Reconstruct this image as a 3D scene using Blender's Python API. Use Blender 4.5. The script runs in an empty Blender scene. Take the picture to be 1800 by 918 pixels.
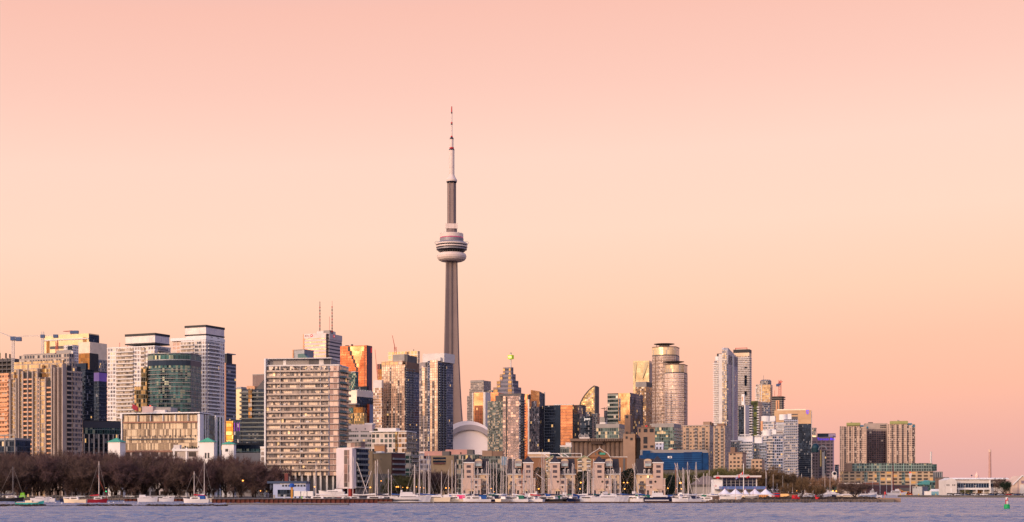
import bpy, math, random
from mathutils import Vector
rnd = random.Random(7)
SC = bpy.context.scene
COL = SC.collection
R = math.radians
F, HY, CAMH = 2717.0, 864.0, 4.5      # focal length in pixels of the 1800 px photo, horizon row, eye height
def PX(px, Y): return (px - 900.0) * Y / F
def PZ(py, Y): return CAMH + (HY - py) * Y / F
def S(r, g, b, k=1.0):
    f = lambda c: ((c / 255 + 0.055) / 1.055) ** 2.4 if c > 10.3 else c / 255 / 12.92
    return (f(r) * k, f(g) * k, f(b) * k, 1.0)
# ---------------------------------------------------------------- camera
cam = bpy.data.cameras.new('camera'); camo = bpy.data.objects.new('camera', cam); COL.objects.link(camo)
camo.location = (0, 0, CAMH); camo.rotation_euler = (R(90), 0, 0)
cam.sensor_width = 36; cam.lens = 36 * F / 1800; cam.shift_y = (HY - 459) / 1800
cam.clip_start = 1; cam.clip_end = 60000
SC.camera = camo
# ---------------------------------------------------------------- world
SUN_EL = 14.0
sunh = Vector((-0.72, -0.69)).normalized(); glowh = Vector((-0.70, -0.71)).normalized()
sv = Vector((sunh.x * math.cos(R(SUN_EL)), sunh.y * math.cos(R(SUN_EL)), math.sin(R(SUN_EL))))
W = bpy.data.worlds.new('World'); SC.world = W; W.use_nodes = True
nt = W.node_tree; nt.nodes.clear(); N = nt.nodes.new; L = nt.links.new
def mth(op, a, b=None, c=None, T=None, clamp=False):
    T = T or nt
    n = T.nodes.new('ShaderNodeMath'); n.operation = op; n.use_clamp = clamp
    for i, v in enumerate((a, b, c)):
        if v is None: continue
        if isinstance(v, (int, float)): n.inputs[i].default_value = v
        else: T.links.new(v, n.inputs[i])
    return n.outputs[0]
def ramp(fac, stops, T=None, interp='LINEAR'):
    T = T or nt
    n = T.nodes.new('ShaderNodeValToRGB'); cr = n.color_ramp; cr.interpolation = interp
    while len(cr.elements) < len(stops): cr.elements.new(0.5)
    for e, (p, c) in zip(cr.elements, stops): e.position = p; e.color = c
    T.links.new(fac, n.inputs[0]); return n.outputs[0]
def mixc(fac, a, b, T=None, blend='MIX'):
    T = T or nt
    n = T.nodes.new('ShaderNodeMix'); n.data_type = 'RGBA'; n.blend_type = blend
    for s, v in ((n.inputs[0], fac), (n.inputs[6], a), (n.inputs[7], b)):
        if isinstance(v, (int, float)): s.default_value = v
        elif isinstance(v, tuple): s.default_value = v
        else: T.links.new(v, s)
    return n.outputs[2]
tc = N('ShaderNodeTexCoord'); sx = N('ShaderNodeSeparateXYZ'); L(tc.outputs['Generated'], sx.inputs[0])
X_, Y_, Z_ = sx.outputs
hz = mth('SUBTRACT', Z_, mth('MULTIPLY', X_, 0.045))
east = ramp(hz, [(0.0, S(224, 165, 160)), (0.022, S(235, 170, 158)), (0.055, S(251, 182, 156)), (0.085, S(254, 190, 161)), (0.12, S(255, 203, 173)),
                 (0.165, S(255, 212, 188)), (0.21, S(254, 211, 191)), (0.255, S(250, 199, 181)), (0.30, S(247, 190, 172)), (0.40, S(196, 174, 192)), (0.55, S(158, 166, 208)), (1.0, S(150, 162, 222))])
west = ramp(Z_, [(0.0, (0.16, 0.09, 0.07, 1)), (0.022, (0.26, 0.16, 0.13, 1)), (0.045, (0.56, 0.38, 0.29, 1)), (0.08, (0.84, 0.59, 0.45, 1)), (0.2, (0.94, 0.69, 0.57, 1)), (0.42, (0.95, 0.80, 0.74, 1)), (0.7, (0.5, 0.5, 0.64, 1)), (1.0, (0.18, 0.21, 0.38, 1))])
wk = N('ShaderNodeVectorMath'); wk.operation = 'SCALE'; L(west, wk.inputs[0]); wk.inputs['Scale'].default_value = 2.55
south = ramp(Z_, [(0.0, S(168, 142, 165)), (0.15, S(160, 152, 188)), (0.5, S(146, 154, 208)), (1.0, S(142, 154, 218))])
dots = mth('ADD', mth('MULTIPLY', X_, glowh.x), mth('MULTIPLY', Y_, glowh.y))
def sstep(v, a, b):
    n = N('ShaderNodeMapRange'); n.interpolation_type = 'SMOOTHSTEP'; L(v, n.inputs[0])
    n.inputs[1].default_value = a; n.inputs[2].default_value = b; return n.outputs[0]
c1 = mixc(sstep(X_, 0.36, 0.75), east, south)
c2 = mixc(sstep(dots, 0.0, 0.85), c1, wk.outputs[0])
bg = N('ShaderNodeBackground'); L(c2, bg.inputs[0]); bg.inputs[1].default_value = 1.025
sky = N('ShaderNodeTexSky'); sky.sky_type = 'NISHITA'; sky.sun_disc = False
sky.sun_elevation = R(SUN_EL); sky.sun_rotation = math.atan2(sunh.x, sunh.y)
bg2 = N('ShaderNodeBackground'); L(sky.outputs[0], bg2.inputs[0]); bg2.inputs[1].default_value = 0.008
# the pale dusk glow carries most of the light; the physical sky adds its blue overhead
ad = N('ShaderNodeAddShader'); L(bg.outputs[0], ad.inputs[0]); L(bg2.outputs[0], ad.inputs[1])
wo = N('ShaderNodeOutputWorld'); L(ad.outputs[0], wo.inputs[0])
# ---------------------------------------------------------------- sun
sl = bpy.data.lights.new('sun', 'SUN'); sl.energy = 2.2; sl.angle = R(10); sl.color = (1.0, 0.66, 0.44)
so = bpy.data.objects.new('sun', sl); COL.objects.link(so); so.rotation_euler = sv.to_track_quat('Z', 'Y').to_euler()
SC.view_settings.view_transform = 'Standard'; SC.view_settings.look = 'None'
SC.view_settings.exposure = 0.0; SC.view_settings.gamma = 1.0; SC.view_settings.use_curve_mapping = False
SC.cycles.max_bounces = 5; SC.cycles.diffuse_bounces = 2; SC.cycles.glossy_bounces = 3
SC.cycles.sample_clamp_indirect = 4
SC.cycles.volume_bounces = 0
# ---------------------------------------------------------------- materials
MATS = {}
def mat(name, col, rough=0.8, metal=0.0, emit=None, es=0.0, vary=0.12, scale=0.15, spec=0.3):
    if name in MATS: return MATS[name]
    m = bpy.data.materials.new(name); m.use_nodes = True; T = m.node_tree
    b = T.nodes['Principled BSDF']
    b.inputs['Roughness'].default_value = rough; b.inputs['Metallic'].default_value = metal
    b.inputs['Specular IOR Level'].default_value = spec
    if vary > 0:
        t = T.nodes.new('ShaderNodeTexCoord'); n = T.nodes.new('ShaderNodeTexNoise'); n.inputs['Scale'].default_value = scale
        n.inputs['Detail'].default_value = 4
        T.links.new(t.outputs['Object'], n.inputs[0])
        lo = tuple(c * (1 - vary) for c in col[:3]) + (1,); hi = tuple(min(1, c * (1 + vary)) for c in col[:3]) + (1,)
        T.links.new(ramp(n.outputs[0], [(0.3, lo), (0.7, hi)], T), b.inputs['Base Color'])
    else: b.inputs['Base Color'].default_value = col
    if emit: b.inputs['Emission Color'].default_value = emit; b.inputs['Emission Strength'].default_value = es
    MATS[name] = m; return m
def add_lines(m, dirn, scale, amt):      # pour lines or panel seams: thin darker lines at a regular spacing
    T = m.node_tree; b = T.nodes['Principled BSDF']; src = b.inputs['Base Color'].links[0].from_socket
    t = T.nodes.new('ShaderNodeTexCoord'); w = T.nodes.new('ShaderNodeTexWave'); w.bands_direction = dirn; w.inputs['Scale'].default_value = scale; w.inputs['Distortion'].default_value = .15
    T.links.new(t.outputs['Object'], w.inputs[0])
    mr = T.nodes.new('ShaderNodeMapRange'); T.links.new(w.outputs['Fac'], mr.inputs[0]); mr.inputs[1].default_value = 0.0; mr.inputs[2].default_value = 0.12; mr.inputs[3].default_value = amt; mr.inputs[4].default_value = 0.0
    T.links.new(mixc(mr.outputs[0], src, (.02, .02, .02, 1), T), b.inputs['Base Color'])
# one node group serves every window wall: cells of glass behind a grid of wall, in metres along the wall (UV)
G = bpy.data.node_groups.new('window_wall', 'ShaderNodeTree')
for nm, ty, dv in (('Wall', 'Color', (0.4, 0.4, 0.4, 1)), ('GlassA', 'Color', (0.1, 0.1, 0.1, 1)), ('GlassB', 'Color', (0.1, 0.1, 0.1, 1)), ('Curtain', 'Color', (0.4, 0.35, 0.3, 1)),
                   ('PaneW', 'Float', 1.5), ('FloorH', 'Float', 3.0), ('GapU', 'Float', 0.05), ('GapV', 'Float', 0.2), ('CurtainP', 'Float', 0.2), ('LitP', 'Float', 0.01),
                   ('Metal', 'Float', 0.6), ('Rough', 'Float', 0.1), ('Tilt', 'Float', 0.02), ('WallRough', 'Float', 0.7), ('BayN', 'Float', 5.0), ('BayW', 'Float', 0.0)):
    s = G.interface.new_socket(nm, in_out='INPUT', socket_type='NodeSocket' + ty); s.default_value = dv
G.interface.new_socket('Shader', in_out='OUTPUT', socket_type='NodeSocketShader')
gi = G.nodes.new('NodeGroupInput'); go = G.nodes.new('NodeGroupOutput'); I = gi.outputs
def gm(*a, **k): return mth(*a, T=G, **k)
uv = G.nodes.new('ShaderNodeUVMap'); su = G.nodes.new('ShaderNodeSeparateXYZ'); G.links.new(uv.outputs[0], su.inputs[0])
cu = gm('DIVIDE', su.outputs[0], I['PaneW']); cv = gm('DIVIDE', su.outputs[1], I['FloorH'])
fu = gm('FRACT', cu); fv = gm('FRACT', cv)
mu_ = gm('MULTIPLY', gm('GREATER_THAN', fu, I['GapU']), gm('LESS_THAN', fu, gm('SUBTRACT', 1.0, I['GapU'])))
mask = gm('MULTIPLY', mu_, gm('GREATER_THAN', fv, I['GapV']))
bay = gm('FRACT', gm('DIVIDE', cu, I['BayN']))
mask = gm('MULTIPLY', mask, gm('GREATER_THAN', bay, I['BayW']))
cmb = G.nodes.new('ShaderNodeCombineXYZ'); G.links.new(gm('FLOOR', cu), cmb.inputs[0]); G.links.new(gm('FLOOR', cv), cmb.inputs[1])
oi = G.nodes.new('ShaderNodeObjectInfo'); G.links.new(gm('MULTIPLY', oi.outputs['Random'], 97.0), cmb.inputs[2])
wn = G.nodes.new('ShaderNodeTexWhiteNoise'); wn.noise_dimensions = '3D'; G.links.new(cmb.outputs[0], wn.inputs[0])
sc = G.nodes.new('ShaderNodeSeparateColor'); G.links.new(wn.outputs['Color'], sc.inputs[0])
r1, r2, r3 = sc.outputs
geo = G.nodes.new('ShaderNodeNewGeometry')
vs = G.nodes.new('ShaderNodeVectorMath'); vs.operation = 'SUBTRACT'; G.links.new(wn.outputs['Color'], vs.inputs[0]); vs.inputs[1].default_value = (.5, .5, .5)
vk = G.nodes.new('ShaderNodeVectorMath'); vk.operation = 'SCALE'; G.links.new(vs.outputs[0], vk.inputs[0]); G.links.new(I['Tilt'], vk.inputs['Scale'])
va = G.nodes.new('ShaderNodeVectorMath'); va.operation = 'ADD'; G.links.new(vk.outputs[0], va.inputs[0]); G.links.new(geo.outputs['Normal'], va.inputs[1])
wz = G.nodes.new('ShaderNodeTexNoise'); wz.inputs['Scale'].default_value = 0.055; wz.inputs['Detail'].default_value = 2.5; wz.inputs['Distortion'].default_value = 0.8
wo_ = G.nodes.new('ShaderNodeVectorMath'); wo_.operation = 'ADD'; G.links.new(uv.outputs[0], wo_.inputs[0]); cz = G.nodes.new('ShaderNodeCombineXYZ'); G.links.new(gm('MULTIPLY', oi.outputs['Random'], 500.0), cz.inputs[0]); G.links.new(cz.outputs[0], wo_.inputs[1]); G.links.new(wo_.outputs[0], wz.inputs[0])
ws = G.nodes.new('ShaderNodeVectorMath'); ws.operation = 'SUBTRACT'; G.links.new(wz.outputs['Color'], ws.inputs[0]); ws.inputs[1].default_value = (.5, .5, .5)
wq = G.nodes.new('ShaderNodeVectorMath'); wq.operation = 'SCALE'; G.links.new(ws.outputs[0], wq.inputs[0]); wq.inputs['Scale'].default_value = 0.11   # panes bow a little, so reflections wander across a wall
wa = G.nodes.new('ShaderNodeVectorMath'); wa.operation = 'ADD'; G.links.new(va.outputs[0], wa.inputs[0]); G.links.new(wq.outputs[0], wa.inputs[1])
vn = G.nodes.new('ShaderNodeVectorMath'); vn.operation = 'NORMALIZE'; G.links.new(wa.outputs[0], vn.inputs[0])
iscur = gm('LESS_THAN', r2, I['CurtainP'])
gcol = mixc(1.0, mixc(r1, I['GlassA'], I['GlassB'], G), (.74, .74, .78, 1), G, 'MULTIPLY')
gcol = mixc(iscur, gcol, I['Curtain'], G)
pg = G.nodes.new('ShaderNodeBsdfPrincipled')
G.links.new(gcol, pg.inputs['Base Color']); G.links.new(vn.outputs[0], pg.inputs['Normal'])
G.links.new(gm('MULTIPLY', I['Metal'], gm('SUBTRACT', 1.0, gm('MULTIPLY', iscur, 0.75))), pg.inputs['Metallic'])
G.links.new(gm('ADD', I['Rough'], gm('MULTIPLY', iscur, 0.2)), pg.inputs['Roughness'])
lit = gm('LESS_THAN', r3, I['LitP'])
pg.inputs['Emission Color'].default_value = (1.0, 0.55, 0.2, 1); G.links.new(gm('MULTIPLY', lit, 0.9), pg.inputs['Emission Strength'])
nz = G.nodes.new('ShaderNodeTexNoise'); nz.inputs['Scale'].default_value = 0.08; nz.inputs['Detail'].default_value = 5; G.links.new(uv.outputs[0], nz.inputs[0])
wcol = mixc(gm('MULTIPLY', gm('SUBTRACT', nz.outputs[0], 0.35), 0.5, clamp=True), I['Wall'], (0.05, 0.045, 0.045, 1), G)
pw = G.nodes.new('ShaderNodeBsdfPrincipled'); G.links.new(wcol, pw.inputs['Base Color']); G.links.new(I['WallRough'], pw.inputs['Roughness']); pw.inputs['Specular IOR Level'].default_value = 0.3
mx = G.nodes.new('ShaderNodeMixShader'); G.links.new(mask, mx.inputs[0]); G.links.new(pw.outputs[0], mx.inputs[1]); G.links.new(pg.outputs[0], mx.inputs[2])
G.links.new(mx.outputs[0], go.inputs[0])
def fac(name, wall=(.5, .5, .5, 1), ga=(.1, .1, .1, 1), gb=None, pw=1.5, fh=3.0, gu=0.06, gv=0.2, cur=0.15, curc=(.45, .38, .32, 1), lit=0.006,
        metal=0.7, rough=0.12, tilt=0.03, bn=5.0, bw=0.0, wr=0.7):
    if name in MATS: return MATS[name]
    m = bpy.data.materials.new(name); m.use_nodes = True; T = m.node_tree; T.nodes.clear()
    g = T.nodes.new('ShaderNodeGroup'); g.node_tree = G; o = T.nodes.new('ShaderNodeOutputMaterial'); T.links.new(g.outputs[0], o.inputs[0])
    for k, v in (('Wall', wall), ('GlassA', ga), ('GlassB', gb or ga), ('Curtain', curc), ('PaneW', pw), ('FloorH', fh), ('GapU', gu), ('GapV', gv), ('CurtainP', cur),
                 ('LitP', lit), ('Metal', metal), ('Rough', rough), ('Tilt', tilt), ('WallRough', wr), ('BayN', bn), ('BayW', bw)):
        g.inputs[k].default_value = v
    MATS[name] = m; return m
# ---------------------------------------------------------------- mesh helpers
class MB:
    def __init__(s): s.v = []; s.f = []; s.uv = []
    def quad(s, pts, uvs=None):
        i = len(s.v); s.v += [tuple(p) for p in pts]; s.f.append(tuple(range(i, i + len(pts)))); s.uv += uvs or [(0.0, 0.0)] * len(pts)
    def prism(s, poly, z0, z1, u0=0.0, cap=True, top=None):
        # poly: counter-clockwise list of (x, y); top: other polygon of the same length for tapering
        top = top or poly; n = len(poly); u = u0
        for i in range(n):
            a, b = poly[i], poly[(i + 1) % n]; c, d = top[(i + 1) % n], top[i]
            l = math.hypot(b[0] - a[0], b[1] - a[1])
            s.quad([(a[0], a[1], z0), (b[0], b[1], z0), (c[0], c[1], z1), (d[0], d[1], z1)], [(u, z0), (u + l, z0), (u + l, z1), (u, z1)])
            u += l
        if cap:
            s.quad([(p[0], p[1], z1) for p in top]); s.quad([(p[0], p[1], z0) for p in reversed(poly)])
        return s
    def box(s, x0, x1, y0, y1, z0, z1, **k): return s.prism([(x0, y0), (x1, y0), (x1, y1), (x0, y1)], z0, z1, **k)
    def tube(s, p, q, r0, r1=None, n=6, cap=True):
        p, q = Vector(p), Vector(q); r1 = r0 if r1 is None else r1
        d = (q - p).normalized(); a = d.orthogonal().normalized(); b = d.cross(a)
        A = [p + (a * math.cos(t) + b * math.sin(t)) * r0 for t in [2 * math.pi * i / n for i in range(n)]]
        B = [q + (a * math.cos(t) + b * math.sin(t)) * r1 for t in [2 * math.pi * i / n for i in range(n)]]
        for i in range(n): j = (i + 1) % n; s.quad([A[i], A[j], B[j], B[i]])
        if cap: s.quad(B); s.quad(list(reversed(A)))
        return s
    def lathe(s, prof, n=24, c=(0, 0)):
        for (r0, z0), (r1, z1) in zip(prof[:-1], prof[1:]):
            for i in range(n):
                t0, t1 = 2 * math.pi * i / n, 2 * math.pi * (i + 1) / n
                P = lambda r, t, z: (c[0] + r * math.cos(t), c[1] + r * math.sin(t), z)
                rr = max(r0, r1)
                s.quad([P(r0, t0, z0), P(r0, t1, z0), P(r1, t1, z1), P(r1, t0, z1)], [(rr * t0, z0), (rr * t1, z0), (rr * t1, z1), (rr * t0, z1)])
        return s
    def mesh(s, name, m, off=(0, 0, 0), smooth=False):
        me = bpy.data.meshes.new(name)
        me.from_pydata([(v[0] - off[0], v[1] - off[1], v[2] - off[2]) for v in s.v], [], s.f)
        ul = me.uv_layers.new(name='UVMap'); fl = [c for u in s.uv for c in u]; ul.data.foreach_set('uv', fl)
        if m: me.materials.append(m)
        if smooth: me.polygons.foreach_set('use_smooth', [True] * len(me.polygons))
        return me
def add(name, me, parent=None, loc=None):
    o = bpy.data.objects.new(name, me); COL.objects.link(o)
    if parent is not None: o.parent = parent
    if loc is not None: o.location = loc
    return o
def tag(o, label, cat, group=None, kind=None):
    o['label'] = label; o['category'] = cat
    if group: o['group'] = group
    if kind: o['kind'] = kind
    return o
def thing(name, label, cat, loc, group=None, rz=0.0):
    o = bpy.data.objects.new(name, None); COL.objects.link(o); o.location = loc; o.rotation_euler.z = rz; o.empty_display_size = 1
    return tag(o, label, cat, group)
def struct(name, mb, m, kind='structure'):
    o = add(name, mb.mesh(name, m)); o['kind'] = kind; return o
GZ = 1.3       # quay and park level above the water
class Bld:
    """A building in its own frame: s runs along the front to the near corner, t goes back from the front, both in metres."""
    def __init__(b, name, label, cat, x0, x1, x2, D, th=28.0, depth=None, group=None):
        # x0..x1 front in the photo, x1..x2 the right-hand side, D distance of the near corner
        th = R(th); b.a = (math.cos(th), -math.sin(th)); b.b = (math.sin(th), math.cos(th)); b.D = D
        cx, cy = PX(x1, D), D
        k0 = (x0 - 900) / F                       # ray x = k0*y
        # corner - a*w on the ray
        b.W = (cx - k0 * cy) / (b.a[0] - k0 * b.a[1])
        if x2 is not None and x2 > x1:
            k2 = (x2 - 900) / F
            b.L = (k2 * cy - cx) / (b.b[0] - k2 * b.b[1])
            if depth: b.L = depth
        else: b.L = depth or 25.0
        b.o = (cx - b.a[0] * b.W, cy - b.a[1] * b.W)
        b.root = thing(name, label, cat, (b.o[0], b.o[1], GZ), group)
        b.off = (b.o[0], b.o[1], GZ)
    def P(b, s, t): return (b.o[0] + b.a[0] * s + b.b[0] * t, b.o[1] + b.a[1] * s + b.b[1] * t)
    def s(b, px, t=0.0):                          # photo column -> s on the plane t
        k = (px - 900) / F; ox, oy = b.o[0] + b.b[0] * t, b.o[1] + b.b[1] * t
        return (k * oy - ox) / (b.a[0] - k * b.a[1])
    def t(b, px, s=None):                         # photo column -> t on the side wall
        s = b.W if s is None else s
        k = (px - 900) / F; ox, oy = b.o[0] + b.a[0] * s, b.o[1] + b.a[1] * s
        return (k * oy - ox) / (b.b[0] - k * b.b[1])
    def z(b, py): return PZ(py, b.D)
    def poly(b, part, pts, z0, z1, m, u0=0.0, parent=None, smooth=False, top=None):
        mb = MB().prism([b.P(*p) for p in pts], z0, z1, u0=u0, top=[b.P(*p) for p in top] if top else None)
        return add(part, mb.mesh(part, m, b.off, smooth), parent or b.root, None)
    def box(b, part, s0, s1, t0, t1, z0, z1, m, u0=0.0, parent=None):
        return b.poly(part, [(s0, t0), (s1, t0), (s1, t1), (s0, t1)], z0, z1, m, u0, parent)
    def boxes(b, part, lst, m, parent=None):      # one part made of several boxes
        mb = MB()
        for (s0, s1, t0, t1, z0, z1) in lst: mb.prism([b.P(s0, t0), b.P(s1, t0), b.P(s1, t1), b.P(s0, t1)], z0, z1)
        return add(part, mb.mesh(part, m, b.off), parent or b.root)
    def repeat(b, part, s0, s1, t0, t1, z0, h, m, zs, parent=None, shape=None):
        # the same piece at every height in zs (a balcony or a slab per storey), sharing one mesh
        zs = list(zs)
        if not zs: return
        mb = MB(); pts = shape or [(s0, t0), (s1, t0), (s1, t1), (s0, t1)]
        mb.prism([b.P(*p) for p in pts], zs[0], zs[0] + h)
        me = mb.mesh(part, m, b.off)
        for z in zs:
            o = add(part, me, parent or b.root); o.location = (0, 0, z - zs[0])
    def zpx(b, y0, y1, step):                     # heights for photo rows y0 (top) down to y1
        return b.zr(b.z(y1), b.z(y0), step)
    def zr(b, z0, z1, step):
        out = []; z = z1 - step
        while z > z0: out.append(z); z -= step
        return out
    def tube(b, part, s, t, z0, z1, r, m, r1=None, parent=None):
        p = b.P(s, t); mb = MB().tube((p[0], p[1], z0), (p[0], p[1], z1), r, r1)
        return add(part, mb.mesh(part, m, b.off), parent or b.root)
    def grid(b, part, face, a0, a1, z0, z1, nc, nr, wf, hf, m, out=0.06, limit=100, parent=None, fixed=None):
        """nc x nr separate windows on the front ('f') or on the side ('r') between a0..a1 and z0..z1; wf, hf = filled share"""
        cw, ch = (a1 - a0) / nc, (z1 - z0) / nr; items = []
        me = None
        n = 0; rest = MB()
        for r_ in range(nr):
            for c_ in range(nc):
                u0 = a0 + cw * (c_ + (1 - wf) / 2); u1 = u0 + cw * wf; w0 = z0 + ch * (r_ + (1 - hf) / 2); w1 = w0 + ch * hf
                f0 = fixed if fixed is not None else (0 if face == 'f' else b.W)
                pts = [(u0, f0 - out), (u1, f0 - out), (u1, f0 + .1), (u0, f0 + .1)] if face == 'f' else [(f0 - .1, u0), (f0 + out, u0), (f0 + out, u1), (f0 - .1, u1)]
                if n < limit:
                    if me is None: me = MB().prism([b.P(*p) for p in pts], w0, w1).mesh(part, m, b.off); base = (pts[0], w0)
                    o = add(part, me, parent or b.root)
                    q0, q1 = b.P(*base[0]), b.P(*pts[0]); o.location = (q1[0] - q0[0], q1[1] - q0[1], w0 - base[1])
                else: rest.prism([b.P(*p) for p in pts], w0, w1)
                n += 1
        if rest.f: o = add(part, rest.mesh(part, m, b.off), parent or b.root); o['kind'] = 'stuff'
def text_mesh(txt, size, depth=0.1):
    cu = bpy.data.curves.new('lettering', 'FONT'); cu.body = txt; cu.size = size; cu.extrude = depth; cu.resolution_u = 2
    o = bpy.data.objects.new('lettering', cu); COL.objects.link(o)
    bpy.context.view_layer.update()
    me = bpy.data.meshes.new_from_object(o.evaluated_get(bpy.context.evaluated_depsgraph_get())); bpy.data.objects.remove(o)
    return me
def sign_text(b, txt, s0, t0, z, size, m, face='f', name='lettering'):
    me = text_mesh(txt, size, 0.15); me.materials.clear(); me.materials.append(m)
    o = add(name, me, b.root); p = b.P(s0, t0); o.location = (p[0] - b.off[0], p[1] - b.off[1], z - b.off[2])
    ax = b.a if face == 'f' else b.b
    o.rotation_euler = (R(90), 0, math.atan2(ax[1], ax[0])); return o
# ---------------------------------------------------------------- ground and water
wm = bpy.data.materials.new('lake water'); wm.use_nodes = True; T = wm.node_tree; pb = T.nodes['Principled BSDF']
pb.inputs['Base Color'].default_value = S(86, 108, 140); pb.inputs['Roughness'].default_value = 0.24; pb.inputs['IOR'].default_value = 1.33; pb.inputs['Specular Tint'].default_value = (0.44, 0.72, 0.88, 1)
t = T.nodes.new('ShaderNodeTexCoord')
hs = []
for scl, det, st in (((0.25, 0.4, 1), 3, 0.55), ((0.9, 1.3, 1), 3, 0.3), ((3, 4, 1), 2, 0.1)):
    mp = T.nodes.new('ShaderNodeMapping'); mp.inputs['Scale'].default_value = scl; mp.inputs['Rotation'].default_value = (0, 0, R(12)); T.links.new(t.outputs['Object'], mp.inputs[0])
    n = T.nodes.new('ShaderNodeTexNoise'); n.inputs['Scale'].default_value = 1.0; n.inputs['Detail'].default_value = det; T.links.new(mp.outputs[0], n.inputs[0])
    hs.append(mth('MULTIPLY', n.outputs[0], st, T=T))
hh = mth('ADD', mth('ADD', hs[0], hs[1], T=T), hs[2], T=T)
bp = T.nodes.new('ShaderNodeBump'); bp.inputs['Strength'].default_value = 1.0; bp.inputs['Distance'].default_value = 1.0; T.links.new(hh, bp.inputs['Height'])
T.links.new(bp.outputs[0], pb.inputs['Normal'])
mp = T.nodes.new('ShaderNodeMapping'); mp.inputs['Scale'].default_value = (0.008, 0.045, 1); T.links.new(t.outputs['Object'], mp.inputs[0])
n = T.nodes.new('ShaderNodeTexNoise'); n.inputs['Scale'].default_value = 1.0; n.inputs['Detail'].default_value = 5; T.links.new(mp.outputs[0], n.inputs[0])
mr = T.nodes.new('ShaderNodeMapRange'); T.links.new(n.outputs[0], mr.inputs[0]); mr.inputs[1].default_value = .35; mr.inputs[2].default_value = .68; mr.inputs[3].default_value = .34; mr.inputs[4].default_value = .14; T.links.new(mr.outputs[0], pb.inputs['Roughness'])
mb = MB(); mb.quad([(-30000, -3000, -0.25), (30000, -3000, -0.25), (30000, 40000, -0.25), (-30000, 40000, -0.25)])
struct('lake_water', mb, wm)
import numpy as np
def waves():
    ys = [90.0]
    while ys[-1] < 960: ys.append(ys[-1] + 0.35 + ys[-1] * 0.0022)
    ys = np.array(ys); nc = 300; t = np.linspace(-1, 1, nc)
    Yg = np.repeat(ys[:, None], nc, 1); Xg = t[None, :] * (0.40 * ys[:, None] + 30)
    rg = np.random.default_rng(3); H = np.zeros_like(Xg)
    for k in range(26):
        lam = 1.8 * 1.05 ** k * rg.uniform(.85, 1.15); a = rg.normal(0.35, 0.95) ; kx, ky = math.sin(a) * 6.283 / lam, math.cos(a) * 6.283 / lam
        H += (0.0135 * lam ** .3) * np.sin(Xg * kx + Yg * ky + rg.uniform(0, 6.28))
    gust = 0.85 + 0.25 * np.sin(Xg * .021 + Yg * .03) * np.sin(Yg * .043 - Xg * .008 + 1)
    H = H * gust * 1.6; H *= np.clip((Yg - 90) / 30, 0, 1)
    n = len(ys); me = bpy.data.meshes.new('lake_waves')
    co = np.stack([Xg, Yg, H], -1).reshape(-1, 3)
    a = (np.arange(n - 1)[:, None] * nc + np.arange(nc - 1)[None, :]).reshape(-1)
    fc = np.stack([a, a + 1, a + nc + 1, a + nc], -1)
    me.vertices.add(len(co)); me.vertices.foreach_set('co', co.ravel()); me.loops.add(fc.size); me.loops.foreach_set('vertex_index', fc.ravel().astype(np.int32))
    me.polygons.add(len(fc)); me.polygons.foreach_set('loop_start', (np.arange(len(fc)) * 4).astype(np.int32)); me.polygons.foreach_set('use_smooth', np.ones(len(fc), bool))
    me.update(calc_edges=True); me.validate(); me.materials.append(wm)
    o = add('lake_waves', me); o['kind'] = 'structure'
waves()
m_ground = mat('packed earth and asphalt', S(95, 88, 84), 0.9, vary=0.25, scale=0.05)
def land(name, pts, z, m, kind='structure', base=-1.0):
    mb = MB().prism(pts, base, z); return struct(name, mb, m, kind)
def W2(px, py, z=0.0):      # a point of the waterline seen at that pixel
    D = F * (CAMH - z) / (py - HY); return (PX(px, D), D)
shore = [W2(-60, 880), W2(200, 880), W2(372, 881), (PX(372, 700), 700), (PX(690, 700), 700), (PX(694, 760), 760), (PX(1256, 760), 760), W2(1258, 884), W2(1400, 884), W2(1480, 883), W2(1572, 883.5),
         (PX(1576, 655), 655), (PX(1545, 690), 690), (PX(1400, 720), 720), (PX(1395, 1000), 1000), (PX(1420, 1400), 1400), (PX(1512, 1440), 1440), (PX(1512, 2080), 2080), (PX(1620, 2080), 2080), (PX(1590, 1420), 1420), W2(1578, 873.5), W2(1640, 874.0), W2(1830, 874.5), (2500, 1100), (20000, 9000), (20000, 30000), (-20000, 30000), (-20000, 900)]
land('ground', shore, GZ, m_ground)
# ---------------------------------------------------------------- palette
m_white = mat('white painted concrete', S(225, 221, 218), 0.7, vary=0.06)
m_offw = mat('off-white panel', S(208, 200, 194), 0.7, vary=0.08)
m_conc = mat('grey concrete', S(150, 143, 138), 0.85, vary=0.12)
m_dconc = mat('dark concrete', S(96, 92, 92), 0.85, vary=0.15)
m_beige = mat('beige precast', S(168, 152, 142), 0.8, vary=0.1)
m_brown = mat('brown concrete', S(124, 100, 86), 0.85, vary=0.14)
m_black = mat('black metal', S(38, 38, 44), 0.5, vary=0.05)
m_steel = mat('galvanised steel', S(135, 138, 145), 0.45, 0.5, vary=0.08)
m_grail = mat('grey glass railing', S(120, 126, 130), 0.25, 0.3, vary=0.1, scale=0.6)
m_trail = mat('teal glass railing', S(84, 110, 112), 0.2, 0.4, vary=0.15, scale=0.6)
m_drail = mat('dark glass railing', S(60, 68, 80), 0.2, 0.5, vary=0.2, scale=0.6)
m_orng = mat('warm paint and sun colour', S(215, 160, 120), 0.6, vary=0.08)  # serves railings, and corners where sunlight is put in as colour
m_navyg = mat('navy glass', S(34, 46, 66), 0.12, 0.7, vary=0.2, scale=0.1)
m_roofg = mat('green copper roof', S(70, 150, 125), 0.6, vary=0.15)
m_red = mat('red paint', S(190, 30, 40), 0.5, vary=0.05)
m_wlit = mat('lit white sign', S(240, 240, 235), 0.5, emit=(1, 0.9, 0.8, 1), es=0.5, vary=0)
m_cred = mat('pale red crane paint', S(205, 110, 95), 0.5, vary=0.08)
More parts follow.
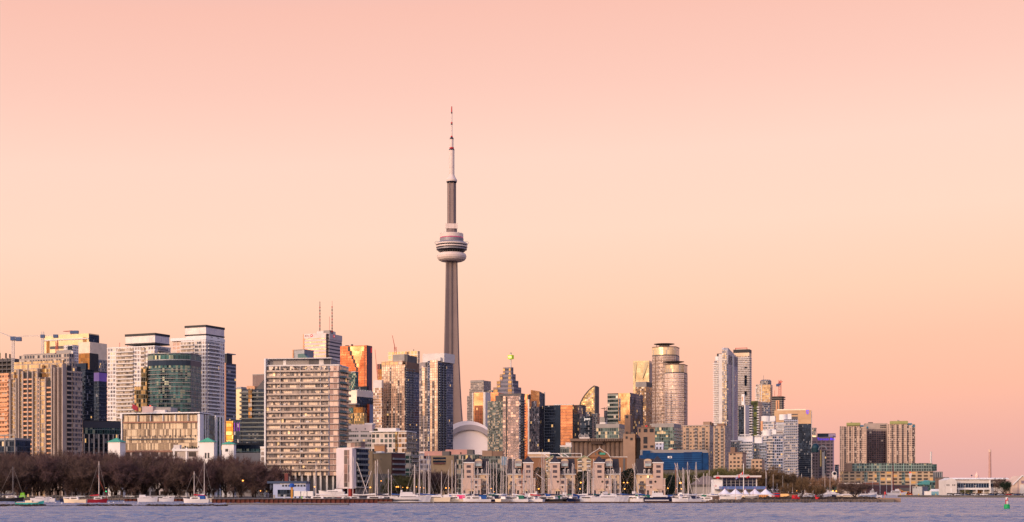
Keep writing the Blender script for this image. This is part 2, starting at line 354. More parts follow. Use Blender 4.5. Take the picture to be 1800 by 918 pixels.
m_cblue = mat('blue grey crane paint', S(70, 90, 125), 0.5, vary=0.08)
f_gold = fac('gold window wall in beige frame', wall=S(168, 152, 142), ga=S(235, 200, 145), gb=S(190, 160, 118), pw=1.6, fh=3.0, gu=0.05, gv=0.18, cur=0.16, curc=S(120, 104, 90), metal=0.8, rough=0.2, tilt=0.06)
f_beige = fac('beige grid wall', wall=S(172, 155, 142), ga=S(110, 112, 120), gb=S(62, 66, 76), pw=2.2, fh=3.0, gu=0.16, gv=0.38, cur=0.2, metal=0.7, rough=0.15)
f_dark = fac('dark blue glass wall', wall=S(58, 66, 80), ga=S(52, 68, 90), gb=S(28, 38, 54), pw=1.5, fh=3.0, gu=0.05, gv=0.14, cur=0.08, curc=S(110, 112, 118), lit=0.004, metal=0.8, rough=0.08)
f_teal = fac('teal glass wall', wall=S(92, 104, 108), ga=S(66, 112, 112), gb=S(30, 52, 60), pw=1.6, fh=3.0, gu=0.05, gv=0.12, cur=0.22, curc=S(120, 130, 110), lit=0.006, metal=0.75, rough=0.08, tilt=0.06)
f_white = fac('white panel wall with windows', wall=S(226, 221, 218), ga=S(190, 175, 165), gb=S(120, 120, 128), pw=2.6, fh=2.95, gu=0.14, gv=0.34, cur=0.25, curc=S(200, 185, 165), metal=0.7, rough=0.15)
f_cond = fac('grey condo window wall', wall=S(160, 156, 155), ga=S(108, 112, 120), gb=S(70, 76, 86), pw=1.3, fh=3.0, gu=0.07, gv=0.2, cur=0.3, curc=S(170, 155, 140), metal=0.7, rough=0.12, tilt=0.05)
f_slab = fac('slab condo window wall', wall=S(188, 174, 164), ga=S(186, 170, 160), gb=S(92, 88, 88), pw=1.15, fh=3.08, gu=0.05, gv=0.14, cur=0.5, curc=S(226, 204, 182), lit=0.012, metal=0.6, rough=0.15, tilt=0.06)
def crown(b, s0, s1, t0, t1, z0, z1, m=None):      # a light screen between two dark bands
    h = z1 - z0
    b.box('crown_screen', s0, s1, t0, t1, z0 + h * .12, z1 - h * .22, m or fac('crown glass screen', wall=S(225, 215, 205), ga=S(235, 225, 215), gb=S(215, 205, 205), pw=2.2, fh=3.5, gu=.03, gv=.05, cur=0, lit=0, metal=.65, rough=.2, tilt=.01))
    b.box('crown_band', s0 - .25, s1 + .25, t0 - .25, t1 + .25, z0, z0 + h * .12, m_black)
    b.box('crown_cap', s0 - .35, s1 + .35, t0 - .35, t1 + .35, z1 - h * .22, z1, m_black)
def simple(name, label, cat, x0, x1, x2, D, ytop, m, th=28.0, depth=None, roofm=None, roofh=1.2, group=None):
    b = Bld(name, label, cat, x0, x1, x2, D, th, depth, group)
    b.box('walls', 0, b.W, 0, b.L, GZ, b.z(ytop) - roofh, m)
    b.box('roof', -.2, b.W + .2, -.2, b.L + .2, b.z(ytop) - roofh, b.z(ytop), roofm or m_conc)
    return b
# ================================================================ far left
b = simple('apartment_tower', 'orange glowing apartment slab cut off by the left edge of the photo', 'apartment tower', -25, 15, None, 1250, 656, fac('sun coloured orange slab wall', wall=S(225, 165, 125), ga=S(205, 150, 115), gb=S(120, 90, 80), pw=3, fh=3.4, gu=.12, gv=.45, metal=.6), depth=20, roofm=m_orng)  # sunset orange is put into the wall and glass colours
b.repeat('balcony', 0, b.W, -1.4, -.05, 0, 1.1, m_orng, b.zpx(664, 800, 3.9))
b = Bld('unfinished_tower', 'bare concrete tower under construction behind the orange slab at the far left', 'building', -20, 19, None, 1700, 25, 22)
b.repeat('floor_slab', 0, b.W, 0, 22, 0, .9, m_dconc, b.zpx(628, 800, 4.6))
for k in range(6): b.box('column', b.W * k / 5 - .5, b.W * k / 5 + .5, .5, 1.5, GZ, b.z(629), m_dconc)
b.box('core', 4, b.W - 4, 6, 20, GZ, b.z(629), m_dconc)
for px, py in ((7, 620), (14, 622), (-4, 619)): b.tube('formwork_post', b.s(px), 3, b.z(629), b.z(py), 1.0, m_black)
# beige stepped tower
b = Bld('apartment_tower', 'big beige stepped apartment tower with gold windows behind the bare park trees', 'apartment tower', 15, 112, 131, 990, 25)
Zb = b.z
b.box('tower_core', b.s(24), b.W, 5, b.L, GZ, Zb(620), f_beige)
pen = b.box('penthouse', b.s(24), b.s(79), 9, 20, Zb(633), Zb(617), m_conc)
for px in (31, 38, 46, 62): b.box('fin', b.s(px) - .15, b.s(px) + .15, 8.7, 9, Zb(632), Zb(618), m_dconc, parent=pen)
b.box('penthouse', b.s(86), b.W, 7, b.L - 3, Zb(620) , Zb(613.5), m_conc)
bays = [(15, 20, 650, 2.5), (20, 30, 665, 0), (30, 35, 648, 2.0), (35, 68, 650, 0), (68, 71, 640, 1.5), (71, 82, 665, -.6), (82, 93, 660, 1.8), (93, 112, 641, 2.2)]
for x0, x1, yt, t in bays: b.box('window_bay', b.s(x0), b.s(x1), t, 6, GZ, Zb(yt), f_gold)
b.box('upper_storey', b.s(17), b.s(103), 4, 8, Zb(665), Zb(632), f_gold)
for px, yt in ((19.5, 663), (30, 662), (34.5, 646), (42, 650), (50.5, 650), (59, 650), (67.5, 646), (71, 662), (81.5, 662), (92.5, 640), (97, 646), (104, 646), (111.5, 640)):
    b.box('pier', b.s(px) - .4, b.s(px) + .4, -1.2, 2.5, GZ, Zb(yt), m_beige)
for x0, x1, y0 in ((43, 50, 652), (52, 58, 652), (26, 30, 668), (84, 92, 668), (67.9, 71, 654)):
    b.repeat('balcony', b.s(x0), b.s(x1), -1.0, .2, 0, 1.0, m_orng if x0 != 26 else m_beige, b.zpx(y0 + 6, 850, 3.0))
    b.box('balcony_recess', b.s(x0), b.s(x1), -.1, .5, GZ, Zb(y0), m_black)  # flat black strip stands in for the shade behind the balconies
for ta, tb in ((3, 7), (12, 16)): b.box('side_recess', b.W - .2, b.W + .12, ta, tb, GZ, Zb(642), m_black); b.repeat('balcony', b.W, b.W + 1, ta, tb, 0, 1.0, m_beige, b.zpx(646, 850, 3.0))  # black side strips: recess shade put in as colour
b.box('side_bay', b.W - 2, b.W + .8, 8, 11.5, GZ, Zb(634), f_beige)
b.box('side_bay', b.W - 2, b.W + .5, 17, b.L, GZ, Zb(650), f_beige)
# dark glass pair
b = Bld('glass_tower', 'dark blue glass condo tower right of the beige stepped tower', 'apartment tower', 127, 150, 165, 1300, 28)
b.box('walls', 0, b.W, 0, b.L, GZ, b.z(650), f_dark); b.box('penthouse', 2, b.W - 1, 2, b.L - 6, b.z(650), b.z(638), m_navyg)
b.box('roof', 0, b.W + .3, 0, b.L + .3, b.z(650), b.z(649), m_black)
b.repeat('balcony', b.s(139), b.s(149), -1.2, 0, 0, 1.0, m_drail, b.zpx(656, 745, 3.6)); b.repeat('balcony', b.W, b.W + 1.2, 5, b.L - 2, 0, 1.0, m_drail, b.zpx(656, 745, 3.6))
b = Bld('glass_tower', 'dark condo tower with a purple lit top floor', 'apartment tower', 160, 174, 188, 1450, 28)
b.box('walls', 0, b.W, 0, b.L, GZ, b.z(670), f_dark)
b.box('lit_crown', 0, b.W, 0, b.L, b.z(670), b.z(655), mat('purple lit glass', S(88, 78, 116), .3, .3, emit=(.35, .12, .9, 1), es=.13, vary=.3, scale=.1))
b.box('roof', -.3, b.W + .3, -.3, b.L + .3, b.z(655), b.z(653.5), m_black)
b.repeat('balcony', b.s(172), b.W + 1.2, -1.2, 0, 0, 1.0, m_drail, b.zpx(674, 745, 3.7)); b.repeat('balcony', b.W, b.W + 1.2, 1, b.L, 0, 1.0, m_drail, b.zpx(674, 745, 3.7))
# big pale building behind
f_pale = fac('pale gold screen wall', wall=S(232, 205, 160), ga=S(250, 225, 175), gb=S(235, 205, 150), pw=6, fh=5, gu=.02, gv=.03, cur=0, lit=0, metal=.35, rough=.5)
f_gld = fac('brown gold glass', wall=S(120, 90, 60), ga=S(180, 125, 65), gb=S(140, 98, 55), pw=3, fh=3.6, gu=.04, gv=.06, cur=.1, curc=S(140, 100, 60), lit=0, metal=.8, rough=.2)
b = Bld('office_tower', 'wide pale yellow office block with a slanting glass end behind the beige tower', 'office building', 77, 156, 174, 1900, 24)
b.box('walls', 0, b.W, 0, b.L, GZ, b.z(586), f_pale); b.box('glass_end', b.W, b.W + .4, 1, b.L, b.z(640), b.z(588), f_dark)
b.box('recess', b.s(88), b.s(112), -.3, 0, b.z(611), b.z(606), m_dconc); b.box('side_panel', b.s(82), b.s(87), -.4, 0, b.z(620), b.z(596), f_gld); b.box('side_panel', b.s(146), b.s(152), -.4, 0, b.z(601), b.z(593), f_gld)
b.box('parapet', -.5, b.W, -.8, 0, b.z(596), b.z(594), m_offw)
b = Bld('office_tower', 'pale stepped office block with brown gold glass corner', 'office building', 137, 158, 188, 1700, 24)
b.box('walls', 0, b.W, 0, b.L, GZ, b.z(601), mat('cream cladding', S(225, 205, 180), .6)); b.box('side_louvres', b.W, b.W + .4, 12, b.L, b.z(660), b.z(630), f_cond)
b.box('corner_glass', -1, b.W + .8, -1.5, 10, b.z(665), b.z(621), f_gld)
b.box('corner_end', b.W + .8, b.W + 1.2, -1.4, 13, b.z(665), b.z(621), m_black)  # black end plate: shaded side of the gold glass put in as colour
b = Bld('low_tower', 'small glazed rooftop block in front of the pale office block', 'building', 112, 128, 138, 1650, 24)
b.box('walls', 0, b.W, 0, b.L, GZ, b.z(606), f_white); b.box('window', b.s(119), b.s(125), -.3, 0, b.z(616), b.z(608), m_navyg); b.box('window', b.s(129, 0) - 3, b.W - .5, -.3, 0, b.z(616), b.z(608), m_navyg)
# cranes
def crane(label, px, ytop, D, ybase, jibs, m, cab=True, group='tower cranes on the skyline'):
    x = PX(px, D); r = thing('tower_crane', label, 'crane', (x, D, PZ(ybase, D)), group)
    off = (x, D, PZ(ybase, D)); w = 1.0 * D / 1500
    mb = MB(); z0, z1 = PZ(ybase, D), PZ(ytop, D)
    for sx_, sy_ in ((-1, -1), (1, -1), (1, 1), (-1, 1)): mb.tube((x + sx_ * w, D + sy_ * w, z0), (x + sx_ * w, D + sy_ * w, z1), .22 * w, n=4)
    k = 0; z = z0
    while z < z1 - 2 * w: mb.tube((x - w, D - w, z), (x + w, D - w, z + 2 * w), .16 * w, n=4); mb.tube((x + w, D + w, z), (x + w, D - w, z + 2 * w), .16 * w, n=4); z += 2 * w
    add('mast', mb.mesh('mast', m, off), r)
    for (ax, ay, bx_, by, th_) in jibs:
        a = (PX(ax, D), D, PZ(ay, D)); c = (PX(bx_, D), D - 3, PZ(by, D)); mb = MB()
        mb.tube(a, c, th_ * .3, n=4); up = Vector((0, 0, th_ * 1.6)); mb.tube(Vector(a) + up, c, th_ * .22, n=4)
        for q in range(8):
            p0 = Vector(a).lerp(Vector(c), q / 8); p1 = (Vector(a) + up).lerp(Vector(c), (q + .5) / 8); p2 = Vector(a).lerp(Vector(c), (q + 1) / 8); mb.tube(p0, p1, th_ * .13, n=3); mb.tube(p1, p2, th_ * .13, n=3)
        add('jib', mb.mesh('jib', m, off), r)
    if cab:
        j = jibs[0]; cx, cz = PX(j[0], D), PZ(j[1], D); mb = MB().box(cx - 2.2, cx + 2.2, D - 1.6, D + 1.6, cz - 2, cz + 1.6)
        add('cab', mb.mesh('cab', m_cblue, off), r)
    if len(jibs) > 1:
        j = jibs[1]; cx, cz = PX(j[2], D), PZ(j[3], D); mb = MB().box(cx - 2.5, cx + 2.5, D - 4, D, cz - 2.2, cz + 1.5)
        add('counterweight', mb.mesh('counterweight', m_cblue, off), r)
    return r
crane('white mast tower crane at the left edge with a blue cab', 23, 595, 1500, 660, [(23, 595, 0, 584, 1.0), (23, 595, 34, 596, 1.0)], m_offw)
crane('thin pale tower crane with a long level jib left of the pale office block', 75, 583, 1750, 640, [(75, 591, 20, 592, .8), (75, 591, 99, 591, 1.0)], m_offw)
crane('crane jib lying level on the roof of the pale yellow office block', 127, 583, 1850, 588, [(127, 584, 112, 583, 1.2), (127, 584, 135, 584, 1.2)], m_cred)
crane('reddish raised crane jib behind the beige stepped tower roof', 100, 600, 1200, 628, [(100, 613, 103, 599, 1.4)], m_cred, False)
# dark podium behind trees
b = Bld('low_building', 'dark glass podium with pale columns behind the bare trees', 'building', 120, 146, 214, 1010, 60)
b.box('walls', 0, b.W, 0, b.L, GZ, b.z(740), f_dark); b.box('fascia', -.3, b.W + .3, -.3, b.L, b.z(752), b.z(740), mat('charcoal panel', S(50, 54, 66), .4)); b.box('glass_band', b.W, b.W + .3, 0, b.L, b.z(763), b.z(752), f_teal)
for k in range(8): b.box('column', b.W + .5, b.W + 1.5, b.L * k / 8, b.L * k / 8 + .8, GZ, b.z(763), m_conc)
b.box('roof', -.4, b.W + .5, -.4, b.L, b.z(740), b.z(739), m_black)
b = simple('low_building', 'low slate grey terrace left of the dark glass podium at the left edge', 'building', -20, 26, None, 880, 770, f_dark, roofm=m_steel, depth=12)
b.box('pergola', b.s(0), b.s(31), -2, -1.4, b.z(766), b.z(764), m_conc)
for px in (12, 30): b.box('pergola_post', b.s(px), b.s(px) + .4, -2, -1.5, GZ, b.z(764), m_conc)
# white tower one
b = Bld('apartment_tower', 'white balconied apartment tower with a cream crown left of the teal round tower', 'apartment tower', 189, 272, 300, 1180, 25)
b.box('walls', 0, b.W, 0, b.L, GZ, b.z(608), f_white); b.box('roof_edge', -.2, b.W + .2, -.2, b.L + .2, b.z(609), b.z(607.5), m_white)
for x0, x1 in ((205, 235), (248, 256)): b.box('balcony_recess', b.s(x0), b.s(x1), -.25, 0, GZ, b.z(611), fac('balcony doors', wall=S(150, 140, 132), ga=S(200, 180, 155), gb=S(85, 80, 82), pw=1.6, fh=2.95, gu=.06, gv=.2, cur=.3, metal=.6))
b.repeat('balcony', b.s(205), b.s(236), -1.9, -.25, 0, 1.0, m_offw, b.zpx(611, 800, 2.97))
b.repeat('balcony', b.s(249), b.s(255), -.9, -.25, 0, 1.0, m_offw, b.zpx(611, 700, 2.97))
b.box('side_recess', b.W, b.W + .2, 4, b.L - 4, GZ, b.z(609), f_cond); b.repeat('balcony', b.W + .2, b.W + 1.6, 4, b.L - 3, 0, 1.0, m_conc, b.zpx(610, 700, 2.97))
crown(b, b.s(219), b.W - .5, 1, b.L - 1, b.z(604), b.z(585))
for px in (203, 217): b.tube('roof_davit', b.s(px), 5, b.z(607), b.z(598), .25, m_cred)
# white tower two
b = Bld('apartment_tower', 'tallest white balconied apartment tower with a cream crown right of the teal round tower', 'apartment tower', 300, 362, 395, 1230, 25)
b.box('walls', b.s(318), b.W, 0, b.L, GZ, b.z(597), f_white); b.box('wing', 0, b.s(318), 2, b.L - 2, GZ, b.z(597), fac('sun coloured pink panel wall', wall=S(225, 205, 195), ga=S(205, 170, 150), pw=4, fh=2.95, gu=.12, gv=.3, metal=.5))  # wing: pink sunlight put into the panel colour
b.box('roof_edge', 0, b.W + .2, -.2, b.L + .2, b.z(597), b.z(592), m_white)
b.box('balcony_recess', b.s(318), b.s(341), -.2, 0, GZ, b.z(600), MATS['balcony doors']); b.repeat('balcony', b.s(318), b.s(341), -1.6, -.2, 0, 1.0, m_offw, b.zpx(600, 800, 2.97))
b.box('window_strip', b.s(342.5), b.s(347.5), -.12, 0, GZ, b.z(599), fac('dark window strip', wall=S(205, 198, 192), ga=S(55, 58, 68), pw=2.1, fh=2.95, gu=.06, gv=.4, metal=.6))
b.box('window_strip', b.s(349.5), b.s(354), -.12, 0, GZ, b.z(599), MATS['dark window strip'])
b.box('side_recess', b.W, b.W + .2, 2, b.t(385), GZ, b.z(600), f_cond); b.repeat('balcony', b.W + .2, b.W + 1.6, 2, b.t(385), 0, 1.0, m_white, b.zpx(600, 800, 2.97))
b.box('upper_block', b.s(326), b.W - .3, .5, b.L - .5, b.z(597), b.z(588), m_white)
for px in (372, 384): b.box('window', b.W - .2, b.W + .1, b.t(px) - 1.3, b.t(px) + 1.3, b.z(598), b.z(591), m_black)
crown(b, b.s(325), b.W - .2, .3, b.L - .3, b.z(589), b.z(571))
# teal round tower
b = Bld('apartment_tower', 'teal glass apartment tower with a curved front between the two white towers', 'apartment tower', 255, 331, None, 1070, 12, depth=22)
cur_ = [(b.W * k / 12, 5 * (abs(k - 6) / 6) ** 2.2 - 1) for k in range(13)]
b.poly('walls', cur_ + [(b.W, 22), (0, 22)], GZ, b.z(622), f_teal)
b.poly('dark_band', [(s, t - .15) for s, t in cur_] + [(b.W + .1, 22), (-.1, 22)], b.z(642), b.z(633), m_navyg)
for yy in (620, 631.5): b.poly('cornice', [(s, t - .7) for s, t in cur_] + [(b.W + .3, 22), (-.3, 22)], b.z(yy + 1.2), b.z(yy), m_steel)
b.repeat('floor_edge', 0, 0, 0, 0, 0, .45, m_conc, b.zpx(643, 800, 2.95), shape=[(s, t - .45) for s, t in cur_] + [(b.W + .2, 22), (-.2, 22)])
b.box('low_wing', b.s(236, 3), .5, 3, 18, GZ, b.z(678), fac('gold green glass', wall=S(130, 120, 100), ga=S(185, 155, 95), gb=S(60, 66, 60), pw=1.6, fh=3, gu=.07, gv=.16, cur=.3, curc=S(190, 150, 90), metal=.7, tilt=.06))
b.box('low_wing', b.s(248, 2), .2, 2, 16, GZ, b.z(644), MATS['gold green glass'])
b.tube('roof_mast', 4, 8, b.z(620), b.z(618), 1.2, m_steel)
# striped dark tower right of white tower two
b = Bld('glass_tower', 'slim dark striped glass tower with a flat canopy beside the tallest white tower', 'apartment tower', 382, 396, 415, 1330, 25)
b.box('walls', 0, b.W, 0, b.L, GZ, b.z(638), fac('striped glass', wall=S(140, 140, 152), ga=S(70, 76, 92), gb=S(40, 46, 60), pw=2, fh=3.2, gu=.02, gv=.42, cur=.05, metal=.8))
b.box('sun_painted_corner', b.W - 1, b.W + .3, -.3, 1, GZ, b.z(638), m_orng)  # orange corner strip: sunlight put in as colour
b.box('penthouse', 0, b.W + .1, 2, b.t(408), b.z(638), b.z(622), m_black); b.box('canopy', -1, b.W + 1, 1, b.t(413), b.z(622), b.z(620.5), m_steel)
b = simple('low_building', 'low block glowing yellow in the gap right of the slim striped tower', 'building', 414, 424, 434, 1600, 682, f_pale, depth=18)
b.box('penthouse', 1, b.W - 1, 1, 10, b.z(682), b.z(680), m_steel)
# block with sunset orange put into its windows, with purple strips
b = Bld('glass_tower', 'small dark block with a patch of windows mirroring fiery orange', 'building', 396, 424, 428, 1200, 20)
b.box('walls', 0, b.W, 0, b.L, GZ, b.z(738), f_dark)
b.box('mirror_bay', b.s(398), b.s(410), -.4, 0, b.z(776), b.z(740), fac('sunset tinted mirror glass', wall=S(160, 80, 30), ga=S(255, 170, 70), gb=S(255, 205, 120), pw=5, fh=3.2, gu=.02, gv=.12, cur=0, metal=.95, rough=.15, tilt=.05))  # orange of the sunset reflection is put into the glass tint
for px in (412, 416.5, 420.5): b.box('purple_lamp_strip', b.s(px), b.s(px) + .35, -.3, 0, b.z(758), b.z(743), mat('purple lamp', S(120, 30, 150), .4, emit=(.6, .05, .9, 1), es=.4, vary=0))
# dark curved balconies
b = Bld('apartment_tower', 'dark apartment block with rounded wraparound balconies left of the wide slab block', 'apartment tower', 424, 470, None, 1080, 10, depth=20)
ar = [(-.5, 3), (0, 1), (1.2, 0), (b.W, 0), (b.W, 20), (0, 20)]
b.poly('walls', ar, GZ, b.z(684), f_dark)
b.repeat('balcony', 0, 0, 0, 0, 0, 1.0, mat('grey green balcony', S(105, 108, 104), .5), b.zpx(684, 800, 3.0), shape=[(-2, 3), (-1.4, .2), (.6, -1.4), (b.W, -1.6), (b.W, 5), (-1, 6)])
b.box('sunset_bay', b.s(438), b.s(444), -1.7, -.1, b.z(735), b.z(683), fac('sun coloured gold bay', wall=S(120, 100, 80), ga=S(240, 180, 100), gb=S(80, 70, 60), pw=1.4, fh=3, gu=.05, gv=.3, cur=.2, metal=.8))  # this bay has the sunset gold put into its glass colour
b.box('roof_room', b.s(432), b.s(446), 2, 8, b.z(684), b.z(678), m_orng)
b.poly('sloped_roof', [(b.s(446), 3), (b.W, 3), (b.W, 15), (b.s(446), 15)], b.z(684), b.z(667), m_dconc, top=[(b.s(461), 3), (b.W, 3), (b.W, 15), (b.s(461), 15)])
b = simple('office_tower', 'pale ribbed rooftop behind the rounded dark balconies', 'office building', 444, 471, None, 1800, 657, fac('ribbed panel', wall=S(165, 140, 130), ga=S(120, 100, 98), pw=1.6, fh=30, gu=.2, gv=.02, metal=.1, lit=0, cur=0), depth=20)
b = simple('office_tower', 'curved blue roofed office block poking up behind the wide slab block', 'office building', 515, 535, 545, 2100, 614, m_steel, depth=22)
b.poly('glass_wedge', [(b.s(525), -2), (b.s(552), -2), (b.s(552), 5), (b.s(525), 5)], b.z(640), b.z(622), m_trail, top=[(b.s(525), -2), (b.s(535), -2), (b.s(535), 5), (b.s(525), 5)])
b.box('sun_painted_end', -.3, 1.5, -1, 6, b.z(650), b.z(614), m_orng)  # orange end box paints the sunlight on this end
# ================================================================ loft block with green-roofed pavilions
b = Bld('loft_building', 'long loft block with tan glass penthouses above a white base', 'apartment building', 214, 352, 368, 930, 12, depth=22)
f_loft = fac('tan loft glazing', wall=S(150, 128, 110), ga=S(150, 132, 108), gb=S(98, 84, 70), pw=1.0, fh=4.2, gu=.06, gv=.09, cur=.42, curc=S(196, 176, 146), lit=.004, metal=.4, rough=.25, tilt=.05)
b.box('glass_storeys', .8, b.W - 1, 0, 20, b.z(800), b.z(729), f_loft)
fr = b.box('white_frame', -.6, b.W + .2, -1.2, 20, b.z(726.5), b.z(724.5), m_white); b.box('frame_post', -.6, .8, -1.2, 1, b.z(735), b.z(726.5), m_white, parent=fr); b.box('frame_post', 0, .6, -1.0, 1, b.z(800), b.z(735), m_white, parent=fr)
b.box('fin_wall', b.W - 1.2, b.W + .3, -1.2, 4, b.z(800), b.z(728), m_white)
for px in (357, 361, 365): b.box('fin_wall', b.W, b.W + .3, b.t(px) - .4, b.t(px) + .4, b.z(800), b.z(728), m_white)
b.box('side_glass', b.W - .3, b.W + .05, 4, b.L, b.z(800), b.z(728), f_teal)
b.box('terrace_rail', 1, b.W - 1, -1.2, -1.0, b.z(743), b.z(740.5), mat('rusty terrace rail', S(150, 105, 85), .6))
b.box('terrace_rail', b.s(224), b.s(342), -1.3, -1.0, b.z(772.5), b.z(770.5), m_dconc)
for px in (243, 265, 287, 309, 331): b.box('terrace_screen', b.s(px), b.s(px) + .3, -1, 1, b.z(740), b.z(729), m_white)
b.grid('window', 'f', b.s(242), b.s(348), b.z(769), b.z(764), 12, 1, .22, .8, m_black)
b.box('lift_house', b.s(242), b.s(261), 6, 14, b.z(724), b.z(712), mat('pinkish render', S(176, 155, 150), .8)); b.box('plant_room', b.s(261), b.s(290), 8, 18, b.z(724), b.z(714), m_conc); b.box('plant_room', b.s(265), b.s(284), 5, 8, b.z(724), b.z(719), m_offw)
b.tube('flue', b.s(266), 4, b.z(724), b.z(721), .5, m_offw)
b.tube('warning_lamp', b.s(254), 8, b.z(712), b.z(710.5), .5, mat('red lamp', S(255, 40, 30), .4, emit=(1, .05, .03, 1), es=1.5, vary=0))
# red roof sign on the lift house, angled, lettering on it
sg = thing('roof_sign', 'slanted dark red rooftop letter sign on the tan loft block', 'sign', (PX(235, 925), 925, PZ(724, 925)))
mb = MB(); w_ = 14 * 925 / F
mb.quad([(-w_ / 2, 6, 2.2), (w_ / 2, 0, .2), (w_ / 2, 0, 3.2), (-w_ / 2, 6, 5.2)]); mb.quad([(-w_ / 2, 6.3, 2.2), (-w_ / 2, 6.3, 5.2), (w_ / 2, .3, 3.2), (w_ / 2, .3, .2)])
mb.quad([(-w_ / 2, 6, 5.2), (w_ / 2, 0, 3.2), (w_ / 2, .3, 3.2), (-w_ / 2, 6.3, 5.2)]); mb.quad([(-w_ / 2, 6, 2.2), (-w_ / 2, 6.3, 2.2), (w_ / 2, .3, .2), (w_ / 2, 0, .2)])
add('sign_board', mb.mesh('sign_board', mat('dark red sign', S(140, 22, 48), .5)), sg); mb = MB().tube((0, 3, 0), (0, 3, 2), .15); mb.tube((1.6, 1, -1), (1.6, 1, 1.2), .15); add('frame', mb.mesh('frame', m_black), sg)
# second white framed block at right
b = Bld('apartment_building', 'white framed glass block right of the tan loft block', 'apartment building', 367, 379, 392, 960, 25)
b.box('walls', 0, b.W, 0, b.L, GZ, b.z(733), f_teal); b.box('roof_frame', -.3, b.W + .4, -.6, b.L, b.z(733), b.z(731), m_white)
for px in (380, 386, 391): b.box('fin_wall', b.W, b.W + .5, b.t(px) - .6, b.t(px) + .6, GZ, b.z(733), m_white)
b.box('fin_wall', b.W - .8, b.W + .1, -.6, .5, GZ, b.z(733), m_white)
# white podium with grid and three pavilions
b = Bld('podium_building', 'white gridded podium under the tan loft block seen through bare trees', 'building', 214, 356, None, 905, 3, depth=18)
b.box('walls', 0, b.W, 0, 18, GZ, b.z(792), fac('white podium windows', wall=S(205, 192, 186), ga=S(105, 95, 88), gb=S(80, 74, 70), pw=5.6, fh=4.6, gu=.1, gv=.4, cur=.3, metal=.4))
for px in (306, 328, 350): b.box('pier', b.s(px) - .5, b.s(px) + .5, -.6, 0, GZ, b.z(787), m_white)
b.box('cornice', b.s(303), b.W, -.8, 0, b.z(793), b.z(789), m_white); b.box('terrace_room', b.s(305), b.s(316), 0, 4, b.z(789), b.z(782), m_offw)
b.box('cornice', b.s(216), b.s(303), -.5, 0, b.z(795), b.z(792), mat('rusty cornice', S(150, 110, 92), .8))
for px in range(320, 352, 4): b.box('roof_planting', b.s(px), b.s(px) + .8, .5, 1.3, b.z(789), b.z(784 + (px % 3)), mat('dark shrub green', S(50, 54, 44), .9))
def pavilion(label, x0, x1, x2, D, ywall, yapex, wins):
    b = Bld('pavilion', label, 'building', x0, x1, x2, D, 20, depth=None if x2 else 5.5, group='white pavilions with green roofs')
    b.box('walls', 0, b.W, 0, b.L, GZ, b.z(ywall), m_white)
    z0, z1 = b.z(ywall), b.z(yapex); mb = MB(); c = b.P(b.W / 2, b.L / 2)
    e = [b.P(-.6, -.6), b.P(b.W + .6, -.6), b.P(b.W + .6, b.L + .6), b.P(-.6, b.L + .6)]
    for i in range(4): mb.quad([(*e[i], z0), (*e[(i + 1) % 4], z0), (c[0], c[1], z1)])
    mb.quad([(*p, z0) for p in reversed(e)])
    add('roof', mb.mesh('roof', m_roofg, b.off), b.root)
    for (a, c_, y0, y1) in wins: b.box('window', b.s(a), b.s(c_), -.1, .2, b.z(y1), b.z(y0), m_black)
    return b
pavilion('white pavilion with a green pyramid roof left of the tan loft block', 190, 211, None, 890, 777, 769, [(198, 202, 796, 806)])
pavilion('white pavilion with a green pyramid roof in front of the loft block corner', 350, 376, 380, 880, 777, 769, [(360, 363, 796, 806), (365, 368, 796, 806)])
pavilion('grey white pavilion with a green roof and small square windows', 390, 411, 415, 900, 781, 775, [(396, 401, 789, 794), (403, 407, 802, 809)])
b = simple('low_building', 'low slate blue glass block behind the trees left of the wide slab block', 'building', 408, 470, None, 990, 779, m_navyg, th=6, roofm=m_black, depth=14)
b.box('glass_band', 0, b.W, -.2, 0, b.z(795), b.z(789), f_teal); b.box('grey_wall', 0, b.W, -.2, 0, GZ, b.z(796), m_conc)
b = simple('low_building', 'small pinkish framed block against the left side of the wide slab block', 'building', 458, 468, None, 860, 785, f_white, th=8, depth=8, roofm=m_white)
# ================================================================ wide slab block
b = Bld('apartment_block', 'wide tan slab block with rows of balconies and a flat canopy roof', 'apartment building', 469, 596, 608, 815, 8, depth=20)
b.box('walls', 0, b.W, 0, b.L, b.z(836), b.z(643), f_slab)
b.box('ground_storey', 1, b.W - 1, 2, b.L, GZ, b.z(836), m_dconc)
for px in range(474, 597, 11): b.box('column', b.s(px), b.s(px) + .9, .1, 1.1, GZ, b.z(836), m_offw)
b.box('end_fin', -.9, -.1, -1.8, 6, GZ + 8, b.z(629), m_white)
zs = b.zpx(643, 836, 3.08)
for x0, x1 in ((470, 494), (494, 529), (529, 565), (565, 580)):
    b.repeat('balcony', b.s(x0) + .15, b.s(x1) - .15, -1.6, 0, 0, .95, mat('tan glass railing', S(170, 154, 142), .3, .25, vary=.2, scale=.9), [z for z in zs])
mb_slab = mat('dark slab edge', S(92, 82, 78), .8)
b.repeat('floor_slab', -.1, b.W + .1, -1.75, 0, 0, .32, mb_slab, [z - .3 for z in zs])
for x0 in (494, 529, 565): b.box('party_screen', b.s(x0) - .1, b.s(x0) + .1, -1.5, 0, b.z(836), b.z(644), m_offw)
b.box('window_column', b.s(580), b.W, -1.2, 0, b.z(836), b.z(644), fac('pink window column', wall=S(196, 176, 166), ga=S(200, 165, 148), gb=S(168, 140, 130), pw=2.2, fh=3.08, gu=.06, gv=.12, cur=.5, curc=S(215, 185, 165), metal=.5, rough=.2, tilt=.04))
b.box('window_strip', b.s(578), b.s(580.5), -1.3, 0, b.z(836), b.z(644), fac('blue window strip', wall=S(150, 150, 165), ga=S(120, 128, 150), pw=.9, fh=3.08, gu=.1, gv=.15, metal=.7))
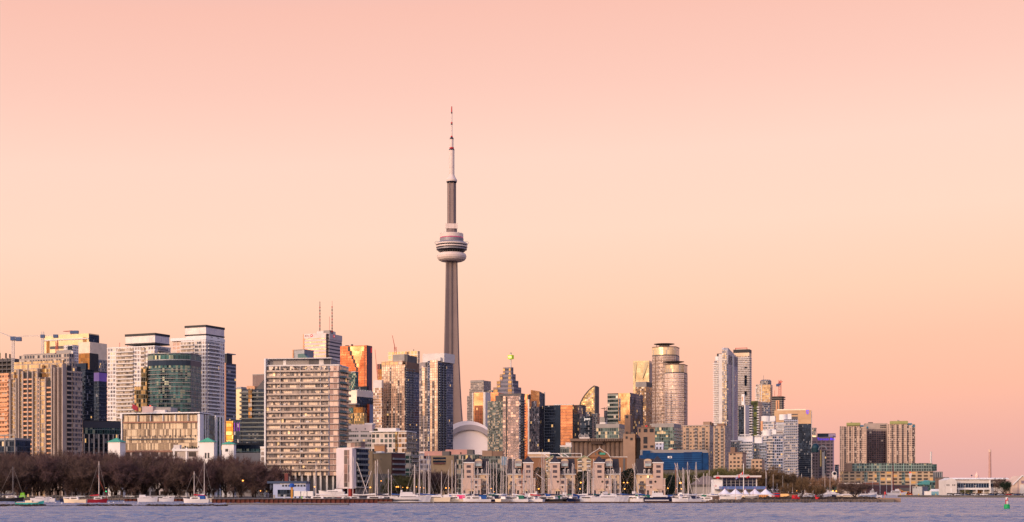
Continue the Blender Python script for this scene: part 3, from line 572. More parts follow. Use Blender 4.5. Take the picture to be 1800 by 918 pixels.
b.repeat('balcony', 0, 0, 0, 0, 0, 1.0, m_trail, zs, shape=[(b.W, 1), (b.W + 1.6, 2), (b.W + 2.6, 6), (b.W + 2.6, 16), (b.W + 1.2, 20), (b.W, 20)])
b.box('side_doors', b.W, b.W + .2, 1, b.L, b.z(836), b.z(644), MATS['balcony doors'])
rc = random.Random(11)
for z in zs:
    for q in range(5):
        s0 = b.s(rc.uniform(471, 577)); w = rc.uniform(.5, 1.8); b.box('balcony_furniture', s0, s0 + w, -1.3, -.6, z + .1, z + rc.uniform(1.2, 1.9), [m_dconc, m_black, m_offw, m_brown][rc.randrange(4)])
b.box('parapet', -.3, b.W + .3, -.4, b.L, b.z(643), b.z(640.5), m_offw)
pen = b.box('penthouse', b.s(472), b.s(580), 2, 16, b.z(640.5), b.z(630), m_conc)
for x0, x1, mm in ((498, 503, m_white), (543, 561, m_dconc), (561, 569, m_offw), (570, 580, m_dconc)): b.box('panel', b.s(x0, 2), b.s(x1, 2), 1.8, 2, b.z(640.5), b.z(631), mm, parent=pen)
b.box('canopy', b.s(470), b.s(583), -.5, 17, b.z(630), b.z(628.6), m_offw)
b.grid('stair_window', 'f', b.s(476), b.s(594), b.z(652), b.z(646), 14, 1, .12, .6, m_black, out=1.3)
for px in (496, 516, 531, 552): b.box('mechanical_screen', b.s(px), b.s(px) + 3, -1.6, -1.2, b.z(645.5), b.z(643.8), m_black)
# ---- bank tower with red roundels
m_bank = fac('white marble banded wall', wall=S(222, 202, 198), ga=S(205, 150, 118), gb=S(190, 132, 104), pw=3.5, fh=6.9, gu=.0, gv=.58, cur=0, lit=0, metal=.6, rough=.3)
m_bankside = fac('shade coloured marble banded side', wall=S(196, 182, 180), ga=S(56, 58, 75), gb=S(48, 50, 66), pw=3.5, fh=6.9, gu=.0, gv=.58, cur=0, lit=0, metal=.6, rough=.3)  # same banding as the front, side shade put into the colours
b = Bld('bank_tower', 'white banded bank tower with red roundels and two tall rooftop antennas', 'office building', 533, 577, 601, 3000, 22)
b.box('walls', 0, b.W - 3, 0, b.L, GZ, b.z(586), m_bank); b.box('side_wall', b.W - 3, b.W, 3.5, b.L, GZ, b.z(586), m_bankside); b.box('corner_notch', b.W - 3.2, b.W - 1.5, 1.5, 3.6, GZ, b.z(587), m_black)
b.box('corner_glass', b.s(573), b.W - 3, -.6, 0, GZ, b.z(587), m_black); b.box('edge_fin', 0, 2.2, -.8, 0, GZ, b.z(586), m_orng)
b.box('top_panel', 2.2, b.s(573), -.7, 0, b.z(594), b.z(585.5), mat('pale marble', S(222, 202, 195), .6)); b.box('side_top_panel', b.W, b.W + .7, 3.5, b.L, b.z(596), b.z(586), mat('shade coloured marble', S(186, 172, 172), .6))  # side top panel: same marble with shade put into its tone
b.box('plant_room', b.s(553), b.W, 8, 30, b.z(586), b.z(581), m_offw); b.box('plant_room', b.s(566), b.s(577), 6, 20, b.z(586), b.z(580), m_conc)
def disc(b, part, s, t, z, r, m, face='f', out=.3, parent=None, n=24):
    mb = MB(); pts = []
    for k in range(n):
        a = 2 * math.pi * k / n; du, dz = r * math.cos(a), r * math.sin(a)
        p = b.P(s + du, t - out) if face == 'f' else b.P(s + out, t + du); q = b.P(s + du, t) if face == 'f' else b.P(s, t + du)
        pts.append(((p[0], p[1], z + dz), (q[0], q[1], z + dz)))
    mb.quad([p[0] for p in pts])
    for k in range(n): mb.quad([pts[k][0], pts[k][1], pts[(k + 1) % n][1], pts[(k + 1) % n][0]])
    return add(part, mb.mesh(part, m, b.off), parent or b.root)
m_rlogo = mat('bright red logo', S(225, 40, 48), .5, emit=(1, .05, .05, 1), es=.25, vary=0)
lg = disc(b, 'logo', b.s(548), -.7, b.z(589), 2.7, m_rlogo); disc(b, 'logo_mark', b.s(548), -1.0, b.z(589), 1.35, m_wlit, parent=lg, n=3)
lg = disc(b, 'logo', b.W + .7, b.t(586.5), b.z(589.5), 3.0, m_rlogo, 'r'); disc(b, 'logo_mark', b.W + 1.0, b.t(586.5), b.z(589.5), 1.4, m_wlit, 'r', parent=lg, n=3)
sign_text(b, 'BMO', b.s(536.3), -1.0, b.z(590.5), 4.2, mat('pale grey lettering', S(178, 150, 150), .6, vary=0), name='lettering')
m_ant = mat('antenna red brown', S(120, 70, 72), .6, vary=.2, scale=.3)
for px, y1, r_ in ((557, 528, .8), (578.5, 540, .8)):
    a = b.tube('antenna', b.s(px), 12, b.z(584), b.z(y1), r_ * 1.2, m_ant, r_ * .8)
    for k in range(9): b.tube('antenna_ring', b.s(px), 12, b.z(583) + k * 6, b.z(583) + k * 6 + 2, r_ * 1.6, m_black if k % 2 else m_red, parent=a)
b.tube('antenna', b.s(573), 14, b.z(584), b.z(555), .35, m_cred); b.tube('antenna', b.s(578.6), 12, b.z(540), b.z(528), .3, m_cred)
# ---- gold mirrored tower
f_gm = fac('gold mirror glass', wall=S(150, 70, 35), ga=S(206, 124, 86), gb=S(190, 106, 70), pw=3, fh=4.4, gu=.05, gv=.1, cur=0, lit=0, metal=.95, rough=.12, tilt=.02)
b = Bld('bank_tower', 'gold mirrored office tower with stepped dark seams', 'office building', 598, 645, 654, 2700, 22)
b.box('walls', 0, b.W, 0, b.L, GZ, b.z(607), f_gm)
b.box('corner_recess', b.s(644.5), b.W + .2, -.4, 2, GZ, b.z(607.5), m_black); b.box('side_wall', b.W, b.W + .3, 2, b.L, GZ, b.z(607.5), mat('shade coloured gold tower side', S(96, 72, 88), .6)); b.box('corner_recess', b.s(641), b.s(642), -.4, 0, GZ, b.z(607.5), m_brown)  # mauve side: shade on the gold glass put into the colour
st = [(611.5, 615.5, 608, 616), (615, 618.5, 616, 624), (618, 621.5, 624, 631), (621, 624, 631, 638), (623.5, 626.5, 638, 645), (626, 629, 645, 652)]
b.boxes('dark_seam', [(b.s(x0), b.s(x1), -.5, 0, b.z(y1), b.z(y0)) for x0, x1, y0, y1 in st], m_black)
f_gm2 = fac('smooth gold glass', wall=S(225, 130, 60), ga=S(218, 146, 104), gb=S(212, 138, 96), pw=5, fh=6, gu=.02, gv=.03, cur=0, lit=0, metal=.9, rough=.2, tilt=.005)
for k, (x0, x1, y0, y1) in enumerate([(616, 640, 608, 617), (619, 637, 617, 625), (622, 635, 625, 632), (625, 633, 632, 639), (627, 632, 639, 646)]): b.box('smooth_panel', b.s(x0), b.s(x1), -.35, 0, b.z(y1), b.z(y0), f_gm2)
b.box('logo', b.W + .3, b.W + .7, b.t(651.5), b.t(653.2), b.z(619), b.z(610), m_rlogo)
b.box('roof_plant', b.s(606), b.s(611), 2, 6, b.z(607), b.z(605.5), m_black); b.box('roof_plant', b.s(616), b.s(618), 2, 6, b.z(607), b.z(604), m_black)
# ================================================================ behind the slab block to the tall tower
b = simple('office_tower', 'teal glass office block in front of the gold mirrored tower', 'office building', 606, 625, 630, 2300, 653, f_teal, 26, roofm=m_steel)
b = simple('office_tower', 'plain navy block at the foot of the gold mirrored tower', 'office building', 622, 645, 648, 2200, 679, f_dark, 26, roofm=m_black)
b = Bld('office_tower', 'dark glass block with a white ribbed crown and cream corner', 'office building', 613, 627, 657, 1950, 30)
b.box('walls', 0, b.W, 0, b.L, GZ, b.z(687), f_dark); b.box('cream_corner', 0, b.W + .3, -.4, 0, b.z(709), b.z(686), mat('sun coloured cream panel', S(240, 225, 200), .5)); b.box('ribbed_crown', b.W, b.W + .8, 0, b.L, b.z(697), b.z(686), m_offw)  # cream corner: sunlight on the crown front put into the colour
for k in range(7): b.box('rooftop_fan', b.W - 4, b.W - 2, b.L * (k + .3) / 7, b.L * (k + .7) / 7, b.z(686), b.z(684), m_steel)
b.box('mirror_strip', b.t(645) if False else b.W, b.W + .5, b.t(645), b.t(649), b.z(760), b.z(709), f_gm); b.box('blue_side', b.W, b.W + .3, b.t(649), b.L, GZ, b.z(709), mat('blue grey cladding', S(110, 120, 150), .4, .2))
b = Bld('apartment_tower', 'yellow lit glass condo under a thin concrete canopy', 'apartment tower', 605, 640, 645, 1750, 15)
b.box('walls', 0, b.W, 0, b.L, GZ, b.z(726), MATS['gold green glass']); b.box('upper_storeys', 0, b.s(621), 1, b.L, b.z(727), b.z(716), f_teal); b.box('upper_storeys', b.s(621), b.W - 2, .5, b.L, b.z(727), b.z(716), f_gld)
b.box('canopy', -1, b.s(628), -2, 8, b.z(711), b.z(709), m_conc); b.box('canopy_room', 2, b.s(625), 0, 7, b.z(716), b.z(711), m_brown); b.box('dark_recess', b.s(620), b.s(622), -.4, 0, b.z(745), b.z(727), m_black)
b = Bld('office_tower', 'narrow dark office tower with gold storeys behind the pair of grid towers', 'office building', 664, 671, 674, 2500, 26)
b.box('walls', 0, b.W, 0, b.L, GZ, b.z(649), f_gld); b.box('dark_top', -.2, b.W + .2, -.3, b.L, b.z(649), b.z(640), m_black)
b = Bld('apartment_tower', 'slender white and gold condo left of the grid towers', 'apartment tower', 656, 671, 674, 1900, 22)
b.box('walls', 0, b.W, 0, b.L, GZ, b.z(682), fac('pink gold condo wall', wall=S(205, 185, 175), ga=S(235, 190, 140), gb=S(110, 100, 100), pw=2.6, fh=3.3, gu=.1, gv=.25, cur=.25, metal=.8, tilt=.05)); b.box('penthouse', 0, b.W, 0, b.L, b.z(682), b.z(668), m_offw)
crane('pale pink tower crane jib rising left of the first grid tower', 665, 640, 2400, 664, [(664, 670, 659.5, 615, 1.6)], m_cred, False)
crane('pale pink tower crane jib rising above the first grid tower', 695, 610, 1980, 622, [(695, 617, 690, 590, 1.5)], m_cred, False)
# white framed block behind tower A
f_grid = fac('sun coloured grid condo wall', wall=S(188, 150, 130), ga=S(255, 240, 215), gb=S(235, 205, 170), pw=2.9, fh=3.05, gu=.14, gv=.2, cur=.12, curc=S(190, 160, 130), metal=.9, rough=.12, tilt=.025, lit=0)
f_gside = fac('shade coloured grid condo wall', wall=S(128, 130, 145), ga=S(74, 84, 108), gb=S(40, 46, 64), pw=2.2, fh=3.05, gu=.08, gv=.24, cur=.15, curc=S(140, 130, 125), metal=.8)  # one grid in two copies: sun and shade put into their colours
b = Bld('apartment_tower', 'pale framed rooftop storeys peeping over the first grid tower', 'apartment tower', 682, 734, 738, 2050, 26)
b.box('walls', 0, b.W, 0, b.L, GZ, b.z(617), fac('cream window frame', wall=S(235, 215, 190), ga=S(250, 205, 145), gb=S(215, 180, 130), pw=5, fh=6, gu=.12, gv=.2, cur=0, metal=.7, lit=0))
b.box('dark_gap', b.s(715), b.s(718), -.5, 0, b.z(640), b.z(618), m_brown); b.tube('roof_pole', b.s(724), 5, b.z(617), b.z(613), .4, m_black)
def dark_patches(b, lst, m):       # flat darker bays: shade and missing reflections put into the colour
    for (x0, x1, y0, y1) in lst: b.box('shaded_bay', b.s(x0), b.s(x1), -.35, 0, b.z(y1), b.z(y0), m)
f_dbay = fac('shade coloured balcony bay', wall=S(130, 112, 104), ga=S(105, 98, 96), gb=S(58, 56, 62), pw=2.9, fh=3.05, gu=.1, gv=.25, cur=.2, metal=.5, rough=.2)  # darker copy of the grid, shade put into wall and glass
b = Bld('apartment_tower', 'gold gridded condo tower with a grey roof block, left of the twin pair', 'apartment tower', 671, 712, 737, 1900, 27, group='gridded condo towers left of the tall concrete tower')
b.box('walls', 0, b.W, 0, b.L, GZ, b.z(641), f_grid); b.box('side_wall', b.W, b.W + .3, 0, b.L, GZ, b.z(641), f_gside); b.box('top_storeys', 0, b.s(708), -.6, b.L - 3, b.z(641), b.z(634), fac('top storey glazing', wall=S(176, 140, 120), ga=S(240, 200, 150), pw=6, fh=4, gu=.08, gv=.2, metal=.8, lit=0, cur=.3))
b.box('side_band', b.W - .5, b.W + 1.2, 2, b.L, b.z(652), b.z(636), m_brown)
b.box('penthouse', b.s(687), b.s(708), 4, 16, b.z(634), b.z(622), m_conc); b.box('penthouse', b.s(708), b.W + .5, 5, b.L - 6, b.z(638), b.z(624), m_dconc)  # darker penthouse box: the block's side, shade put into its tone
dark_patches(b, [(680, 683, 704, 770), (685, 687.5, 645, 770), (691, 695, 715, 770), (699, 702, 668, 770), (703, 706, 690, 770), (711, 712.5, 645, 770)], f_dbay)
for ta in (1, 9, 17): b.repeat('balcony', b.W + .3, b.W + 1.8, ta, ta + 4.5, 0, 1.0, m_grail, b.zpx(645, 790, 3.05))
b = Bld('apartment_tower', 'gold gridded condo tower with a pale roof block beside the tall concrete tower', 'apartment tower', 737, 770, 796, 1850, 27, group='gridded condo towers left of the tall concrete tower')
f_bst = fac('blue grey gridded wall', wall=S(150, 140, 140), ga=S(150, 140, 142), gb=S(80, 84, 96), pw=2.9, fh=3.05, gu=.14, gv=.2, cur=.2, curc=S(170, 155, 145), metal=.7, rough=.15, tilt=.03, lit=0); b.box('walls', 0, b.W, 0, b.L, GZ, b.z(636), f_bst); b.box('sunset_streak', b.s(742), b.s(747), -.3, 0, b.z(730), b.z(645), f_grid); b.box('side_wall', b.W, b.W + .3, 0, b.L, GZ, b.z(636), f_gside)  # narrow gold bay: a streak of sunset reflection painted as colour
b.box('projecting_bay', b.s(757), b.s(770), -1.5, 0, GZ, b.z(633), f_grid); b.box('penthouse', b.s(737), b.s(775), 8, b.L - 2, b.z(636), b.z(620), m_offw); b.box('penthouse', b.s(760), b.W + 1, 4, b.L - 2, b.z(634), b.z(628), m_offw)
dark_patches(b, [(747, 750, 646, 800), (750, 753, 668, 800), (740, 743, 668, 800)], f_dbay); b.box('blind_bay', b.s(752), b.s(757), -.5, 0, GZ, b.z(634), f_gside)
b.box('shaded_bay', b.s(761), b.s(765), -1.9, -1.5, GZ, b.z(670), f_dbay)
for ta in (1, 8, 15): b.box('balcony_recess', b.W + .3, b.W + .5, ta, ta + 4, GZ, b.z(640), m_black); b.repeat('balcony', b.W + .3, b.W + 1.8, ta, ta + 4, 0, 1.0, m_grail, b.zpx(640, 795, 3.05))  # black plates paint the shade in the balcony recesses
b.box('window', b.s(748), b.s(751), -.2, 0, b.z(644), b.z(636), m_black)
# ================================================================ the tall concrete tower
D = 2200; tx = PX(794, D)
def TW(px): return px * D / F
tr = thing('observation_tower', 'very tall concrete observation tower with a round pod and white and red antenna mast', 'tower', (tx, D, GZ))
toff = (tx, D, GZ); TZ = lambda py: PZ(py, D)
m_tc = mat('tower concrete', S(124, 108, 106), 0.85, vary=0.08, scale=.05); m_tcd = mat('tower concrete darker', S(108, 96, 97), 0.85, vary=.1, scale=.05)
def tower_shaft():
    # a hexagonal core with three ribs that widen towards the ground
    mb = MB(); rows = []
    prof = [(864, 36, 7.5), (800, 28.5, 7.2), (760, 23.6, 7.0), (720, 20.0, 6.8), (680, 17.4, 6.6), (640, 15.2, 6.4), (600, 13.9, 6.3), (560, 12.9, 6.2), (500, 11.5, 6.0), (455, 10.8, 6.0)]
    for py, w, core in prof:
        Rr = TW(w); c = TW(core) * .95; z = TZ(py) if py < 864 else GZ; ring = []
        for k in range(3):
            a = R(-30 + 120 * k); ax = Vector((math.cos(a), math.sin(a))); pr = Vector((-ax.y, ax.x)); t_ = TW(1.9)
            ring += [ax * Rr * 1.0 - pr * t_, ax * Rr * 1.0 + pr * t_]
            a2 = a + R(60); ax2 = Vector((math.cos(a2), math.sin(a2))); p2 = Vector((-ax2.y, ax2.x))
            j = ax * c * 1.05 + pr * t_ * 1.25; ring.append(j); ring.append(ax2 * c * .92 - p2 * t_ * .8); ring.append(ax2 * c * .92 + p2 * t_ * .8)
            axn = Vector((math.cos(a + R(120)), math.sin(a + R(120)))); prn = Vector((-axn.y, axn.x)); ring.append(axn * c * 1.05 - prn * t_ * 1.25)
        rows.append([(tx + p.x, D + p.y, z) for p in ring])
    n = len(rows[0])
    for A, B in zip(rows[:-1], rows[1:]):
        for i in range(n): j = (i + 1) % n; mb.quad([A[i], A[j], B[j], B[i]])
    return mb
add('shaft', tower_shaft().mesh('shaft', m_tc, toff), tr)
def lat(part, prof, m, n=40, parent=None, smooth=True):
    mb = MB().lathe([(TW(r), TZ(py)) for r, py in prof], n, (tx, D)); return add(part, mb.mesh(part, m, toff, smooth), parent or tr)
add_lines(m_tc, 'Z', .16, .14)
m_pod = mat('pod white', S(215, 195, 185), .55, vary=.05); m_podd = mat('pod dark glass', S(40, 42, 55), .2, .5, vary=.1); m_gry = mat('pod grey metal', S(140, 135, 140), .5, .3)
for k in range(6):
    a = R(k * 60 - 30); p = (tx + math.cos(a) * TW(6.6), D + math.sin(a) * TW(6.6))
    mb = MB().tube((p[0], p[1], TZ(690)), (p[0], p[1], TZ(460)), TW(.9), TW(.7), n=6); add('shaft_rib', mb.mesh('shaft_rib', m_tcd, toff), tr)
lat('radome_ring', [(9, 460), (19, 459.5), (23, 457.5), (25.5, 454), (26, 450.5), (24.5, 446.8), (21, 445), (9, 444)], m_pod)
lat('pod_underside', [(10, 446), (17, 445), (20, 443), (23.5, 442), (25, 439)], m_podd)
for k in range(30):
    a = 2 * math.pi * k / 30; c_, s_ = math.cos(a), math.sin(a); mb = MB().tube((tx + c_ * TW(19.5), D + s_ * TW(19.5), TZ(445)), (tx + c_ * TW(25.2), D + s_ * TW(25.2), TZ(438.5)), TW(.35), n=4); add('pod_strut', mb.mesh('pod_strut', m_gry, toff), tr)
lat('pod_level', [(24.5, 440), (26.8, 439.5), (26.8, 437.5), (24.5, 437)], m_gry); lat('pod_window_band', [(25.6, 437.5), (26.2, 435.8)], m_podd)
lat('pod_level', [(26, 436), (27.6, 435.5), (27.6, 433.2), (26, 433)], m_pod); lat('pod_window_band', [(26.6, 433.2), (26.8, 431)], m_podd)
lat('pod_level', [(26.4, 431.2), (28, 430.8), (28, 428.6), (25, 428)], m_pod); lat('pod_roof', [(28, 428.6), (24, 426), (20, 424.5)], m_gry)
lat('pod_screen', [(20.5, 427), (21, 420), (20, 419)], m_gry); lat('pod_lamp_ring', [(20.6, 419.6), (20.6, 418)], mat('magenta lit ring', S(150, 50, 80), .4, emit=(.8, .1, .25, 1), es=.25, vary=0)); lat('pod_crown', [(20, 418.2), (20.4, 418), (20.4, 411.5), (19, 411), (10, 410.5)], m_pod)
for k in range(14):
    a = 2 * math.pi * k / 14; mb = MB().tube((tx + math.cos(a) * TW(19.5), D + math.sin(a) * TW(19.5), TZ(411.5)), (tx + math.cos(a) * TW(19.5), D + math.sin(a) * TW(19.5), TZ(409.6)), TW(.3), n=4); add('roof_aerial', mb.mesh('roof_aerial', m_gry, toff), tr)
for sx_ in (-1, 1):
    mb = MB(); pts = [(27.5, 430), (30, 427), (27.5, 424.5), (23.5, 425)]
    for (x0, y0), (x1, y1) in zip(pts[:-1], pts[1:]): mb.tube((tx + sx_ * TW(x0), D, TZ(y0)), (tx + sx_ * TW(x1), D, TZ(y1)), TW(.35), n=4)
    add('maintenance_arm', mb.mesh('maintenance_arm', m_gry, toff), tr)
lat('neck', [(9.5, 411), (9.5, 403)], m_tc, 12, smooth=False); lat('equipment_drum', [(6, 403), (6, 394)], m_pod, 12, smooth=False)
for px, w in ((-8.2, 2.2), (8.4, 2.2), (0, 5.8)):
    mb = MB().box(tx + TW(px - w), tx + TW(px + w), D - TW(9), D - TW(5), TZ(403), TZ(394.5)); add('equipment_box', mb.mesh('equipment_box', m_pod, toff), tr)
m_tcu = mat('tower concrete upper', S(146, 126, 120), .85, vary=.1, scale=.05); add_lines(m_tcu, 'Z', .12, .22); lat('upper_shaft', [(6.9, 404), (6.9, 321)], m_tcu, 6, smooth=False)
for k in range(6):
    a = R(60 * k + 30 - 30); mb = MB().tube((tx + math.cos(a) * TW(6.9), D + math.sin(a) * TW(6.9), TZ(403)), (tx + math.cos(a) * TW(6.9), D + math.sin(a) * TW(6.9), TZ(321)), TW(.9), n=6); add('shaft_rib', mb.mesh('shaft_rib', m_tc, toff), tr)
lat('upper_pod', [(7, 322), (8, 320.5), (9.4, 319.5), (9.5, 316.5), (7.5, 313.5), (5.6, 310), (4.7, 307)], m_pod); lat('upper_pod_base', [(6.5, 322.5), (9, 321), (9.2, 319.2)], m_podd)
lat('antenna_section', [(4.8, 308), (4.8, 264)], m_pod, 16); lat('antenna_collar', [(4.9, 264.5), (5.1, 263.5), (3.6, 261.5)], m_podd, 16); lat('antenna_red_band', [(3.9, 262.5), (3.9, 259.5)], m_red, 16)
lat('antenna_section', [(3.1, 260), (3.1, 245)], m_pod, 16); lat('antenna_collar', [(3.5, 245), (3.4, 243), (1.5, 241)], m_podd, 16); lat('antenna_red_band', [(1.9, 241.5), (1.6, 239)], m_red, 12)
lat('antenna_section', [(1.25, 240), (1.15, 220)], m_pod, 12); lat('antenna_collar', [(1.6, 219.5), (1.6, 217.5)], m_podd, 12); lat('antenna_red_band', [(1.5, 217.6), (1.5, 215)], m_red, 12)
lat('antenna_section', [(1.1, 216), (1.0, 200)], m_pod, 12); lat('antenna_collar', [(1.4, 199.5), (1.3, 197.5)], m_podd, 12); lat('antenna_red_tip', [(1.1, 198), (.85, 187.5), (0.01, 187)], m_red, 10)
# ================================================================ stadium dome
D = 1980; dx = PX(812, D)
st = thing('domed_stadium', 'white retractable roof dome of a stadium between glass towers', 'stadium', (dx, D, GZ)); soff = (dx, D, GZ)
m_dome = mat('dome membrane', S(238, 226, 224), .6, vary=.04, scale=.02); m_domed = mat('dome rib grey', S(165, 155, 158), .6, vary=.05)
def shell(part, r0, hgt, y0, y1, m, cx=dx, z0=40):
    # a barrel arch panel spanning left to right
    mb = MB(); n = 36; pr = [(cx + r0 * math.cos(math.pi * k / n), z0 + hgt * math.sin(math.pi * k / n)) for k in range(n + 1)]; pr = pr[::-1]
    for (xa, za), (xb, zb) in zip(pr[:-1], pr[1:]):
        mb.quad([(xa, y0, za), (xb, y0, zb), (xb, y1, zb), (xa, y1, za)])
    mb.quad([(x, y0, z) for x, z in pr]); return add(part, mb.mesh(part, m, soff), st)
k = D / F; zb = PZ(800, D)
shell('roof_panel', 58 * k, PZ(740, D) - zb, D, D + 90, m_dome, PX(822, D), zb)
def archband(part, ro, ho, ri, hi, y0, y1, m, cx, z0, sub=None):
    mb = MB(); n = 36
    A = [(cx - ro * math.cos(math.pi * q / n), z0 + ho * math.sin(math.pi * q / n)) for q in range(n + 1)]; B = [(cx - ri * math.cos(math.pi * q / n), z0 + hi * math.sin(math.pi * q / n)) for q in range(n + 1)]
    for q in range(n):
        mb.quad([(A[q][0], y0, A[q][1]), (B[q][0], y0, B[q][1]), (B[q + 1][0], y0, B[q + 1][1]), (A[q + 1][0], y0, A[q + 1][1])]); mb.quad([(A[q][0], y0, A[q][1]), (A[q + 1][0], y0, A[q + 1][1]), (A[q + 1][0], y1, A[q + 1][1]), (A[q][0], y1, A[q][1])])
    return add(part, mb.mesh(part, m, soff), st)
archband('roof_rib', 52 * k, PZ(747, D) - zb, 45 * k, PZ(756, D) - zb, D - 8, D, m_domed, PX(826, D), zb)
shell('roof_panel', 45 * k, PZ(755.5, D) - zb, D - 4, D + 2, m_dome, PX(824, D), zb)
mb = MB().box(PX(790, D), PX(872, D), D - 2, D + 90, GZ, zb); add('drum_wall', mb.mesh('drum_wall', m_conc, soff), st)
# ================================================================ right of the dome
b = Bld('office_tower', 'grey stepped office tower behind the gold mirrored slab right of the dome', 'office building', 827, 850, 863, 2900, 30)
b.box('walls', 0, b.W, 0, b.L, GZ, b.z(669), f_beige); b.box('step', b.s(824), 0, 2, b.L, GZ, b.z(683), f_beige); b.box('step', b.s(819), b.s(824), 4, b.L, GZ, b.z(695), f_beige); b.box('top_band', 0, b.W + .5, -.6, 1, b.z(672), b.z(668), m_conc)
b.box('side_step', b.W, b.W + 14, 8, b.L, GZ, b.z(686), f_cond)
b = Bld('office_tower', 'gold mirrored slab with a dark reflection low on its face right of the dome', 'office building', 831, 853, 862, 2350, 25)
b.box('walls', 0, b.W, 0, b.L, GZ, b.z(690), fac('bright gold mirror', wall=S(250, 190, 120), ga=S(238, 190, 140), gb=S(230, 180, 130), pw=6, fh=8, gu=.01, gv=.02, cur=0, lit=0, metal=.95, rough=.15, tilt=.005))
b.box('edge_frame', -.5, 1.2, -.8, 0, GZ, b.z(690), m_offw); b.box('edge_frame', b.W - 3, b.W + .6, -.8, b.L, GZ, b.z(689.5), m_offw); b.box('dark_reflection', b.s(834), b.s(848), -.5, 0, b.z(795), b.z(713), fac('dark reflection glass', wall=S(170, 90, 50), ga=S(105, 62, 42), gb=S(80, 48, 36), pw=3, fh=4, gu=.08, gv=.1, cur=0, metal=.7, rough=.3, tilt=.02, lit=.01))  # brown glass panel paints the dark reflection low on the face
b = Bld('office_tower', 'orange mirrored block behind the gold slab right of the dome', 'office building', 855, 876, None, 2500, 20, depth=25)
b.box('walls', 0, b.W, 0, 25, GZ, b.z(690), f_gm2)
b = Bld('bank_tower', 'stepped bank tower like a ziggurat topped by a green logo cube', 'office building', 867, 904, 917, 2800, 30)
f_zig = fac('sun coloured stepped tower bands', wall=S(150, 125, 115), ga=S(225, 185, 125), gb=S(205, 165, 110), pw=30, fh=7.6, gu=.0, gv=.42, cur=0, lit=0, metal=.9, rough=.15)  # gold copy of the grey bands: sunset reflection put into the colour
f_zigs = fac('stepped tower grey bands', wall=S(128, 122, 132), ga=S(85, 88, 105), pw=30, fh=7.6, gu=.0, gv=.5, cur=0, lit=0, metal=.6, rough=.25)
for (xa, xm, xb, yt) in ((867, 0, 917, 680), (872.5, 0, 912, 668.5), (877, 0, 907, 657), (882, 0, 903, 645)):
    s0, s1 = b.s(xa), b.s(892 + (xb - 892) * .45); L_ = b.L * (xb - xa) / 50
    b.box('tier', s0, s1, (917 - xb) * .3, L_, GZ, b.z(yt), f_zigs); t0 = (917 - xb) * .3
    for (c0, c1) in ((xa + .5, xa + .5 + (xb - xa) * .15), (xa + (xb - xa) * .52, xa + (xb - xa) * .66)): b.box('sunset_streak', b.s(c0), b.s(c1), t0 - .9, t0, GZ, b.z(yt) - .5, f_zig)
sx0, tt = b.s(892), 12; p = b.P(sx0, tt)
b.tube('mast', sx0, tt, b.z(646), b.z(620), 1.2, m_offw)
cubez = b.z(626.5); h = 4.3; m_tdg = mat('lit green logo panel', S(170, 195, 20), .4, emit=(.62, .72, .02, 1), es=.22, vary=0)
cube = b.box('logo_cube', sx0 - 3.9, sx0 + 4.3, tt - 4, tt + 4, cubez - 3.6, cubez + 3.6, m_tdg)
t1_ = sign_text(b, 'TD', sx0 - 3.3, tt - 4.1, cubez - 2.1, 5.4, m_wlit); b.box('mast_cap', sx0 - 1.2, sx0 + 1.2, tt - 1, tt + 1, b.z(621), b.z(618.5), m_conc)
# grey-green condo right of dome
b = Bld('apartment_tower', 'grey green glass condo tower immediately right of the stadium dome', 'apartment tower', 857, 884, 889, 1800, 14)
f_gg = fac('grey green condo glass', wall=S(118, 122, 118), ga=S(112, 124, 118), gb=S(62, 70, 72), pw=1.5, fh=3.1, gu=.07, gv=.2, cur=.3, curc=S(165, 150, 130), metal=.65, tilt=.05)
b.box('walls', 0, b.W, 0, b.L, GZ, b.z(705), f_gg); b.box('penthouse', b.s(870), b.W, 2, b.L, b.z(705), b.z(695), m_dconc); b.repeat('balcony', b.s(871), b.s(876), -1.2, 0, 0, .9, m_grail, b.zpx(706, 800, 3.1)); b.repeat('balcony', b.s(859), b.s(863), -1.2, 0, 0, .9, m_grail, b.zpx(706, 800, 3.1))
b = Bld('apartment_tower', 'pinkish glass condo tower with dark side balconies right of the stadium dome', 'apartment tower', 884, 915, 922, 1780, 22)
b.box('walls', 0, b.W, 0, b.L, GZ, b.z(696), fac('pinkish condo glass', wall=S(142, 124, 120), ga=S(160, 138, 134), gb=S(120, 108, 108), pw=3.2, fh=3.1, gu=.05, gv=.22, cur=.2, curc=S(200, 160, 140), metal=.7, tilt=.04, rough=.15))
b.box('penthouse', b.s(876), b.W + .4, 1, b.L, b.z(696), b.z(691.5), m_dconc); b.box('dark_strip', b.s(889.5), b.s(891.5), -.4, 0, GZ, b.z(697), m_black); b.box('dark_strip', b.s(912.5), b.W, -.4, 0, GZ, b.z(697), f_gside)
b.repeat('balcony', b.W, b.W + 1.6, 1, b.L, 0, 1.0, m_drail, b.zpx(700, 795, 3.1)); b.box('side_wall', b.W, b.W + .2, 0, b.L, GZ, b.z(696), f_dark)
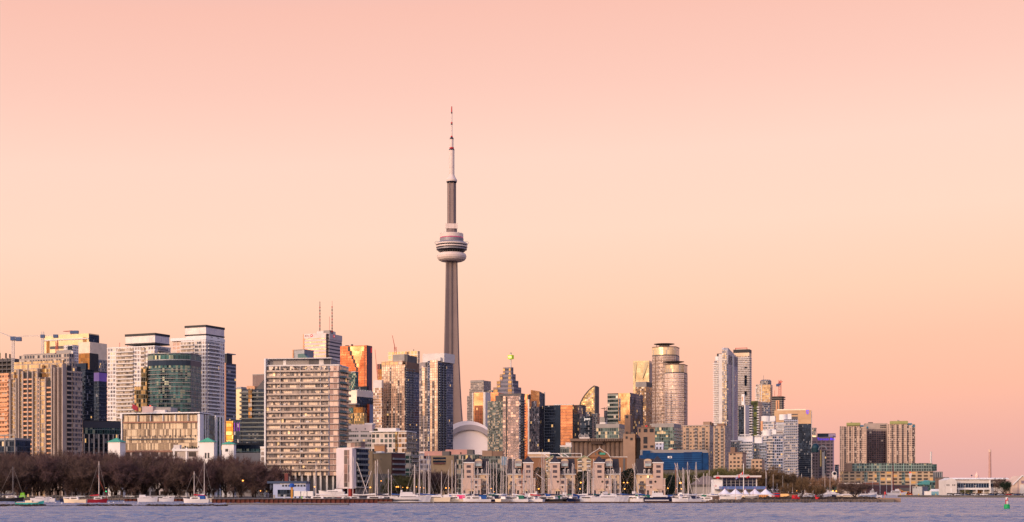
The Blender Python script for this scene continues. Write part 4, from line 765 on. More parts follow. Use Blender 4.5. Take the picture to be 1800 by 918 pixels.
# gold strips
b = Bld('office_tower', 'slender gold strip tower with a dark roof notch left of the sloped glass tower', 'office building', 918, 930, 934, 2450, 22)
b.box('walls', 0, b.W, 0, b.L, GZ, b.z(693), f_gm2); b.box('roof_notch', b.s(927), b.W + .3, -.5, b.L, b.z(702), b.z(694), m_black); b.box('edge_frame', b.W - 2, b.W + .5, -.6, 0, GZ, b.z(702), m_offw)
b = Bld('glass_tower', 'gold glass tower with a sloping roofline and a dark blue side', 'office building', 933, 948, 957, 2200, 25)
f_slp = fac('sloped tower mirror', wall=S(180, 150, 125), ga=S(255, 205, 150), gb=S(245, 190, 135), pw=1.8, fh=3.6, gu=.03, gv=.05, cur=0, lit=0, metal=.95, rough=.1, tilt=.02)
f_spk = fac('speckled blue glass', wall=S(70, 78, 95), ga=S(130, 130, 145), gb=S(40, 50, 72), pw=1.8, fh=3.6, gu=.05, gv=.08, cur=0, lit=.02, metal=.8, rough=.15, tilt=.1)
zt0, zt1, zt2 = b.z(685), b.z(688), b.z(691)
mb = MB(); q = [b.P(0, 0), b.P(b.W, 0), b.P(b.W, b.L), b.P(0, b.L)]; tz = [zt0, zt1, zt2, zt1]
mb.quad([(*q[0], b.z(735)), (*q[1], b.z(735)), (*q[1], tz[1]), (*q[0], tz[0])], [(0, 0), (b.W, 0), (b.W, 60), (0, 62)]); mb.quad([(*q[i], tz[i]) for i in range(4)]); add('mirror_face', mb.mesh('mirror_face', f_slp, b.off), b.root)
mb = MB(); mb.quad([(*q[1], GZ), (*q[2], GZ), (*q[2], tz[2]), (*q[1], tz[1])], [(0, 0), (b.L, 0), (b.L, 100), (0, 100)]); mb.quad([(*q[2], GZ), (*q[3], GZ), (*q[3], tz[3]), (*q[2], tz[2])]); mb.quad([(*q[3], GZ), (*q[0], GZ), (*q[0], tz[0]), (*q[3], tz[3])]); add('side_wall', mb.mesh('side_wall', f_dark, b.off), b.root)
b.box('lower_face', -2, b.W, -.3, b.L - 2, GZ, b.z(715), f_spk); b.box('lower_face', 1, b.W - 4, -.2, 1, b.z(716), b.z(705), f_spk); b.box('edge_fin', b.W, b.W + 1, b.L - 1.5, b.L, GZ, b.z(688), m_steel)
# navy block with mirrored centre
b = Bld('office_tower', 'navy glass office block with a bright peach mirrored centre bay', 'office building', 957, 1008, 1024, 2050, 18)
b.box('walls', 0, b.W, 0, b.L, GZ, b.z(712), fac('deep navy office glass', wall=S(40, 52, 72), ga=S(42, 56, 82), gb=S(22, 30, 46), pw=2.4, fh=3.9, gu=.04, gv=.12, cur=.02, curc=S(90, 100, 110), lit=.03, metal=.85, rough=.1, tilt=.015))
b.box('mirror_bay', b.s(986), b.s(1007), -1.5, 0, GZ, b.z(711), fac('sunset tinted mirror bands', wall=S(190, 125, 95), ga=S(250, 175, 125), gb=S(240, 160, 112), pw=8, fh=3.9, gu=.01, gv=.18, cur=0, lit=0, metal=.9, rough=.15, tilt=.02))  # front face glow: sunset reflection put into a peach tint
b.box('blue_bay', b.s(976), b.s(986), -.6, 0, GZ, b.z(712), m_navyg); b.box('parapet', b.s(974), b.s(1008), -1.8, 1, b.z(712), b.z(710.5), m_offw)
b = simple('office_tower', 'plain navy side block right of the peach mirrored bay', 'office building', 1006, 1020, 1030, 2150, 712, f_dark, 25, roofm=m_black)
# curved sail tower
b = Bld('apartment_tower', 'sail shaped tower with a curved glass edge rising to a point', 'apartment tower', 1019, 1045, 1047.5, 2600, 20)
pts = [(b.s(1019), b.z(712)), (b.s(1021), b.z(706)), (b.s(1024), b.z(700)), (b.s(1028), b.z(694)), (b.s(1032.5), b.z(688.5)), (b.s(1037.5), b.z(683.5)), (b.s(1042), b.z(680)), (b.s(1045), b.z(678))]
mb = MB(); f_l = fac('sail tower glass', wall=S(130, 118, 105), ga=S(205, 175, 120), gb=S(160, 140, 108), pw=3, fh=3.2, gu=.06, gv=.12, cur=.1, lit=0, metal=.8, rough=.2, tilt=.04)
ring = [(b.s(1022), GZ), (b.W, GZ)] + pts[::-1]
mb.quad([(*b.P(s, 0), z) for s, z in ring], [(s, z) for s, z in ring])
for (s0, z0), (s1, z1) in zip(ring, ring[1:] + ring[:1]): mb.quad([(*b.P(s1, 0), z1), (*b.P(s0, 0), z0), (*b.P(s0, 22), z0), (*b.P(s1, 22), z1)])
mb.quad([(*b.P(s, 22), z) for s, z in reversed(ring)]); add('walls', mb.mesh('walls', f_l, b.off), b.root)
mb = MB()
for (s0, z0), (s1, z1) in zip(pts[:-1], pts[1:]): mb.tube((*b.P(s0, -.5), z0), (*b.P(s1, -.5), z1), .9, n=4)
add('curved_edge', mb.mesh('curved_edge', m_dconc, b.off), b.root); b.box('side_fin', b.W, b.W + 1.5, -.5, 22, GZ, b.z(679), m_dconc)
b.box('lower_block', b.s(1023), b.s(1038), -4, 0, GZ, b.z(724), f_gside)
# accounting firm sign block and small ones
b = Bld('office_tower', 'dark blue office block with a small lit white three letter sign', 'office building', 1020, 1041, 1044, 2000, 18)
b.box('walls', 0, b.W, 0, b.L, GZ, b.z(732), f_dark); sign_text(b, 'pwc', b.s(1027), -.3, b.z(738.5), 5, m_wlit)
b = simple('office_tower', 'blue grey office block right of the dark pwc block', 'office building', 1040, 1050, 1054, 2100, 727, f_cond, 25, roofm=m_steel)
b = simple('office_tower', 'small dull far block left of the striped corner tower', 'office building', 1062, 1068, None, 2900, 722, f_gside, 20, roofm=m_dconc, depth=20)
b = simple('low_building', 'little brown far block right of the sail shaped tower', 'office building', 1053, 1063, None, 2900, 733, m_conc, 20, depth=20)
crane('tiny level crane jib over the small far blocks right of the sail tower', 1064, 716, 2900, 735, [(1064, 719, 1056, 718.5, 1.2)], m_black, False)
# dark glass box with gold face
b = Bld('office_tower', 'glass office block split in striped green, gold and dark blue faces', 'office building', 1068, 1107, 1130, 2100, 22)
b.box('walls', 0, b.W, 0, b.L, GZ, b.z(691), f_slp); b.box('striped_face', 0, b.s(1087), -.5, 1, GZ, b.z(691), fac('striped green office glass', wall=S(150, 150, 140), ga=S(58, 74, 76), gb=S(40, 54, 60), pw=3, fh=5.4, gu=.01, gv=.38, cur=.05, lit=.02, metal=.8))
b.box('dark_side', b.W, b.W + .4, 0, b.L, GZ, b.z(690.5), MATS['deep navy office glass']); b.box('shadow_bay', b.s(1088), b.s(1091), -.6, 0, b.z(740), b.z(700), f_spk)  # shadow bay: darker panel painted in place of shade
# glass with crease, behind
b = Bld('office_tower', 'pale yellow folded glass tower left of the twin round towers', 'office building', 1113, 1141, 1146, 3000, 20)
b.box('walls', 0, b.W, 0, b.L, GZ, b.z(634), fac('pale folded glass', wall=S(200, 180, 140), ga=S(215, 190, 150), gb=S(200, 175, 135), pw=5, fh=5, gu=.03, gv=.04, cur=0, lit=0, metal=.75, rough=.2, tilt=.01))
mb = MB()
for (xa, xb_, xc) in ((1113.5, 1120, 1116), (1134, 1141, 1128)): mb.quad([(*b.P(b.s(xa), -.4), b.z(636)), (*b.P(b.s(xc), -3.5), b.z(672)), (*b.P(b.s(xb_), -.4), b.z(636))])
add('glass_fold', mb.mesh('glass_fold', MATS['pale folded glass'], b.off), b.root)
b.box('side_wall', b.W, b.W + .4, 2, b.L, GZ, b.z(638), m_navyg)
b = Bld('apartment_tower', 'brown gold condo tower with a plain grey roof block beside the twin round towers', 'apartment tower', 1117, 1136, 1146, 2500, 25)
b.box('walls', 0, b.W, 0, b.L, GZ, b.z(680), fac('brown gold condo wall', wall=S(140, 115, 100), ga=S(200, 160, 110), gb=S(85, 78, 78), pw=2.6, fh=3.1, gu=.1, gv=.2, cur=.25, metal=.7, tilt=.05)); b.box('penthouse', 0, b.W, 0, b.L, b.z(680), b.z(671), m_conc); b.box('penthouse_side', b.W, b.W + .4, 0, b.L, b.z(679), b.z(672), m_dconc)  # penthouse side plate: shade put in as darker concrete
# twin round towers
f_tw = fac('peach window wall', wall=S(238, 216, 204), ga=S(250, 222, 195), gb=S(225, 195, 172), pw=2.4, fh=3.15, gu=.05, gv=.34, cur=.25, curc=S(215, 185, 155), metal=.75, rough=.15, tilt=.05, lit=0)
f_twr = fac('shade coloured peach window wall', wall=S(186, 166, 156), ga=S(190, 165, 145), gb=S(140, 124, 116), pw=2.4, fh=3.15, gu=.05, gv=.3, cur=.25, curc=S(170, 150, 135), metal=.7, rough=.15, tilt=.05, lit=0)  # darkened copy for the rear tower, shade put into its colours
def round_tower(label, x0, x1, D, ytop, ydisc, xd0, xd1, fm):
    b = Bld('apartment_tower', label, 'apartment tower', x0, x1, None, D, 18, 34, group='twin peach towers with round roof discs')
    n = 14; arc = [(b.W * k / n, 9 * (2 * k / n - 1) ** 2 - 3) for k in range(n + 1)]; sh = arc + [(b.W, 34), (0, 34)]
    b.poly('walls', sh, GZ, b.z(ytop + 22), fm); b.poly('side_shade_wall', [(b.W - 1.5, 6.5), (b.W + .35, 9.5), (b.W + .35, 34), (b.W - 1.5, 34)], GZ, b.z(ytop + 22), f_gside)  # side shading comes from this wall's darker colour
    b.poly('top_storeys', [(s, t) for s, t in sh], b.z(ytop + 20), b.z(ytop + 7), fac('cream screen wall', wall=S(205, 178, 152), ga=S(245, 220, 175), gb=S(235, 205, 160), pw=2.4, fh=9, gu=.04, gv=.05, cur=.1, metal=.6, rough=.25, lit=0))
    b.poly('dark_band', [(s, t + .4) for s, t in sh], b.z(ytop + 22), b.z(ytop + 20), m_dconc); b.poly('parapet', [(s, t - .5) for s, t in arc] + [(b.W + .5, 34), (-.5, 34)], b.z(ytop + 7), b.z(ytop + 5.5), m_brown)
    b.repeat('floor_slab', 0, 0, 0, 0, 0, .4, m_brown, b.zpx(ytop + 24, 745, 6.3), shape=[(s, t - .6) for s, t in arc] + [(b.W + .5, 34), (-.5, 34)])
    b.box('dark_strip', b.s(x0 + 6, -1), b.s(x0 + 7.5, -1), .5, 3, GZ, b.z(ytop + 22), m_brown)
    b.repeat('balcony', b.W, b.W + 1.8, 10, 20, 0, 1.0, m_drail, b.zpx(ytop + 24, 745, 6.3))
    xc = (xd0 + xd1) / 2; r = (xd1 - xd0) / 2 * D / F; c = b.P(b.s(xc, 14), 14)
    mb = MB().lathe([(.1, b.z(ydisc + 1.8)), (r * .7, b.z(ydisc + 1.6)), (r, b.z(ydisc + .4)), (r, b.z(ydisc)), (.1, b.z(ydisc))], 32, c); add('roof_disc', mb.mesh('roof_disc', m_dconc, b.off), b.root)
    for k in range(7):
        s_ = b.s(xc, 14) + r * .62 * (k / 3 - 1); b.tube('disc_post', s_, 4 + (k % 3) * 6, b.z(ytop + 6), b.z(ydisc + 1), .5, m_dconc)
    b.box('disc_core', b.s(xc, 14) - 8, b.s(xc, 14) + 8, 9, 19, b.z(ytop + 6), b.z(ydisc + 1), m_conc)
round_tower('taller of the two peach towers with a round disc on its roof', 1145, 1187, 2700, 603, 603, 1149, 1186, f_twr)
round_tower('shorter front one of the two peach towers with a round disc on its roof', 1167, 1201, 2550, 634, 634.5, 1165, 1203, f_tw)
# ================================================================ right half of the skyline
b = Bld('glass_condo', 'low round cornered glass condo with a grey roof band left of the silo tower', 'apartment building', 1048, 1088, 1098, 1500, 16)
f_lc = fac('mixed green condo glass', wall=S(130, 135, 132), ga=S(122, 146, 138), gb=S(44, 60, 66), pw=2.2, fh=3.3, gu=.06, gv=.14, cur=.25, curc=S(196, 178, 140), metal=.6, tilt=.05)
b.box('walls', 0, b.W, 0, b.L, GZ, b.z(752), f_lc); b.box('roof_band', -.3, b.W + .3, -.3, b.L, b.z(752), b.z(745), m_conc); b.box('plant_room', b.s(1053), b.s(1063), 3, 9, b.z(745), b.z(742), m_offw)
b = Bld('glass_condo', 'wide teal and cream glass condo under a grey roof band right of the silos', 'apartment building', 1143, 1184, 1198, 1480, 20)
b.box('walls', 0, b.W, 0, b.L, GZ, b.z(751), f_lc); b.box('roof_band', -.3, b.W + .3, -.3, b.L - 3, b.z(751), b.z(744.5), m_conc); b.repeat('balcony', b.W, b.W + 1.5, 1, b.L, 0, 1.0, m_trail, b.zpx(751, 800, 3.3)); b.repeat('balcony', b.s(1150), b.s(1160), -1.3, 0, 0, .9, m_trail, b.zpx(752, 800, 3.3)); b.repeat('balcony', b.s(1166), b.s(1176), -1.3, 0, 0, .9, m_trail, b.zpx(752, 800, 3.3))
# silos
b = Bld('grain_silo', 'row of brown concrete grain silos with a windowed roof gallery', 'silo', 1003, 1098, 1100, 1130, 4, depth=18)
mb = MB(); n = 12
for k in range(n):
    c = b.P(b.W * (k + .5) / n, 3.2); r = b.W / n / 2 * 1.01
    prof = [(r, GZ), (r, b.z(775))]; mb.lathe(prof, 14, c)
add('silo_row', mb.mesh('silo_row', mat('weathered silo concrete', S(112, 94, 84), .9, vary=.25, scale=.12), b.off, False), b.root)
b.box('backing_wall', 0, b.W, 2.5, 18, GZ, b.z(775), m_brown); b.box('gallery', -.3, b.W, -.8, 18, b.z(775.5), b.z(771), mat('pale brown concrete', S(122, 102, 90), .85))
b.grid('window', 'f', b.s(1032), b.s(1096), b.z(775), b.z(772), 16, 1, .55, .75, m_black, out=1.0)
b.boxes('stain', [(b.s(1039), b.s(1060), -.35, -.1, b.z(781), b.z(775.5))], mat('dark tar stain', S(70, 56, 50), .9))
dk = b.box('rooftop_kiosk', b.s(1018), b.s(1036), 5, 12, b.z(771), b.z(768), m_offw)
for k in range(9): b.tube('roof_aerial', b.s(1017 + k * 2.1), 7, b.z(768), b.z(764 - (k * 7 % 4)), .15, m_offw)
b = Bld('silo_tower', 'slim tall brown concrete silo tower with small square windows', 'silo', 1098, 1108, 1118, 1110, 12)
b.box('tower', 0, b.s(1108), 0, 14, GZ, b.z(729), m_brown); b.box('lower_block', b.s(1096), b.s(1117), -2, 12, GZ, b.z(763), mat('tan concrete', S(148, 122, 104), .85))
for px, py, w in ((1102, 733, 4.5), (1102, 761, 4), (1102, 769.5, 4), (1110.5, 772, 4.5)): b.box('window', b.s(px - w / 2 + .3), b.s(px + w / 2), -2.15 if py > 750 else -.15, -1.9 if py > 750 else 0.1, b.z(py + w / 2), b.z(py - w / 2), m_black)
b.box('roof_room', b.s(1109), b.s(1114), 0, 6, b.z(763), b.z(760), m_dconc); b.box('rear_wing', b.s(1115), b.s(1126), 6, 20, GZ, b.z(770), m_dconc)
b = Bld('silo_tower', 'broad tan concrete silo headhouse with big black square openings', 'silo', 1121, 1151, 1153, 1100, 6, depth=14)
tan = MATS['tan concrete']
mb = MB(); ring = [(b.s(1126), GZ), (b.s(1151), GZ), (b.s(1151), b.z(752)), (b.s(1121), b.z(752)), (b.s(1121), b.z(764)), (b.s(1126), b.z(770))]
mb.quad([(*b.P(s, 0), z) for s, z in ring]); 
for (s0, z0), (s1, z1) in zip(ring, ring[1:] + ring[:1]): mb.quad([(*b.P(s1, 0), z1), (*b.P(s0, 0), z0), (*b.P(s0, 14), z0), (*b.P(s1, 14), z1)])
add('walls', mb.mesh('walls', tan, b.off), b.root)
b.box('parapet', b.s(1120.5), b.s(1151.5), -.4, 14, b.z(752), b.z(750.5), MATS['pale brown concrete'])
for x0, x1, y0, y1 in ((1122.5, 1126, 753.5, 760), (1131.5, 1138, 753.5, 760), (1142, 1149, 753.5, 760), (1131, 1138, 768, 780), (1131, 1138, 783, 788), (1143, 1149, 783, 787)): b.box('opening', b.s(x0), b.s(x1), -.12, .2, b.z(y1), b.z(y0), m_black)
for px in (1127, 1134, 1141): b.box('roof_vent', b.s(px), b.s(px + 4), 3, 6, b.z(750.5), b.z(747.5), m_red if px == 1134 else m_brown)
b = simple('low_building', 'small white windowed block between the silo headhouse and teal condo', 'building', 1152, 1166, None, 1250, 777, fac('white block windows', wall=S(190, 195, 215), ga=S(60, 64, 80), pw=2.8, fh=4.5, gu=.25, gv=.4, metal=.4, cur=0, lit=0), 8, depth=10, roofm=m_white)
# beige slab apartments
f_bs = fac('beige slab wall with dark windows', wall=S(182, 152, 126), ga=S(74, 66, 66), gb=S(48, 46, 52), pw=3.4, fh=3.4, gu=.2, gv=.5, cur=.2, curc=S(160, 135, 115), metal=.4, rough=.25, bn=3, bw=.1)
def recessed(b, cols, y0, y1, step, t=0):
    for (x0, x1) in cols: b.box('balcony_recess', b.s(x0), b.s(x1), t - .15, t + .1, GZ, b.z(y0), m_dconc); b.repeat('balcony', b.s(x0), b.s(x1), t - .9, t - .1, 0, 1.1, m_beige, b.zpx(y0, y1, step))
b = Bld('apartment_tower', 'beige apartment slab with dark windows behind the blue wrapped building', 'apartment tower', 1200, 1247, 1262, 1560, 24, group='beige apartment slabs')
b.box('walls', 0, b.W, 0, b.L, GZ, b.z(748), f_bs); recessed(b, [(1206, 1211), (1221, 1226), (1234, 1239)], 752, 830, 3.4); b.box('lift_house', b.s(1234), b.s(1246), 4, 10, b.z(748), b.z(741), tan); b.box('lift_house', b.s(1246), b.W + 1, 6, 12, b.z(748), b.z(743), m_brown); b.box('parapet', -.2, b.W + .3, -.3, b.L, b.z(748.6), b.z(747), m_beige)
b.box('side_wall', b.W, b.W + .3, 0, b.L, GZ, b.z(748), f_beige)
b = Bld('apartment_tower', 'browner beige apartment slab just right of the other beige slab', 'apartment tower', 1254, 1274, 1284, 1500, 26, group='beige apartment slabs')
b.box('walls', 0, b.W, 0, b.L, GZ, b.z(749), f_bs); recessed(b, [(1257, 1262), (1267, 1272)], 753, 830, 3.3); b.box('side_wall', b.W, b.W + .3, 0, b.L, GZ, b.z(749), f_beige); b.box('lift_house', b.s(1258), b.s(1271), 4, 9, b.z(749), b.z(744), m_brown)
b = simple('apartment_building', 'low brown brick block under the white balconied condo', 'apartment building', 1281, 1305, 1318, 1330, 795, f_bs, 20, depth=16, roofm=m_brown)
b.box('upper_part', b.s(1283), b.s(1291), 2, 12, b.z(795), b.z(786), m_brown); b.box('wing', b.s(1318), b.s(1337), 6, 18, GZ, b.z(807), f_bs)
# tall pair
f_t1 = fac('tall tower bright balconied wall', wall=S(190, 180, 178), ga=S(190, 160, 130), gb=S(72, 74, 88), pw=2.4, fh=3.0, gu=.06, gv=.34, cur=.3, metal=.75, tilt=.05)
f_t2 = fac('tall tower blue wall', wall=S(125, 130, 155), ga=S(92, 102, 135), gb=S(70, 80, 110), pw=1.8, fh=3.0, gu=.05, gv=.2, cur=.1, metal=.8)
b = Bld('apartment_tower', 'very tall blue grey wedge topped condo tower, front one of the tall pair', 'apartment tower', 1255, 1280, 1297, 2500, 22, group='tall condo pair right of centre')
b.box('walls', b.s(1263), b.W, 0, b.L, GZ, b.z(624), f_t2); b.box('balcony_wing', 0, b.s(1264), 2, b.L - 4, GZ, b.z(633), f_t1); b.repeat('balcony', -1.8, b.s(1263), .2, 14, 0, 1.1, m_white, b.zpx(636, 780, 3.0)); b.box('white_pier', b.s(1263.5), b.s(1270), -.8, 2, GZ, b.z(622), m_offw)
b.box('wing_top', b.s(1257), b.s(1264), 2, 14, b.z(633), b.z(626), m_white); b.box('dark_room', b.s(1258.5), b.s(1266), 6, 16, b.z(626), b.z(620.5), m_black)
b.box('bow_windows', b.s(1270), b.s(1278), -1.6, 1, GZ, b.z(616), fac('gold bow windows', wall=S(150, 150, 160), ga=S(225, 195, 145), gb=S(130, 125, 130), pw=2.2, fh=3.0, gu=.07, gv=.25, cur=.2, metal=.8, tilt=.05))
mb = MB(); q = [b.P(b.s(1269), -.4), b.P(b.W, -.4), b.P(b.W, b.L), b.P(b.s(1269), b.L)]; zt = [b.z(611), b.z(611.5), b.z(624), b.z(622)]; zb_ = b.z(640)
for i in range(4): j = (i + 1) % 4; mb.quad([(*q[i], zb_), (*q[j], zb_), (*q[j], zt[j]), (*q[i], zt[i])], [(0, zb_), (10, zb_), (10, zt[j]), (0, zt[i])])
mb.quad([(*q[i], zt[i]) for i in range(4)]); add('wedge_top', mb.mesh('wedge_top', fac('pale wedge glass', wall=S(165, 165, 180), ga=S(150, 150, 165), gb=S(130, 135, 155), pw=3, fh=3, gu=.05, gv=.15, cur=.1, lit=0, metal=.5, rough=.25), b.off), b.root)
b.box('pale_rib', b.W, b.W + 1, b.t(1287), b.t(1289.5), GZ, b.z(622), m_offw)
b = Bld('apartment_tower', 'tall white banded condo tower with black roof cap, rear of the tall pair', 'apartment tower', 1290, 1317, 1321, 2620, 20, group='tall condo pair right of centre')
b.box('walls', 0, b.W, 0, b.L, GZ, b.z(626), f_t1); b.box('cream_top', 0, b.W, -.2, b.L, b.z(626), b.z(620), mat('cream top storey', S(230, 200, 165), .6)); b.box('roof_cap', -1, b.W + .2, -.2, b.L, b.z(620), b.z(614), m_black)
b.repeat('balcony', 0, b.W + 1.8, -1.7, b.L * .7, 0, 1.1, m_offw, b.zpx(627, 785, 3.05)); b.boxes('blue_bay', [(b.s(1309), b.s(1313), -1.9, 0, b.z(y + h), b.z(y)) for y, h in ((645, 3), (660, 5), (666, 12), (688, 8))], m_navyg)
b.boxes('roof_rail', [(b.s(1292), b.s(1313), 2, 2.6, b.z(612), b.z(611)), (b.s(1292), b.s(1293), 2, 2.6, b.z(614), b.z(611)), (b.s(1312), b.s(1313), 2, 2.6, b.z(614), b.z(611))], m_red)
b = Bld('office_tower', 'dark slab with a white curved fin in front of the tall condo pair', 'office building', 1298, 1308, 1315, 1900, 22)
b.box('walls', 0, b.W, 0, b.L, GZ, b.z(714), f_dark); b.box('white_fin', b.W, b.W + 1.5, 0, b.L, GZ, b.z(712), m_offw); b.box('hotel_fin', b.s(1302), b.s(1307), 4, 8, b.z(712), b.z(693), m_white); b.box('amber_panel', b.s(1303), b.s(1304.5), 3.6, 4, b.z(705), b.z(697), m_orng)
b = Bld('apartment_tower', 'white rippled balcony tower between the finned slab and the glass topped tower', 'apartment tower', 1308, 1320, 1323, 2000, 20)
b.box('walls', 0, b.W, 0, b.L, GZ, b.z(712), f_dark)
for k, z in enumerate(b.zpx(712, 790, 3.1)): pass
b.repeat('balcony', -1, b.W + 2, -2, 6, 0, .9, m_white, b.zpx(712, 790, 3.4))
b = Bld('apartment_tower', 'dark green glass tower with a white balcony stack at its right edge', 'apartment tower', 1320, 1332, 1340, 2100, 20)
b.box('walls', 0, b.W, 0, b.L, GZ, b.z(705), fac('dark green glass', wall=S(50, 62, 60), ga=S(110, 118, 60), gb=S(34, 50, 52), pw=4, fh=3.3, gu=.04, gv=.1, cur=.0, metal=.7, tilt=.05)); b.repeat('balcony', b.W - 1, b.W + 2, -1.5, 4, 0, .9, m_white, b.zpx(712, 790, 3.4))
b = Bld('apartment_tower', 'cream condo tower with a round glass roof lantern right of the tall pair', 'apartment tower', 1328, 1354, 1358, 2450, 20)
b.box('walls', b.s(1334), b.W, 0, b.L, GZ, b.z(676), fac('cream banded window wall', wall=S(165, 140, 125), ga=S(240, 205, 150), gb=S(220, 185, 135), pw=2.6, fh=3.2, gu=.04, gv=.28, cur=.2, metal=.7, tilt=.04)); b.box('left_bay', 0, b.s(1335), 3, b.L, GZ, b.z(675), f_t1); b.repeat('balcony', -1, b.s(1331), 2, 8, 0, 1.1, m_white, b.zpx(679, 785, 3.1))
for px in (1334, 1338): b.box('white_pier', b.s(px), b.s(px) + .9, -1, 0, GZ, b.z(676), m_white)
b.box('shaded_storeys', b.s(1340), b.W + .2, -.4, 0, GZ, b.z(707), f_gside); c = b.P(b.s(1346, 12), 12)  # lower storeys: shade put in through the darker wall colour
mb = MB().lathe([(9, b.z(677)), (9, b.z(669)), (7.5, b.z(667)), (.1, b.z(666))], 18, c); add('roof_lantern', mb.mesh('roof_lantern', f_cond, b.off), b.root); b.tube('roof_mast', b.s(1340), 10, b.z(670), b.z(659), .35, m_conc)
b.poly('roof_ramp', [(b.s(1334), 1), (b.s(1342), 1), (b.s(1342), 10), (b.s(1334), 10)], b.z(676), b.z(670), m_conc, top=[(b.s(1340), 1), (b.s(1342), 1), (b.s(1342), 10), (b.s(1340), 10)]); b.repeat('balcony', b.W, b.W + 1.8, 2, 10, 0, 1.0, m_drail, b.zpx(680, 740, 3.2))
b = Bld('unfinished_tower', 'dark unfinished concrete tower under the small right hand crane', 'building', 1356, 1375, 1379, 2400, 20)
b.box('core', 1, b.W - 1, 1, b.L - 1, GZ, b.z(697), m_dconc); b.repeat('floor_slab', 0, b.W, 0, b.L, 0, .9, m_conc, b.zpx(697, 760, 3.4)); b.repeat('formwork_deck', -1, b.W + 1.5, -1, b.L, 0, 1.5, m_black, [b.z(702), b.z(698.5)])
b.box('hoist_bay', b.s(1364), b.s(1370), -1, 0, b.z(760), b.z(704), m_orng); b.box('hoist_core', b.s(1366), b.s(1368), -1.4, -1, b.z(760), b.z(705), m_brown)
for px, py in ((1361, 686), (1357, 694), (1366, 694)): b.tube('formwork_post', b.s(px), 3, b.z(698), b.z(py), .3, m_cred)
crane('small dark tower crane on the unfinished tower right of the tall pair', 1371, 668, 2410, 697, [(1370, 675, 1375, 671, 2.2), (1370, 675, 1367, 677, 2.2)], m_cred)
# bank with square logo
b = Bld('bank_tower', 'blue glass office block with a glowing cream top and a purple logo', 'office building', 1361, 1426, 1429, 2350, 12, depth=30)
b.box('walls', 0, b.W, 0, 30, GZ, b.z(745), f_dark); b.box('cream_top', 0, b.W, -.2, 30, b.z(745), b.z(721), fac('cream bank top', wall=S(215, 175, 130), ga=S(222, 185, 145), gb=S(216, 178, 136), pw=20, fh=2.6, gu=.0, gv=.15, cur=0, lit=0, metal=.5, rough=.3)); b.box('roof_line', b.s(1366), b.s(1416), -.4, 10, b.z(721), b.z(719), mat('sun coloured cream panel', S(240, 225, 200)))  # roof line: sunlit tone put into the cream colour
b.box('mullion_side', b.W, b.W + .5, 0, 30, GZ, b.z(722), m_offw)
m_plogo = mat('purple lit logo', S(90, 50, 180), .4, emit=(.22, .08, .85, 1), es=.8, vary=0)
b.boxes('logo', [(b.s(1417), b.s(1422), -.7, -.2, b.z(722.8), b.z(721.2)), (b.s(1417), b.s(1418), -.7, -.2, b.z(726.5), b.z(722.8)), (b.s(1418.6), b.s(1422), -.7, -.2, b.z(725.5), b.z(724)), (b.s(1418), b.s(1421), -.7, -.2, b.z(728), b.z(726.4))], m_plogo)
# white drum-roofed condos
f_w2 = fac('white balconied condo', wall=S(212, 208, 214), ga=S(140, 152, 165), gb=S(92, 102, 115), pw=1.8, fh=3.1, gu=.06, gv=.3, cur=.2, metal=.7, tilt=.05)
f_w3 = fac('blue grey condo', wall=S(182, 184, 202), ga=S(98, 114, 136), gb=S(66, 80, 100), pw=2.2, fh=3.1, gu=.06, gv=.26, cur=.12, metal=.8)
def drum(b, part, px, t, y0, y1, rpx, m):
    c = b.P(b.s(px, t), t); r = rpx * b.D / F; mb = MB().lathe([(r, b.z(y0)), (r, b.z(y1)), (.1, b.z(y1))], 20, c); return add(part, mb.mesh(part, m, b.off), b.root)
b = Bld('condo_tower', 'condo tower with a round white roof drum behind the stepped white condos', 'apartment tower', 1338, 1361, 1364, 1900, 18)
b.box('walls', 0, b.W, 0, b.L, GZ, b.z(741), f_w2); drum(b, 'roof_drum', 1346, 8, 741, 731, 8, m_white); b.box('roof_room', b.s(1352), b.W, 6, 12, b.z(741), b.z(731), m_white); b.box('sun_painted_pier', -.5, 2, -.6, 2, b.z(757), b.z(740), m_orng); b.box('drum_base', b.s(1338), b.W, 1, 12, b.z(742), b.z(740), m_steel)  # orange pier: sunlight on the edge painted as colour
b = Bld('condo_tower', 'tallest blue grey condo tower with a white roof drum and open roof frame', 'apartment tower', 1364, 1402, 1404, 1800, 12, depth=26)
b.box('walls', b.s(1378), b.W, 0, 26, GZ, b.z(737), f_w3); b.box('left_wing', 0, b.s(1379), 1, 24, GZ, b.z(742), f_w2); b.repeat('balcony', -1, b.s(1379), -.6, 4, 0, .6, m_white, b.zpx(742, 840, 3.1)); b.repeat('balcony', b.s(1380), b.W + 1, -1, 1, 0, .5, m_offw, b.zpx(738, 840, 3.1))
drum(b, 'roof_drum', 1377, 8, 738, 728, 7.5, m_white); b.box('roof_room', b.s(1384), b.s(1391), 6, 12, b.z(737), b.z(727), m_white); b.box('roof_frame', b.s(1391), b.W, 4, 12, b.z(729), b.z(727.5), m_dconc); b.box('roof_frame', b.s(1391), b.W, 6, 10, b.z(737), b.z(732), m_dconc)
b = Bld('condo_tower', 'blue grey condo tower with a white drum and a white cube on its roof', 'apartment tower', 1348, 1376, 1378, 1700, 12, depth=24)
b.box('walls', b.s(1358), b.W, 0, 24, GZ, b.z(765), f_w3); b.box('left_wing', 0, b.s(1359), 1, 20, GZ, b.z(767), f_w2); b.repeat('balcony', -.5, b.s(1359), -.8, 3, 0, .6, m_offw, b.zpx(767, 835, 3.1)); b.box('cornice', b.s(1358), b.W + .3, -.5, 24, b.z(765), b.z(763.5), m_steel)
